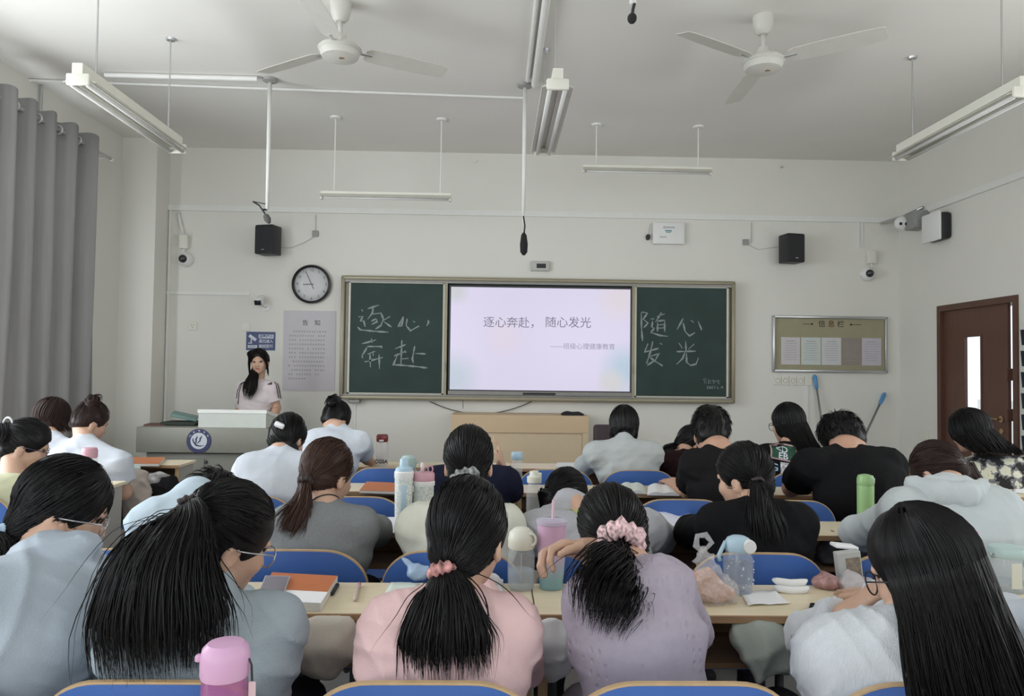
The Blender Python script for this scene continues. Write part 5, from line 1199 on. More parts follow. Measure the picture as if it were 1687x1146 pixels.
def hair_loose(end, halfw, depth=.03, n=420, part=(0, .2, 1), arc=(100, 440), seed=2, bangs=.4, mass=None, h=.0075, thick=.003, vol=.004, drop=108, wave=.003, nape=1.25, m2=None, lens=(.86, 1.0), sidev=1.0):
    """loose hair over the skull falling towards `end` (photo or room point), halfw wide"""
    def f(ctx):
        rs = np.random.RandomState(seed); M, sc = ctx['M'], ctx['sc']; E = PP(*end) if abs(end[0]) > 12 or abs(end[1]) > 12 else Vector(end); E = np.array(E)
        F = cap_field(M, sc, bangs, nape, ears=False, vol=vol, side=sidev)
        seg1, seg2 = 8, 10; az = np.radians(rs.uniform(arc[0], arc[1], n)); pol = np.radians(np.linspace(4, drop, seg1))
        x = np.cos(az)[:, None] * np.sin(pol)[None]; y = np.sin(az)[:, None] * np.sin(pol)[None]; z = np.cos(pol)[None] * np.ones((n, 1))
        lay = rs.uniform(1.0, 1.045, n)[:, None, None]
        d = np.stack([x, y, z], -1); p1 = toworld(M, EC + d * (ER + vol) * lay)
        sd = np.array(ctx['side']); fw = np.array(ctx['fwd']); last = p1[:, -1]; tang = p1[:, -1] - p1[:, -2]; tang /= np.linalg.norm(tang, axis=1, keepdims=True); ed = E - np.array(ctx['H']); ed /= np.linalg.norm(ed); tang = tang * .25 + ed * .75; tang /= np.linalg.norm(tang, axis=1, keepdims=True)
        lat = ((last - np.array(ctx['H'])) @ sd) / (.085 * sc); lat = np.clip(lat, -1.1, 1.1)
        en = E + sd * (lat * halfw)[:, None] + fw * (rs.uniform(-depth, depth, n))[:, None]; L = rs.uniform(lens[0], lens[1], n)[:, None]
        en = last + (en - last) * L + rs.normal(size=(n, 3)) * .006
        ln = np.linalg.norm(en - last, axis=1, keepdims=True); c1 = last + tang * ln * .33; c2 = en - (E - np.array(ctx['H'])) / np.linalg.norm(E - np.array(ctx['H'])) * ln * .33
        t = np.linspace(0, 1, seg2 + 1)[1:][None, :, None]
        p2 = (1 - t) ** 3 * last[:, None] + 3 * (1 - t) ** 2 * t * c1[:, None] + 3 * (1 - t) * t ** 2 * c2[:, None] + t ** 3 * en[:, None]
        paths = np.concatenate([p1, p2], 1); tt = np.linspace(0, 1, seg1 + seg2)
        paths += (wave * np.sin(tt * 9 + rs.uniform(0, 6, (n, 1))) * tt)[..., None] * sd
        rad = np.full(paths.shape[:2], thick) * rs.uniform(.55, 1.15, (n, 1)) * np.clip((1 - tt) / .25, .15, 1)[None]
        if mass is not False:
            bk = Vector(toworld(M, (EC + np.array([0, -.05, -.045]))[None])[0]); Ee = Vector(E) + ctx['fwd'] * .02; q = bk.lerp(Ee, .5) + Vector(bk - Ee).cross(Vector(sd)).normalized() * 0
            F.ecap(bk, q, (.062 * sc, .022), (halfw * .45 + .025, .012), tuple(sd), .006); F.ecap(q, bk.lerp(Ee, .8), (halfw * .45 + .025, .012), (halfw * .55, .009), tuple(sd), .004)
        finish_hair(ctx, F, paths, rad, h=h, m2=m2)
    return f
def hair_short(n=420, seed=4, vol=.006, spike=.022, h=.0075, thick=.0026):
    def f(ctx):
        rs = np.random.RandomState(seed); M, sc = ctx['M'], ctx['sc']; F = cap_field(M, sc, .1, .72, vol=vol)
        D = []
        while len(D) < n:
            d = rs.normal(size=3); d /= np.linalg.norm(d)
            if d[2] < -.42 or (d[1] > .5 and d[2] < .4): continue
            if abs(d[0]) > .8 and d[2] < -.1 and d[1] > -.3: continue
            D.append(d)
        D = np.array(D); cr = np.array([.15, -.25, 1.0]); fl = D - cr / np.linalg.norm(cr); fl -= D * (fl * D).sum(1, keepdims=True); fl /= np.linalg.norm(fl, axis=1, keepdims=True) + 1e-6
        seg = 6; t = np.linspace(0, 1, seg)[None, :, None]; L = rs.uniform(.03, .05, (n, 1, 1))
        base = EC + D * (ER + vol) * .97
        pts = base[:, None] + fl[:, None] * t * L + D[:, None] * (np.sin(t * 2.2) * rs.uniform(.004, spike, (n, 1, 1)) - (t ** 2) * .006) + rs.normal(size=(n, 1, 3)) * .004 * t
        rad = np.full((n, seg), thick) * np.clip((1 - np.linspace(0, 1, seg)) / .6, .1, 1)[None] * rs.uniform(.6, 1.2, (n, 1))
        finish_hair(ctx, F, toworld(M, pts), rad, h=h)
    return f
def glasses(m, lens=True, dz=0.0):
    def f(ctx):
        M, sc = ctx['M'], ctx['sc']; g = MB(); R3 = M.to_3x3() * (1 / sc) @ Matrix.Rotation(R90, 3, 'X')
        for s in (-1, 1):
            g.torus(M @ Vector((s * .033, .100, -.004 + dz)), .024 * sc, .0018 * sc, 22, 6, R3, 1.12)
            g.tube([M @ Vector((s * .059, .098, .004 + dz)), M @ Vector((s * .072, .085, .006 + dz)), M @ Vector((s * .0835, .03, .0 + dz)), M @ Vector((s * .0835, -.005, -.004 + dz))], .002 * sc, 6)
        g.tube([M @ Vector((-.008, .102, .0 + dz)), M @ Vector((0, .106, .004 + dz)), M @ Vector((.008, .102, .0 + dz))], .0018 * sc, 6)
        go = g.build('glasses', m, ctx['root'], True)
    return f
M_gbk = mat('black_glasses', (.012, .012, .014), .3, noise=0); M_gsl = mat('silver_glasses', (.5, .5, .52), .25, .9, noise=0)

from mathutils.bvhtree import BVHTree
def decal(ctx, name, m, o, u, v, poly=None, w=.1, hgt=.1, ray=(0, 1, 0), off=.003, nx=8, nz=8, parent=None, text_=None, size=.05, bold=.001):
    """thin print that follows the garment: points of the (u, v) plane at o are dropped along ray on to the shirt"""
    me = ctx['shirt'].data; base = wloc(ctx['root']); bv = BVHTree.FromPolygons([base + x.co for x in me.vertices], [tuple(p.vertices) for p in me.polygons])
    o, u, v, ray = Vector(o), Vector(u).normalized(), Vector(v).normalized(), Vector(ray).normalized()
    def drop(a, b):
        s = o + u * a + v * b - ray * .5; hit = bv.ray_cast(s, ray, 1.2)
        return (hit[0] - ray * off) if hit[0] is not None else (o + u * a + v * b)
    if text_:
        c = bpy.data.curves.new(name, 'FONT'); c.body = text_; c.size = size; c.align_x = 'CENTER'; c.align_y = 'CENTER'; c.resolution_u = 2; c.offset = bold
        t = bpy.data.objects.new(name, c); COL.objects.link(t); dg = bpy.context.evaluated_depsgraph_get(); dg.update()
        mm = bpy.data.meshes.new_from_object(t.evaluated_get(dg)); bpy.data.objects.remove(t); bpy.data.curves.remove(c); mm.materials.clear()
        for x in mm.vertices: x.co = drop(x.co.x, x.co.y)
        return link(name, mm, m, parent or ctx['shirt'])
    if poly is None: poly = [(-w / 2, -hgt / 2), (w / 2, -hgt / 2), (w / 2, hgt / 2), (-w / 2, hgt / 2)]
    (x0, z0), (x1, z1), (x2, z2), (x3, z3) = poly; vs = []
    for j in range(nz + 1):
        for i in range(nx + 1):
            s, t = i / nx, j / nz; a = (x0 * (1 - s) + x1 * s) * (1 - t) + (x3 * (1 - s) + x2 * s) * t; b = (z0 * (1 - s) + z1 * s) * (1 - t) + (z3 * (1 - s) + z2 * s) * t; vs.append(drop(a, b))
    n = nx + 1; mb = MB().add(vs, [(j * n + i, j * n + i + 1, (j + 1) * n + i + 1, (j + 1) * n + i) for j in range(nz) for i in range(nx)])
    return mb.build(name, m, parent or ctx['shirt'], True, recalc=False)
# ================================================================== the class
# pixel-like triples are photo sight lines at a depth; others are room points
W_TEE = cloth('white_cotton', (.56, .60, .66)); BLK = cloth('black_cotton', (.007, .007, .008))
W_BLOUSE = cloth('white_crepe', (.60, .625, .66), bump=.5, bscale=60, stretch=(6, 6, 1))
M_scr_pk = mat('pink_dark_scrunchie', (.42, .20, .19), .8, noise=.95, nscale=75, detail=0)
M_scr_gg = mat('pink_gingham_scrunchie', (.62, .42, .43), .8, noise=.6, nscale=120, detail=0)
M_scr_gy = mat('grey_white_scrunchie', (.24, .25, .25), .8, noise=1.0, nscale=70, detail=0)
M_tie_bl = mat('pale_blue_tie', (.42, .55, .68), .7); M_tie_bk = mat('dark_tie', (.03, .02, .02), .7); M_clip = mat('pearly_clip', (.7, .7, .72), .3, .2)
seat = lambda i, k: (seatx(k), ROWS[i] - CHOFF + .215)
DZ_ = .785
# --- nearest row
def jcollar(F, c):
    q = c['NB'] + Vector((-.01, .0, .012)); F.ell(q, (.092, .088, .035), None, .02); F.ell(q + c['fwd'] * -.03 + Vector((0, 0, .022)), (.080, .060, .030), None, .02); F.ell(q + c['fwd'] * .075 + Vector((0, 0, .03)), (.05, .06, .05), None, .01, 'sub')
person('woman in a pale grey-blue jacket leaning on the desk at the left edge', (102, 838, 1.80), 58, 24, 4, (-62, 1010, 1.46), (188, 985, 1.72), (seatx(-1) - .05, ROWS[1] - CHOFF + .19), cloth('pale_jacket', (.42, .48, .55), rough=.6),
  hair_tail((18, 872), [(6, 905, 1.70), (4, 950, 1.66), (2, 985, 1.64)], [.02, .03, .034, .02], n=300, npull=1300, flat=.8, thick=.002, tie_m=M_tie_bl, tie_R=.020, tie_r=.010, seed=21, h=.006, nape=1.35, bangs=.2), tname='jacket', h=.0075, fold=.0065, loosef=2.2, el=[None, (232, 1000, 1.93)], wr=[None, (214, 938, 2.03)], hands={1: dict(f=(.55, .6, .12), n=(-.3, .2, -1), curl=.45)}, extras=[glasses(M_gsl)], hem=jcollar, back=.06, nb=PP(92, 925, 1.70))
person('woman in a light blue-grey shirt with a huge black ponytail', (370, 888, 1.64), 46, 24, 6, (226, 1066, 1.48), (447, 1034, 1.60), seat(1, 0), cloth('blue_grey_linen', (.36, .42, .46), bump=.4, bscale=120, stretch=(1, 1, 5)),
  hair_tail((322, 834), [(300, 858, 1.49), (268, 930, 1.42), (262, 1020, 1.40), (268, 1112, 1.39)], [.02, .055, .105, .135, .125], n=2000, npull=1300, flat=.36, tie_m=M_tie_bk, tie_R=.016, tie_r=.007, wisps=60, seed=22, h=.006, thick=.0019, core_upto=.78, bangs=.1, lens=(.6, 1.06)), h=.0075, fold=.006, loosef=1.7, el=[None, (452, 1085, 1.80)], wr=[None, (-.70, 2.03, DZ_)], extras=[glasses(M_gsl)], collar=True)
person('woman in a pink shirt with a long black ponytail and pink scrunchie', (769, 884, 1.60), 14, 18, 0, (650, 1036, 1.53), (836, 1038, 1.55), seat(1, 1), cloth('pink_shirt', (.72, .50, .50), rough=.7),
  hair_tail((740, 922), [(735, 975, 1.46), (734, 1045, 1.44), (738, 1118, 1.43)], [.016, .055, .090, .088], n=1500, npull=1400, flat=.36, tie_m=M_scr_pk, tie_R=.017, tie_r=.011, wisps=34, seed=11, h=.006, thick=.0018, core_upto=.75, lens=(.6, 1.06), nape=.85), h=.0075, fold=.006, loosef=1.5, el=[(626, 1100, 1.78), (854, 1098, 1.80)], wr=[(-.12, 2.1, DZ_), (-.04, 2.14, DZ_)])
M_knit = cloth('lavender_knit', (.38, .335, .40), bump=0, noise=.06, nscale=60)
nt = M_knit.node_tree; bs = nt.nodes['Principled BSDF']; tc = nt.nodes['Texture Coordinate']; mp = nt.nodes.new('ShaderNodeMapping'); mp.inputs['Scale'].default_value = (70, 20, 38); vo = nt.nodes.new('ShaderNodeTexVoronoi'); vo.inputs['Scale'].default_value = 1.0; vo.inputs['Randomness'].default_value = .35
nt.links.new(tc.outputs['Object'], mp.inputs['Vector']); nt.links.new(mp.outputs['Vector'], vo.inputs['Vector']); mr = nt.nodes.new('ShaderNodeMapRange'); mr.inputs['From Min'].default_value = .08; mr.inputs['From Max'].default_value = .30; nt.links.new(vo.outputs['Distance'], mr.inputs['Value'])
bp = nt.nodes.new('ShaderNodeBump'); bp.inputs['Strength'].default_value = .55; bp.inputs['Distance'].default_value = .004; nt.links.new(mr.outputs['Result'], bp.inputs['Height']); nt.links.new(bp.outputs['Normal'], bs.inputs['Normal'])
def knit_hem(F, c):
    F.ecap(c['PV'] + Vector((0, -.02, .02)), c['PV'] + Vector((0, -.02, .07)), (.185, .14), (.178, .135), c['side'], .01)
person('woman in a lavender lace-knit top with a pink gingham scrunchie, fist raised', (1011, 882, 1.86), -10, 26, -6, (978, 992, 1.64), (1092, 968, 1.64), (seatx(2) + .0, ROWS[1] - CHOFF + .19), M_knit,
  hair_tail((1021, 888), [(1022, 922, 1.68), (1008, 970, 1.56), (990, 1038, 1.50)], [.022, .034, .072, .085, .06], n=1100, npull=1100, flat=.6, thick=.0018, tie_m=M_scr_gg, tie_R=.035, tie_r=.021, bumps=11, wisps=40, seed=31, h=.006, jit=.22, nape=.9, lens=(.5, 1.05), wave=.010), tname='knit_top', h=.0065, fold=.003, loosef=.7, fat=.86, sleeve='half', el=[(1000, 1000, 1.94), (1135, 1040, 1.86)], wr=[(974, 906, 1.76), (.50, 2.08, DZ_)],
  hands={0: dict(f=(-1, -.35, .16), n=(-.25, -.55, -.75), curl=.85, side=1, thumb=.7, sc=1.08)}, fineh=[(tuple(PP(935, 896, 1.75)), .085)], hem=knit_hem, trousers=(.42, .38, .45), nb=PP(1036, 938, 1.72))
person('woman in a white blouse with long loose black hair and glasses, hand at chin', (1522, 938, 1.50), -44, 20, -4, (1375, 1082, 1.50), (1600, 1100, 1.42), (seatx(3) + .03, ROWS[1] - CHOFF + .15), W_BLOUSE,
  hair_loose((1608, 1215, 1.17), .095, .03, n=2200, arc=(150, 400), seed=41, bangs=-.15, h=.006, thick=.0018, drop=100, sidev=.7, nape=.9), tname='blouse', h=.0065, fold=.0065, loosef=2.4, el=[(1338, 1056, 1.86), None], wr=[(1394, 1012, 1.74), (1.05, 2.02, DZ_)], hands={0: dict(f=(.45, -.25, .55), n=(.75, -.2, -.5), curl=.55, side=1)}, extras=[glasses(M_gbk)], fineh=[(tuple(PP(1412, 992, 1.66)), .08)])
person('person in a white shirt cut off by the lower right picture edge', (1.47, 1.66, 1.10), 0, 30, 0, (1.30, 1.50, .93), (1.62, 1.50, .93), seat(1, 4), W_TEE, hair_tail((0, -.9, -.4), [(1.47, 1.5, .95), (1.47, 1.46, .85)], [.02, .03, .03], n=60, npull=120, tie_m=M_tie_bk), h=.011, loosef=1.8)
YO[0] = .07
# --- second row
person('person in a light blue shirt bent low behind the huge ponytail', (350, 832, 2.70), 20, 40, 0, (252, 862, 2.42), (385, 862, 2.46), seat(2, -1), cloth('ice_blue_shirt', (.50, .60, .68)), hair_short(260, 51), h=.011, fold=.005, loosef=2.0, collar=True, nb=PP(322, 812, 2.52))
def cord(ctx):
    hn = ctx['M'] @ Vector((0, -.028, -.055)); ax = (hn - ctx['NB']).normalized(); c = ctx['NB'].lerp(hn, .30); a = ax.cross(Vector((0, 1, 0))).normalized(); b = ax.cross(a)
    MB().tube([c + (a * math.cos(t) + b * math.sin(t)) * .055 + ax * .006 * math.sin(t) for t in [2 * math.pi * i / 28 for i in range(29)]], .0022, 6, caps=False).build('neck_cord', M_cab, ctx['root'], True)
person('woman in a grey top with brown tied hair and a black neck cord', (538, 782, 2.52), 24, 20, 0, (478, 866, 2.40), (592, 868, 2.42), seat(2, 0), cloth('heather_grey', (.21, .22, .225), noise=.12, nscale=160),
  hair_tail((510, 788), [(498, 828, 2.36), (482, 862, 2.33), (470, 886, 2.31)], [.016, .03, .046, .044], n=400, npull=800, flat=.6, thick=.002, tie_m=M_tie_bk, tie_R=.016, tie_r=.009, wisps=16, seed=61, jit=.3, lens=(.6, 1.0), nape=.8), hm=H_BRN, h=.009, fold=.003, extras=[cord], loosef=1.2)
person('person in a cream shirt with a grey patterned scrunchie, behind the pink shirt', (772, 762, 2.56), 0, 14, 0, (690, 868, 2.42), (828, 868, 2.42), seat(2, 1), cloth('cream_shirt', (.60, .60, .52)),
  hair_tail((768, 778), [(775, 812, 2.40), (775, 845, 2.38)], [.02, .035, .03], n=100, npull=900, flat=.6, tie_m=M_scr_gy, tie_R=.034, tie_r=.013, seed=71, nape=1.0), h=.009, fold=.004, loosef=1.8, sc=1.04)
M_grey_t = cloth('pale_grey_jersey', (.42, .42, .45), noise=.1, nscale=140); M_limeg = cloth('lime_jersey', (.46, .52, .17), noise=.1, nscale=140)
def yoke(ctx):
    o = PP(958, 838, 2.5); decal(ctx, 'lime_yoke', M_limeg, o, (1, 0, 0), (0, 0, 1), poly=[(.0, -.06), (.075, -.05), (.075, .07), (-.045, .07)], ray=(0, .75, -.66), nx=12, nz=12)
person('student slumped asleep on the desk in a grey top with a lime shoulder panel', (930, 822, 2.86), 25, 62, 0, (888, 876, 2.52), (1062, 874, 2.58), seat(2, 2), M_grey_t, hair_tail((-.35, -.55, -.75), [(905, 838, 2.86), (898, 852, 2.88)], [.03, .04, .03], n=90, npull=900, flat=.7, seed=81, thick=.002, nape=1.1), h=.010, fold=.004, loosef=1.6, nb=PP(944, 832, 2.74), back=.10, el=[(862, 880, 2.82), (1088, 885, 2.82)], wr=[(.06, 3.02, .79), (.5, 3.04, .79)], extras=[yoke], sleeve='half', collar=True)
person('woman in a black top with a long low black ponytail, second row', (1227, 787, 2.56), -38, 16, 0, (1182, 862, 2.44), (1312, 862, 2.42), (seatx(3) + .07, ROWS[2] - CHOFF + .19), BLK,
  hair_tail((1243, 792), [(1258, 838, 2.36), (1268, 880, 2.34), (1276, 925, 2.33)], [.024, .05, .062, .055], n=700, npull=800, flat=.5, thick=.002, tie_m=M_tie_bk, tie_R=.018, tie_r=.006, wisps=20, seed=91), h=.009, fold=.003, loosef=1.4)
def hood(ctx):
    me = ctx['shirt'].data; base = wloc(ctx['root']); bv = BVHTree.FromPolygons([base + x.co for x in me.vertices], [tuple(p.vertices) for p in me.polygons])
    hit = lambda px, py: bv.ray_cast(CAM, (P(px, py, 2.0) - CAM).normalized(), 9)[0] or PP(px, py, 2.5)
    F = Field(); a, b, c, d = hit(1508, 798), hit(1545, 812), hit(1590, 815), hit(1618, 800); F.cap(a, b, .030, .042, .02).cap(b, c, .042, .040, .02).cap(c, d, .040, .024, .02); e, f = hit(1535, 796), hit(1590, 798); F.cap(e, f, .030, .030, .012)
    V, Q = F.mesh(.006, noise=.007, seed=6, nf=60, crease=True); npmesh('hood', V, Q, MATS['white_hoodie'], ctx['root'])
person('person in a white hooded top bent forward, with brown hair, right side', (1548, 780, 2.72), -12, 52, 0, (1492, 842, 2.44), (1642, 842, 2.44), (seatx(5) - .06, ROWS[2] - CHOFF + .19), cloth('white_hoodie', (.52, .56, .57)),
  hair_tail((1596, 766), [(1612, 792, 2.62), (1618, 800, 2.60)], [.018, .02, .016], n=50, npull=900, flat=.7, seed=101, tie_m=None), hm=H_DBR, tname='hooded_top', h=.009, fold=.004, loosef=2.6, fat=1.12, extras=[hood], back=.07, nb=PP(1560, 806, 2.56))
YO[0] = .07
# --- third row
def clip_m(ctx):
    q = toworld(ctx['M'], shell(None, np.array([[.05, -.95, -.2]]), 1.05))[0]; MB().rbox(Vector(q), (.05, .02, .028), .01, Matrix.Rotation(.4, 3, 'Y')).build('hair_clip', M_clip, ctx['root'], 'auto')
person('student in a white T-shirt before the lectern, hair held by a pearly clip', (473, 722, 3.55), 12, 36, 0, (413, 775, 3.38), (498, 772, 3.42), seat(3, -1), W_TEE, hair_tail((478, 728), [(482, 742, 3.46), (484, 750, 3.45)], [.03, .03, .02], n=60, npull=260, flat=.6, seed=111, h=.009), h=.012, fold=.003, sleeve='short', loosef=1.5, extras=[clip_m], fat=1.1, nb=PP(463, 745, 3.46))
person('student in a navy jacket hidden behind the scrunchie head, hand propped up', (772, 765, 3.66), 0, 45, 0, (722, 795, 3.42), (832, 795, 3.42), seat(3, 1), cloth('navy_jacket', (.010, .012, .028)), hair_short(160, 121), tname='jacket', h=.013, loosef=2.2, el=[None, (842, 806, 3.62)], wr=[None, (826, 772, 3.62)], hands={1: dict(f=(-.1, .0, 1), n=(-1, 0, 0), curl=.3)})
person('man in a charcoal T-shirt with short black hair, third row', (1171, 714, 3.62), 8, 22, 0, (1146, 768, 3.44), (1232, 768, 3.44), (seatx(4) - .2, ROWS[3] - CHOFF + .19), cloth('charcoal_cotton', (.011, .010, .011)), hair_short(700, 131, vol=.006, spike=.008, thick=.0018), sc=1.06, h=.012, sleeve='short', loosef=1.4, neck_r=.058, skin=SKIN2, el=[(1132, 808, 3.78), None], wr=[(1.0, 4.05, .79), None], nb=PP(1184, 742, 3.50))
person('broad man in a black T-shirt bent over his desk, with spiky black hair', (1388, 725, 3.60), -16, 40, 0, (1334, 768, 3.40), (1462, 768, 3.40), seat(3, 5), BLK, hair_short(800, 141, vol=.004, thick=.0018, spike=.014), sc=1.1, h=.012, sleeve='short', fat=1.22, loosef=1.6, neck_r=.062, skin=SKIN2, el=[(1303, 804, 3.66), None], wr=[(1.72, 4.02, .79), None], back=.07, nb=PP(1394, 742, 3.50))
YO[0] = .10
# --- foremost row
def claw(ctx):
    q = Vector(toworld(ctx['M'], shell(None, np.array([[-.1, -.75, .6]]), 1.05))[0]); b = MB()
    for i in range(5): b.tube([q + Vector((-.03 + i * .015, .01, .012)), q + Vector((-.03 + i * .015, -.018, .02)), q + Vector((-.03 + i * .015, -.03, -.012))], .005, 6)
    b.tube([q + Vector((-.034, -.012, .02)), q + Vector((.034, -.012, .02))], .006, 6); b.build('claw_clip', M_blackp, ctx['root'], True)
person('student in a white T-shirt leaning forward below the blackboard, hair clawed up', (553, 692, 4.62), 22, 40, 0, (520, 728, 4.38), (592, 730, 4.40), seat(4, -1), W_TEE, hair_tail((-.1, -.55, .83), [(546, 662, 4.55), (544, 668, 4.5)], [.04, .05, .03], n=60, npull=240, flat=.8, seed=151, h=.009, nape=.7), h=.013, fold=.003, sleeve='short', loosef=1.4, extras=[claw], el=[None, (601, 752, 4.66)], wr=[None, (612, 762, 4.9)], nb=PP(556, 706, 4.46))
person('woman in a pale grey collared shirt with a black bob, foremost row', (1028, 703, 4.42), 0, 16, 0, (982, 748, 4.30), (1072, 748, 4.30), seat(4, 3), cloth('pale_grey_shirt', (.46, .49, .49)), hair_loose((1028, 722, 4.33), .075, .02, n=320, arc=(150, 390), seed=161, bangs=.3, h=.009, mass=False, nape=1.4, drop=112), h=.012, fold=.005, loosef=2.2, collar=True)
person('girl in a dark maroon jacket resting her head, with a white scrunchie', (1134, 730, 4.92), 40, 50, 10, (1098, 762, 4.66), (1168, 765, 4.68), (seatx(4), ROWS[4] - CHOFF + .2), cloth('maroon_jacket', (.018, .006, .008)), hair_tail((1112, 736), [(1100, 740, 4.80), (1090, 744, 4.79)], [.022, .035, .02], n=80, npull=200, flat=.7, tie_m=M_clip, tie_R=.018, tie_r=.009, seed=171, h=.009), tname='jacket', h=.013, loosef=2.0, nb=PP(1130, 752, 4.78))
def print_t(ctx):
    o = PP(1300, 755, 4.25); y = (0, 1, 0)
    fr = decal(ctx, 'print_border', mat('print_pink', (.55, .36, .38), .7, noise=0), o + Vector((-.02, 0, .035)), (1, 0, -.18), (.18, 0, 1), w=.15, hgt=.10, ray=y, off=.004)
    decal(ctx, 'print_field', mat('print_green', (.012, .075, .04), .7, noise=.6, nscale=40), o + Vector((-.02, 0, .035)), (1, 0, -.18), (.18, 0, 1), w=.135, hgt=.085, ray=y, off=.006, parent=fr)
    decal(ctx, 'print_letters', M_sw, o + Vector((-.03, 0, .05)), (1, 0, -.18), (.18, 0, 1), text_='<D', size=.05, ray=y, off=.008, parent=fr)
    decal(ctx, 'print_letters', M_sw, o + Vector((-.03, 0, .012)), (1, 0, -.18), (.18, 0, 1), text_='EB', size=.05, ray=y, off=.008, parent=fr)
    decal(ctx, 'print_letters', mat('print_blue', (.3, .5, .7), .7, noise=0), o + Vector((-.085, 0, -.055)), (1, 0, -.1), (.1, 0, 1), text_='G', size=.06, ray=y, off=.006)
    decal(ctx, 'print_figure', mat('print_white', (.5, .5, .52), .7, noise=.9, nscale=60, detail=1), o + Vector((.0, 0, -.07)), (1, 0, -.1), (.1, 0, 1), w=.11, hgt=.085, ray=y, off=.005)
person('woman with long straight black hair, glasses and a printed black T-shirt', (1298, 698, 4.52), -38, 12, 0, (1262, 752, 4.36), (1334, 752, 4.34), seat(4, 5), BLK, hair_loose((1338, 748, 4.22), .06, .02, n=380, arc=(140, 400), seed=181, bangs=.0, h=.009, drop=105), h=.012, sleeve='short', extras=[glasses(M_gbk), print_t], loosef=1.6, trousers=(.02, .02, .025))
M_flor = bpy.data.materials.new('floral_black'); M_flor.use_nodes = True; nt = M_flor.node_tree; bs = nt.nodes['Principled BSDF']; bs.inputs['Roughness'].default_value = .85
tc = nt.nodes.new('ShaderNodeTexCoord'); vo = nt.nodes.new('ShaderNodeTexVoronoi'); vo.inputs['Scale'].default_value = 13; nz_ = nt.nodes.new('ShaderNodeTexNoise'); nz_.inputs['Scale'].default_value = 40
nt.links.new(tc.outputs['Object'], nz_.inputs['Vector']); ad = nt.nodes.new('ShaderNodeMix'); ad.data_type = 'RGBA'; ad.inputs['Factor'].default_value = .05; nt.links.new(tc.outputs['Object'], ad.inputs['A']); nt.links.new(nz_.outputs['Color'], ad.inputs['B']); nt.links.new(ad.outputs['Result'], vo.inputs['Vector'])
rp = nt.nodes.new('ShaderNodeValToRGB'); rp.color_ramp.interpolation = 'CONSTANT'; el_ = rp.color_ramp.elements; el_[0].position = 0; el_[0].color = (.45, .45, .2, 1); el_[1].position = .08; el_[1].color = (.58, .57, .46, 1); e3 = el_.new(.40); e3.color = (.16, .16, .17, 1); e4 = el_.new(.52); e4.color = (.012, .012, .013, 1)
nt.links.new(vo.outputs['Distance'], rp.inputs['Fac']); nt.links.new(rp.outputs['Color'], bs.inputs['Base Color'])
person('woman with wavy black hair in a black cardigan with pale flowers, by the door', (1598, 712, 4.32), -25, 20, 0, (1578, 778, 4.22), (1672, 775, 4.18), (3.10, ROWS[4] - CHOFF + .19), M_flor, hair_loose((1655, 752, 4.06), .10, .03, n=420, arc=(130, 410), seed=191, bangs=.2, h=.009, vol=.016, wave=.012, drop=108), tname='floral_cardigan', h=.012, fold=.004, loosef=2.2, fat=1.15)
# --- window-side block
def clip_v(ctx):
    q = Vector(toworld(ctx['M'], shell(None, np.array([[.15, -.9, .35]]), 1.05))[0]); MB().torus(q, .03, .006, 18, 6, Matrix.Rotation(R90, 3, 'X'), .7).build('hair_clip', M_clip, ctx['root'], True)
person('woman in a pale yellow T-shirt with dark glasses at the left edge', (42, 733, 3.48), 62, 24, 0, (-30, 815, 3.28), (66, 815, 3.40), (-2.42, ROWS[3] - CHOFF + .19), cloth('pale_yellow_cotton', (.58, .58, .40)), hair_tail((.0, -.97, .2), [(2, 716, 3.40), (-6, 735, 3.38)], [.03, .045, .04], n=90, npull=260, flat=.8, seed=201, h=.009), h=.011, sleeve='short', loosef=2.0, extras=[glasses(mat('purple_glasses', (.05, .03, .07), .3, noise=0)), clip_v])
person('woman with a dark brown bob in a white top beside the curtain', (85, 690, 4.55), 30, 18, 0, (52, 745, 4.36), (118, 745, 4.40), (-2.95, ROWS[4] - CHOFF + .2), W_TEE, hair_loose((92, 712, 4.50), .085, .03, n=260, arc=(120, 420), seed=211, bangs=.3, h=.009, mass=False), hm=H_DBR, h=.013, loosef=1.8, nb=PP(84, 722, 4.46))
person('woman in a white T-shirt with a reddish hair bun, left block', (148, 695, 4.36), 36, 24, 0, (92, 762, 4.18), (194, 762, 4.24), (-2.42, ROWS[4] - CHOFF + .19), W_TEE, hair_tail((.15, -.45, .88), [(152, 662, 4.32), (156, 658, 4.34), (162, 664, 4.36)], [.03, .045, .045, .03], n=90, npull=280, flat=1.0, seed=221, h=.009, nape=.55), hm=H_DBR, h=.011, sleeve='short', fold=.004, loosef=1.8, el=[None, (205, 812, 4.28)], wr=[None, (210, 800, 4.52)], nb=PP(138, 726, 4.26), hands={1: dict(f=(-.2, 1, .1), n=(-1, 0, 0), curl=.4)})
YO[0] = 0.0
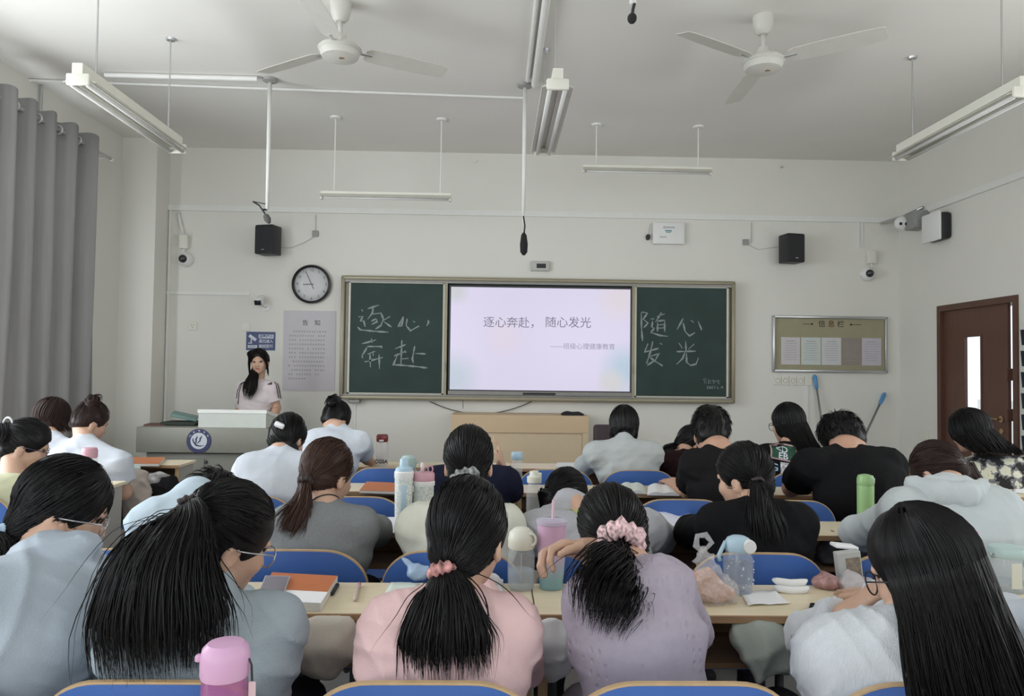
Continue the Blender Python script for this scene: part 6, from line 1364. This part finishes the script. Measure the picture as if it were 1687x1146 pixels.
# --- lecturer standing behind the lectern, facing the class
M_tp = cloth('pale_pink_tee', (.70, .62, .63)); M_str = cloth('black_stripe', (.012, .012, .015), bump=0)
def cloth_line(ctx, name, m, px, width, off=.003):
    """narrow stripe laid on the garment along the given sight-line points"""
    me = ctx['shirt'].data; base = wloc(ctx['root']); bv = BVHTree.FromPolygons([base + x.co for x in me.vertices], [tuple(p.vertices) for p in me.polygons])
    n = 14; t = np.linspace(0, 1, n); k = np.linspace(0, 1, len(px)); X = np.interp(t, k, [a for a, b in px]); Y = np.interp(t, k, [b for a, b in px]); L, R_ = [], []
    for i in range(n):
        dx, dy = X[min(i + 1, n - 1)] - X[max(i - 1, 0)], Y[min(i + 1, n - 1)] - Y[max(i - 1, 0)]; l = math.hypot(dx, dy) or 1
        for lst, s in ((L, -1), (R_, 1)):
            q = P(X[i] - dy / l * width / 2 * s, Y[i] + dx / l * width / 2 * s, 6.0); d = (q - CAM).normalized(); h_ = bv.ray_cast(CAM, d, 12)
            if h_[0] is not None: lst.append(h_[0] - d * off)
            else: lst.append(None)
    ok = [i for i in range(n) if L[i] is not None and R_[i] is not None]
    if len(ok) < 2: return
    L = [L[i] for i in ok]; R_ = [R_[i] for i in ok]; n = len(ok)
    MB().add(L + R_, [(i, i + 1, n + i + 1, n + i) for i in range(n - 1)]).build(name, m, ctx['shirt'], recalc=False)
def lect_extra(ctx):
    for o in (0, 3.2, 6.4): cloth_line(ctx, 'sleeve_stripe', M_str, [(451 + o * .5, 628 - o * .1), (454 + o * .8, 631), (456 + o, 638), (459 + o, 655), (460 + o, 668)], 1.3)
    for o in (0, 3.2): cloth_line(ctx, 'sleeve_stripe', M_str, [(405 - o * .3, 628), (398 - o * .6, 632), (394 - o, 645), (392 - o, 666)], 1.2)
    q = PP(439, 632, 6.6)
    for i, (dx, hh) in enumerate(((-.012, .010), (0, .017), (.012, .024))):
        decal(ctx, 'chest_logo', M_str, q + Vector((dx, 0, 0)), (1, 0, 0), (0, 0, 1), poly=[(-.005, -.010), (.005, -.010), (.002, -.010 + hh), (-.008, -.010 + hh)], ray=(0, 1, 0), nx=2, nz=2)
def lect_wisps(ctx, F, ps, rr, rs):
    M = ctx['M']; L = []
    for s in (-1, 1):
        for i in range(70):
            a = rs.uniform(.0, .05); j = rs.normal(size=3) * .004
            pts = np.array([[s * .004, .080 + a * .2, .125], [s * (.030 + a), .100, .098], [s * (.060 + a * .3), .088, .045], [s * (.078 + a * .1), .066, -.02], [s * (.080 + a * .1), .05, -.085 - .05 * rs.rand()]]) + j
            L.append(catmull([tuple(x) for x in pts], 12))
    A = np.array(L); ps.append(toworld(M, A)); rr.append(np.full(A.shape[:2], .0022) * np.clip((1.1 - np.linspace(0, 1, 12)) * 2, .25, 1)[None])
person('young woman lecturer standing behind the lectern in a pale pink striped T-shirt', (428, 596, 6.76), 176, 4, 3, (447, 640, 6.76), (404, 638, 6.76), (-2.24, 6.80, .90), M_tp,
  hair_tail((.62, -.55, -.55), [(417, 620, 6.66), (411, 640, 6.62), (407, 660, 6.62)], [.02, .05, .065, .03], n=150, npull=260, flat=.6, seed=231, tie_m=M_tie_bk, tie_R=.016, tie_r=.007, bangs=-.25, nape=.9, wisps=14, h=.007, extra=lect_wisps), hm=H_BLK2, stand=True, h=.009, sleeve='short', fold=.003, loosef=1.6, sc=.98, back=.0, el=[(456, 672, 6.80), (395, 670, 6.80)], wr=[(449, 690, 6.62), (395, 690, 6.62)], extras=[lect_extra], trousers=(.05, .06, .09), fineh=None)
# ================================================================== things on and under the desks
def desk_at(px, py, z=HT):
    d = P(px, py, 1.0) - CAM; return CAM + d * ((z - CAM.z) / d.z)
def clearm(name, c, a=.28): return mat(name, c, .08, noise=0, alpha=a, spec=.8)
M_clear = clearm('clear_plastic', (.75, .80, .82), .22); M_water = clearm('water', (.45, .55, .62), .35); M_pinkl = mat('pink_plastic', (.62, .34, .40), .4, noise=.02); M_mint = mat('mint_plastic', (.46, .60, .58), .4, noise=.02)
M_iceb = mat('ice_blue_plastic', (.42, .58, .68), .4, noise=.02); M_creamp = mat('cream_plastic', (.72, .72, .62), .4, noise=.02)
M_speck = mat('speckled_white_enamel', (.66, .70, .66), .4, noise=.22, nscale=120, detail=0)
def L(root, name, m, c, prof, n=28, smooth='auto'): return MB().lathe(c, prof, n).build(name, m, root, smooth)
def loop(root, name, m, c, R_, r, rot=None, sx=1.0): return MB().torus(c, R_, r, 22, 8, rot, sx).build(name, m, root, True)
RX = Matrix.Rotation(R90, 3, 'X')
def bottle(px, py, label, z=HT):
    q = desk_at(px, py, z); return q, empty('bottle', (q.x, q.y, q.z), label, 'bottle')
# red-capped bottle, foremost row
q, r = bottle(629, 769, 'clear bottle with a dark red cap and dark lettering, foremost desk row')
L(r, 'body', clearm('frosted_clear', (.80, .76, .74), .5), q, [(.0, 0), (.036, .001), (.038, .01), (.038, .16), (.034, .17)])
L(r, 'cap', mat('dark_red_cap', (.20, .025, .03), .35), q, [(.036, .168), (.039, .174), (.039, .205), (.034, .215), (0, .217)])
MB().rbox(q + Vector((0, -.038, .178)), (.03, .004, .012), .002).build('label_strip', M_white, r)
text('CGSA', .034, M_ink, q + Vector((0, -.0392, .04)), r, 'lettering', bold=.001)
# mint flip-lid bottle, third row
q, r = bottle(672, 807, 'clear bottle with a mint flip lid and loop, behind the tall flask')
L(r, 'body', M_clear, q, [(0, 0), (.038, .002), (.042, .01), (.042, .10), (.036, .118)])
L(r, 'lid', M_mint, q, [(.036, .116), (.041, .12), (.042, .15), (.038, .175), (.026, .186), (0, .188)])
loop(r, 'carry_loop', M_mint, q + Vector((.055, -.01, .125)), .026, .004, RX, .75)
# tall white and blue straw flask, second row
q, r = bottle(664, 873, 'tall speckled white flask with an ice-blue lid and blue panel')
L(r, 'body', M_speck, q, [(0, 0), (.032, .001), (.034, .008), (.037, .2), (.037, .212)])
MB().rbox(q + Vector((.004, -.0345, .13)), (.020, .006, .115), .003).build('blue_panel', M_iceb, r, 'auto')
L(r, 'collar', M_white, q, [(.038, .21), (.039, .215), (.039, .235), (.035, .24)])
L(r, 'lid', M_iceb, q, [(.036, .238), (.034, .25), (.018, .258), (.017, .285), (.013, .29), (0, .29)])
# pink-lidded straw flask
q, r = bottle(697, 870, 'speckled white flask with a pink straw lid')
L(r, 'body', M_speck, q, [(0, 0), (.038, .001), (.041, .01), (.042, .175), (.043, .178)])
L(r, 'collar', M_white, q, [(.0445, .176), (.0455, .18), (.0455, .192), (.043, .195)])
L(r, 'lid', M_pinkl, q, [(.043, .194), (.044, .2), (.044, .222), (.040, .228), (0, .229)])
MB().tube([q + Vector((-.006, 0, .226)), q + Vector((-.006, 0, .268))], .008, 12).build('spout', mat('pale_pink_straw', (.68, .55, .58), .4), r, True)
loop(r, 'finger_ring', M_pinkl, q + Vector((.026, 0, .242)), .014, .004, RX, .7)
# light-blue capped clear bottle, third row
q, r = bottle(851, 812, 'slim clear bottle with a pale blue cap beside the navy jacket')
L(r, 'body', M_clear, q, [(0, 0), (.028, .001), (.030, .008), (.030, .165), (.026, .18)]); L(r, 'water', M_water, q, [(0, .004), (.027, .004), (.027, .06), (0, .06)])
L(r, 'cap', M_iceb, q, [(.030, .178), (.032, .182), (.032, .21), (.028, .218), (0, .219)])
# white-capped bottle near the slumped student
q, r = bottle(879, 868, 'clear bottle with a cream flip cap left of the slumped student')
L(r, 'body', M_clear, q, [(0, 0), (.030, .001), (.032, .01), (.032, .16), (.024, .185)]); L(r, 'cap', M_creamp, q, [(.026, .183), (.030, .187), (.030, .21), (.02, .215), (.018, .232), (0, .234)])
MB().rbox(q + Vector((.022, -.012, .205)), (.018, .012, .045), .004).build('clasp', M_creamp, r)
# white-lidded bottle with water, nearest row
q, r = bottle(858, 969, 'clear water bottle with a cream dome lid on the nearest desk row')
L(r, 'body', M_clear, q, [(0, 0), (.037, .001), (.040, .01), (.041, .10), (.037, .118), (.036, .122)]); L(r, 'water', M_water, q, [(0, .005), (.037, .005), (.037, .056), (0, .056)])
L(r, 'lid', M_creamp, q, [(.037, .12), (.040, .124), (.040, .15), (.036, .168), (.022, .18), (0, .184)])
loop(r, 'carry_ring', M_creamp, q + Vector((.028, -.024, .150)), .017, .005, RX, .8)
# gradient tumbler with straw
q, r = bottle(908, 968, 'pink to teal tumbler with a clear lid and straw'); tag(r, cat='cup')
def grad(name, lo, hi, z0, z1):
    m = bpy.data.materials.new(name); m.use_nodes = True; nt = m.node_tree; b = nt.nodes['Principled BSDF']; b.inputs['Roughness'].default_value = .35
    tc = nt.nodes.new('ShaderNodeTexCoord'); sp = nt.nodes.new('ShaderNodeSeparateXYZ'); mr = nt.nodes.new('ShaderNodeMapRange'); mx = nt.nodes.new('ShaderNodeMix'); mx.data_type = 'RGBA'
    nt.links.new(tc.outputs['Object'], sp.inputs[0]); nt.links.new(sp.outputs['Z'], mr.inputs['Value']); mr.inputs['From Min'].default_value = z0; mr.inputs['From Max'].default_value = z1
    nt.links.new(mr.outputs['Result'], mx.inputs['Factor']); mx.inputs['A'].default_value = lo + (1,); mx.inputs['B'].default_value = hi + (1,); nt.links.new(mx.outputs['Result'], b.inputs['Base Color']); return m
L(r, 'body', grad('tumbler_gradient', (.24, .42, .46), (.62, .40, .56), .03, .13), q, [(0, 0), (.033, .001), (.035, .006), (.042, .10), (.044, .192)])
L(r, 'lid', clearm('lilac_lid', (.62, .60, .72), .55), q, [(.044, .19), (.047, .193), (.047, .202), (.036, .206), (0, .207)])
MB().tube([q + Vector((.0, 0, .02)), q + Vector((.004, .0, .262))], .0045, 10).build('straw', mat('pink_straw', (.66, .45, .55), .4), r, True)
# clear bottle with blue lid
q, r = bottle(1216, 975, 'clear bottle with an ice-blue lid, side strap and white dots')
L(r, 'body', M_clear, q, [(0, 0), (.040, .001), (.044, .012), (.044, .10), (.034, .125)]); L(r, 'water', clearm('water_dark', (.25, .30, .42), .5), q, [(0, .005), (.040, .005), (.041, .088), (0, .088)])
L(r, 'lid', M_iceb, q, [(.036, .122), (.038, .126), (.038, .15), (.032, .16), (.02, .166), (0, .167)])
MB().lathe(q + Vector((.022, -.030, .142)), [(.0, -.012), (.018, -.012), (.02, -.006), (.02, .006)], 20, 'Y').build('flip_button', M_white, r, 'auto')
MB().tube([q + Vector((-.038, 0, .15)), q + Vector((-.062, -.01, .11)), q + Vector((-.058, -.012, .095))], .006, 8).build('strap', M_iceb, r, True)
rn = random.Random(8); b = MB()
for i in range(22):
    a = math.radians(rn.uniform(200, 340)); z = rn.uniform(.02, .11); b.sphere(q + Vector((.0443 * math.cos(a), .0443 * math.sin(a), z)), rn.uniform(.0015, .003), 6, 4)
tag(b.build('printed_dots', M_white, r), kind='stuff')
MB().tube([q + Vector((-.01, 0, .01)), q + Vector((-.004, 0, .125))], .004, 8).build('straw', M_clear, r)
# green flask
q, r = bottle(1426, 864, 'plain light green vacuum flask on the second desk row')
M_gr = mat('light_green_enamel', (.30, .50, .22), .38, noise=.02)
L(r, 'body', M_gr, q, [(0, 0), (.032, .001), (.034, .006), (.035, .168), (.034, .172)]); L(r, 'lid', M_gr, q, [(.0345, .173), (.0355, .176), (.035, .2), (.030, .214), (.012, .219), (0, .219)])
MB().rbox(q + Vector((.018, -.029, .195)), (.016, .012, .026), .006).build('flip_button', mat('pale_green_plastic', (.5, .62, .45), .4), r, 'auto')
# mint jar at right edge
q, r = bottle(1661, 972, 'wide clear jar with a mint lid at the right edge'); tag(r, cat='jar')
L(r, 'body', M_clear, q, [(0, 0), (.046, .001), (.049, .01), (.049, .10), (.047, .105)]); L(r, 'lid', M_mint, q, [(.050, .103), (.053, .107), (.053, .128), (.05, .132), (0, .133)])
MB().rbox(q + Vector((-.008, -.0485, .055)), (.03, .003, .075), .001).build('sticker', M_creamp, r); L(r, 'contents', M_water, q, [(0, .004), (.045, .004), (.045, .03), (0, .03)])
MB().tube([q + Vector((-.05, -.01, .112)), q + Vector((-.062, -.012, .115)), q + Vector((-.056, -.012, .102))], .003, 6).build('wire_clasp', M_steel, r, True)
# glass bottle behind the long hair
q, r = bottle(1598, 972, 'clear bottle half hidden by the long black hair'); L(r, 'body', M_clear, q, [(0, 0), (.028, .001), (.03, .008), (.03, .13), (.02, .15)]); L(r, 'cap', M_pinkl, q, [(.021, .148), (.023, .15), (.023, .18), (0, .182)])
# pink bottle next to the viewer
q = desk_at(367, 1262); r = empty('bottle', q, 'translucent magenta bottle with a pink cap at the lower picture edge', 'bottle')
L(r, 'body', clearm('magenta_plastic', (.42, .12, .30), .62), q, [(0, 0), (.034, .001), (.037, .008), (.037, .13), (.035, .15)])
MB().lathe(q, [(.0375, .146), (.039, .15), (.039, .178), (.036, .192), (.028, .2), (0, .203)], 30).build('cap', mat('orchid_cap', (.62, .36, .55), .4, noise=.01), r, 'auto')
MB().rbox(q + Vector((-.041, -.004, .176)), (.012, .014, .012), .004).build('cap_tab', mat('orchid_cap', ()), r, 'auto')
MB().tube([q + Vector((.039, -.002, .175)), q + Vector((.044, -.004, .165)), q + Vector((.046, -.006, .14))], .0018, 6).build('lanyard', M_cab, r); MB().rbox(q + Vector((.047, -.008, .10)), (.012, .004, .08), .002).build('hang_tag', mat('pale_pink_tag', (.62, .45, .48), .6), r)
# bottle of the window-side block
q, r = bottle(146, 800, 'clear bottle with a soft pink cap behind the black head at left'); L(r, 'body', M_clear, q, [(0, 0), (.038, .001), (.04, .008), (.04, .14), (.036, .152)]); L(r, 'cap', M_pinkl, q, [(.036, .15), (.040, .154), (.040, .19), (.034, .205), (0, .208)])
# ---- books and papers
M_org = mat('orange_cover', (.52, .17, .06), .5, noise=.05); M_pg = mat('page_edge', (.66, .65, .60), .8, noise=.1, nscale=80, stretch=(1, 1, 8)); M_lav = mat('lavender_white_paper', (.70, .70, .78), .8, noise=.03)
def slab(name, label, quad, th, m, cat='book', z=HT, mpage=None, sub='cover', zs=None):
    """flat book or sheet whose four base corners are photo points on the desk plane"""
    qs = [desk_at(x, y, z) for x, y in quad]; c = sum(qs, Vector()) / 4; r = empty(name, c, label, cat)
    lo = [Vector((p.x, p.y, z + .0008)) for p in qs]; hi = [p + Vector((0, 0, th)) for p in lo]
    if mpage is not None:
        MB().add(lo + hi, [(0, 1, 2, 3), (7, 6, 5, 4), (0, 4, 5, 1), (1, 5, 6, 2), (2, 6, 7, 3), (3, 7, 4, 0)]).build('page_block', mpage, r)
        a = [p + Vector((0, 0, .0002)) for p in hi]; b_ = [p + Vector((0, 0, .0018)) for p in hi]
        MB().add(a + b_, [(0, 1, 2, 3), (7, 6, 5, 4), (0, 4, 5, 1), (1, 5, 6, 2), (2, 6, 7, 3), (3, 7, 4, 0)]).build(sub, m, r)
    else: MB().add(lo + hi, [(0, 1, 2, 3), (7, 6, 5, 4), (0, 4, 5, 1), (1, 5, 6, 2), (2, 6, 7, 3), (3, 7, 4, 0)]).build('sheet', m, r)
    return r, hi
def sheet(name, label, quad, m=None, curl=.004, cat='paper', z=HT, n=6, folds=0.0, seed=1):
    qs = [desk_at(x, y, z) for x, y in quad]; rs = random.Random(seed); vs = []
    for j in range(n + 1):
        for i in range(n + 1):
            s, t = i / n, j / n; p = qs[0].lerp(qs[1], s).lerp(qs[3].lerp(qs[2], s), t); e = max(abs(s - .5), abs(t - .5)) * 2
            vs.append((p.x, p.y, z + .001 + curl * max(0, e - .5) * rs.uniform(.2, 1.6) + folds * abs(math.sin(3.2 * s + 1)) * t))
    fs = [(j * (n + 1) + i, j * (n + 1) + i + 1, (j + 1) * (n + 1) + i + 1, (j + 1) * (n + 1) + i) for j in range(n) for i in range(n)]
    o = MB().add(vs, fs).build(name, m or M_paper, None, True, recalc=False); sm = o.modifiers.new('t', 'SOLIDIFY'); sm.thickness = .0008; sm.offset = 1
    return tag(o, label, cat)
r, hi = slab('textbook', 'thick textbook with an orange and white cover beside the smartphone', [(420, 1003), (528, 1008), (556, 962), (448, 956)], .022, M_paper, mpage=M_pg)
a = [hi[0].lerp(hi[3], .38), hi[1].lerp(hi[2], .38), hi[2], hi[3]]; a = [p + Vector((0, 0, .0021)) for p in a]; MB().add(a + [p + Vector((0, 0, .0006)) for p in a], [(3, 2, 1, 0), (4, 5, 6, 7), (0, 1, 5, 4), (1, 2, 6, 5), (2, 3, 7, 6), (3, 0, 4, 7)]).build('orange_band', M_org, r)
zt_ = HT + .026; qs = [desk_at(x, y, zt_) for x, y in ((424, 984), (466, 986), (478, 953), (437, 952))]; c = sum(qs, Vector()) / 4
r = empty('smartphone', c, 'smartphone with a grey screen lying on the orange textbook', 'phone'); MB().add(qs + [p + Vector((0, 0, .008)) for p in qs], [(3, 2, 1, 0), (4, 5, 6, 7), (0, 1, 5, 4), (1, 2, 6, 5), (2, 3, 7, 6), (3, 0, 4, 7)]).build('case', clearm('phone_case', (.7, .7, .72), .8), r)
a = [p.lerp(c, .07) + Vector((0, 0, .0083)) for p in qs]; MB().add(a + [p + Vector((0, 0, .0006)) for p in a], [(3, 2, 1, 0), (4, 5, 6, 7), (0, 1, 5, 4), (1, 2, 6, 5), (2, 3, 7, 6), (3, 0, 4, 7)]).build('screen', mat('grey_phone_screen', (.24, .22, .25), .2, noise=.05), r)
def pen(p0, p1, m, label, m2=None):
    a, b = desk_at(*p0) + Vector((0, 0, .006)), desk_at(*p1) + Vector((0, 0, .006)); r = empty('pen', a, label, 'pen')
    MB().tube([a, a.lerp(b, .06), a.lerp(b, .75)], [.002, .0055, .0055], 10).build('barrel', m, r, True); MB().tube([a.lerp(b, .75), b], .006, 10).build('pen_cap', m2 or m, r, True)
pen((547, 982), (556, 966), M_blackp, 'dark pen lying beside the orange textbook'); pen((584, 992), (592, 965), mat('cream_pen', (.62, .52, .45), .4), 'pale pen with a pink cap lying alone on the desk', M_pinkl)
sheet('loose_paper', 'white paper under the pink sleeve on the nearest desk', [(775, 994), (834, 994), (826, 960), (785, 960)]); sheet('loose_paper', 'pale green-white paper left of the pink shirt', [(628, 990), (680, 992), (690, 962), (644, 960)], mat('pale_green_paper', (.66, .74, .68), .8))
r, _ = slab('printed_sheets', 'printed sheets before the tall flask, second desk row', [(612, 880), (660, 878), (652, 853), (604, 853)], .004, M_lav, 'paper')
a = [desk_at(x, y, HT + .0055) for x, y in ((618, 872), (630, 872), (628, 861), (617, 861))]; MB().add(a + [p + Vector((0, 0, .0004)) for p in a], [(3, 2, 1, 0), (4, 5, 6, 7), (0, 1, 5, 4), (1, 2, 6, 5), (2, 3, 7, 6), (3, 0, 4, 7)]).build('print_block', mat('grey_picture', (.4, .4, .46), .8, noise=.4, nscale=80), r)
sheet('loose_paper', 'folded white papers on the second desk row beside the woman in black', [(1092, 868), (1150, 866), (1132, 846), (1082, 850)], M_lav, folds=.02, n=10)
r, _ = slab('notebook', 'thick notebook with an orange top on the third desk row', [(592, 812), (652, 814), (650, 799), (604, 797)], .012, M_org, mpage=M_pg)
def open_book(quad, label, m=M_paper):
    qs = [desk_at(x, y) for x, y in quad]; c = sum(qs, Vector()) / 4; r = empty('open_book', c, label, 'book')
    for h0, h1, nm in ((0, .5, 'left_pages'), (.5, 1, 'right_pages')):
        n = 8; vs = []
        for t in (0, 1):
            for i in range(n + 1):
                s = h0 + (h1 - h0) * i / n; p = (qs[0].lerp(qs[1], s)).lerp(qs[3].lerp(qs[2], s), t); u = i / n if h0 == 0 else 1 - i / n
                vs.append((p.x, p.y, HT + .004 + .016 * math.sin(min(1, u * 1.15) * math.pi * .75)))
        k = len(vs); vs += [(x, y, HT + .001) for x, y, z in vs]; m_ = n + 1
        fs = [(i, i + 1, m_ + i + 1, m_ + i) for i in range(n)] + [(i, k + i, k + i + 1, i + 1) for i in range(n)] + [(m_ + i, m_ + i + 1, k + m_ + i + 1, k + m_ + i) for i in range(n)] + [(0, m_, k + m_, k), (n, k + n, k + m_ + n, m_ + n)]
        MB().add(vs, fs).build(nm, m, r, 'auto')
open_book([(1018, 812), (1064, 814), (1060, 800), (1022, 799)], 'open notebook on the third desk row, left of the open textbook', mat('pale_green_page', (.66, .70, .64), .8)); open_book([(1066, 816), (1120, 817), (1112, 802), (1068, 801)], 'open textbook with white pages before the man in charcoal')
slab('textbook', 'book lying on the foremost desk left of the light shirt', [(915, 772), (958, 772), (952, 765), (918, 765)], .012, M_paper, mpage=M_pg); q = desk_at(965, 770); tag(MB().sphere(q + Vector((0, 0, .02)), .02, 14, 10).build('tissue_ball', M_paper, smooth=True), 'small white crumpled ball beside the foremost book', 'tissue')
slab('textbook', 'orange and white textbook on the window-side desk', [(198, 768), (262, 768), (272, 757), (214, 757)], .016, M_org, mpage=M_pg); sheet('loose_paper', 'white paper on the door-side desk at the right edge', [(1668, 812), (1705, 814), (1700, 800), (1672, 800)])
sheet('tissue', 'white napkin lying flat before the clear bottle with dots', [(1232, 999), (1303, 996), (1276, 975), (1220, 978)], M_paper, .008, 'tissue')
def crumple(px, py, R_, label, m, name='tissue', cat='tissue', seed=1, z=HT, flat=.6, noise=.012):
    q = desk_at(px, py, z); F = Field(); F.ell(q + Vector((0, 0, R_ * flat * .8)), (R_, R_ * .8, R_ * flat), None, .01); V, Q = F.mesh(.006, noise=noise, seed=seed, nf=90, crease=True); V[:, 2] = np.maximum(V[:, 2], z + .001)
    return tag(npmesh(name, V, Q, m, None), label, cat)
crumple(808, 962, .028, 'crumpled white tissue right of the pink shirt', M_paper, seed=4)
# white curved case and its cloth
q = desk_at(1303, 975); r = empty('spectacle_case', q, 'open white spectacle case on the nearest desk row', 'case')
for dz, dy, nm in ((.012, 0, 'case_base'), (.03, .012, 'case_lid')): MB().tube([q + Vector((-.052, dy, dz + .004)), q + Vector((-.04, dy - .004, dz)), q + Vector((0, dy - .012, dz - .004)), q + Vector((.04, dy - .008, dz - .002)), q + Vector((.052, dy - .004, dz + .004))], [.004, .011, .012, .011, .004], 12).build(nm, M_white, r, True)
# plastic bags
M_bag = mat('clear_film', (.78, .78, .80), .18, noise=0, alpha=.30, spec=.7); M_bread = mat('pink_crumbs', (.62, .36, .26), .8, noise=.35, nscale=130)
q = desk_at(1172, 989); r = empty('snack_bag', q, 'knotted clear plastic bag of pinkish snacks on the nearest desk', 'bag')
F = Field(); F.ell(q + Vector((.012, 0, .022)), (.056, .036, .026), None, .02).ell(q + Vector((-.020, 0, .05)), (.036, .030, .04), None, .03); V, Q = F.mesh(.005, noise=.007, seed=2, nf=110, crease=True); V[:, 2] = np.maximum(V[:, 2], HT + .002); npmesh('snack_filling', V, Q, M_bread, r)
F = Field(); F.ell(q + Vector((.008, 0, .03)), (.066, .044, .036), None, .02).cap(q + Vector((-.002, 0, .04)), q + Vector((-.024, 0, .14)), .054, .010, .02); V, Q = F.mesh(.005, noise=.012, seed=3, nf=120, crease=True); V[:, 2] = np.maximum(V[:, 2], HT + .001); npmesh('film', V, Q, M_bag, r)
MB().tube([q + Vector((-.024, 0, .135)), q + Vector((-.044, .004, .155)), q + Vector((-.040, .006, .182)), q + Vector((-.016, .004, .186)), q + Vector((.0, .0, .165)), q + Vector((-.022, 0, .14))], [.006, .010, .008, .010, .008, .005], 7).build('bag_handle', M_bag, r, True)
crumple(1362, 968, .045, 'small clear bag with reddish food beside the spectacle case', mat('reddish_food', (.36, .20, .19), .5, noise=.6, nscale=60), 'food_bag', 'bag', 6, flat=.5); crumple(1412, 972, .055, 'crumpled clear plastic wrap before the woman in the white blouse', mat('milky_film', (.62, .58, .60), .3, noise=.2, nscale=40, alpha=.7), 'plastic_wrap', 'wrap', 7, flat=.4)
q = desk_at(1400, 960); r = empty('snack_box', q, 'small grey carton with printed front on the nearest desk', 'box'); Rz = Matrix.Rotation(-.12, 3, 'Y'); MB().rbox(q + Vector((0, .01, .05)), (.075, .03, .095), .003, Rz).build('carton', mat('grey_carton', (.44, .44, .42), .6, noise=.1), r); MB().rbox(q + Vector((.01, -.006, .05)), (.045, .003, .06), .001, Rz).build('printed_window', mat('carton_print', (.22, .18, .14), .5, noise=.7, nscale=50), r)
tag(MB().rbox(desk_at(1398, 955) + Vector((0, .03, .1)), (.075, .05, .012), .005, Matrix.Rotation(.1, 3, 'Y')).build('white_packet', M_paper, smooth='auto'), 'white soft packet leaning on the grey carton', 'packet')
F = Field(); q = desk_at(686, 955); F.cap(q + Vector((-.045, .02, .06)), q + Vector((0, 0, .03)), .006, .012, .02).ell(q + Vector((.005, 0, .022)), (.035, .025, .024), None, .015); V, Q = F.mesh(.005, noise=.006, seed=8, nf=90, crease=True); V[:, 2] = np.maximum(V[:, 2], HT + .001); tag(npmesh('plastic_wrapper', V, Q, mat('blue_film', (.45, .60, .80), .2, noise=.1, alpha=.65), None), 'twisted pale blue plastic wrapper left of the pink shirt', 'wrapper')
qs = [desk_at(x, y, HT) for x, y in ((1330, 1013), (1384, 1015), (1376, 1000), (1334, 999))]; c = sum(qs, Vector()) / 4; r = empty('smartphone', c, 'dark smartphone lying before the woman in the white blouse', 'phone'); qs = [p + Vector((0, 0, .002)) for p in qs]
MB().add(qs + [p + Vector((0, 0, .009)) for p in qs], [(3, 2, 1, 0), (4, 5, 6, 7), (0, 1, 5, 4), (1, 2, 6, 5), (2, 3, 7, 6), (3, 0, 4, 7)]).build('case', mat('silver_phone', (.5, .5, .52), .3, .5), r); a = [p.lerp(c, .06) + Vector((0, 0, .0093)) for p in qs]; MB().add(a + [p + Vector((0, 0, .0006)) for p in a], [(3, 2, 1, 0), (4, 5, 6, 7), (0, 1, 5, 4), (1, 2, 6, 5), (2, 3, 7, 6), (3, 0, 4, 7)]).build('screen', mat('dark_phone_screen', (.02, .02, .025), .15), r)
# ---- bags and clothes hung below or beside the desks
def softbag(label, pts, rs, m, seed, name='bag', cat='bag', flatY=.6, noise=.018, h=.009, zmin=None):
    F = Field()
    for i in range(len(pts) - 1): F.ecap(P(*pts[i]), P(*pts[i + 1]), (rs[i], rs[i] * flatY), (rs[i + 1], rs[i + 1] * flatY), (1, 0, 0), .03)
    V, Q = F.mesh(h, noise=noise, seed=seed, nf=34, crease=True)
    if zmin: V[:, 2] = np.maximum(V[:, 2], zmin)
    return tag(npmesh(name, V, Q, m, None), label, cat)
softbag('white plastic carrier bag hanging under the nearest desk', [(906, 1028, 1.93), (912, 1062, 1.92), (915, 1098, 1.92)], [.028, .048, .044], mat('white_film', (.70, .72, .74), .35, noise=.06, alpha=.92), 5, 'carrier_bag', h=.008)
softbag('beige canvas bag with rounded bottom below the nearest desk', [(520, 1040, 1.93), (522, 1065, 1.92), (512, 1092, 1.91)], [.085, .088, .06], cloth('beige_canvas', (.50, .46, .40)), 6, 'canvas_bag', noise=.008, flatY=.4)
softbag('grey-green jacket bundled below the nearest desk at right', [(1222, 1042, 1.98), (1262, 1058, 1.96), (1300, 1082, 1.94)], [.05, .06, .05], cloth('grey_green_cotton', (.34, .37, .34)), 7, 'jacket_bundle', 'jacket')
softbag('dark patterned bag on the shelf under the second desk row', [(1360, 905, 3.02), (1400, 908, 3.02), (1430, 912, 3.02)], [.05, .06, .05], mat('black_grey_pattern', (.06, .055, .06), .8, noise=.9, nscale=26), 8, 'patterned_bag')
softbag('bright red bag below the door-side desk at the right edge', [(1690, 835, 4.05), (1690, 850, 4.05)], [.11, .11], cloth('red_nylon', (.30, .012, .016), rough=.5), 9, 'red_bag')
softbag('beige jacket draped at the side of the window-side desk', [(222, 785, 4.62), (216, 815, 4.55), (232, 850, 4.50)], [.07, .085, .10], cloth('beige_jacket_cloth', (.42, .37, .33)), 10, 'draped_jacket', 'jacket', .5, .012)
softbag('white drawstring bag with black markings under the window-side desk', [(238, 792, 4.80), (262, 788, 4.84), (284, 792, 4.86)], [.055, .06, .045], mat('white_black_print', (.42, .42, .42), .8, noise=1.0, nscale=22, detail=1), 11, 'drawstring_bag')
softbag('black backpack leaning under the window-side desk', [(240, 812, 4.72), (275, 812, 4.76), (300, 822, 4.78)], [.09, .11, .09], cloth('black_nylon', (.012, .012, .013)), 12, 'backpack')
r, _ = slab('white_folder', 'pale folder on the window-side desk before the bun woman', [(196, 772, ), (232, 772), (228, 764), (200, 764)], .004, M_mint, 'folder')
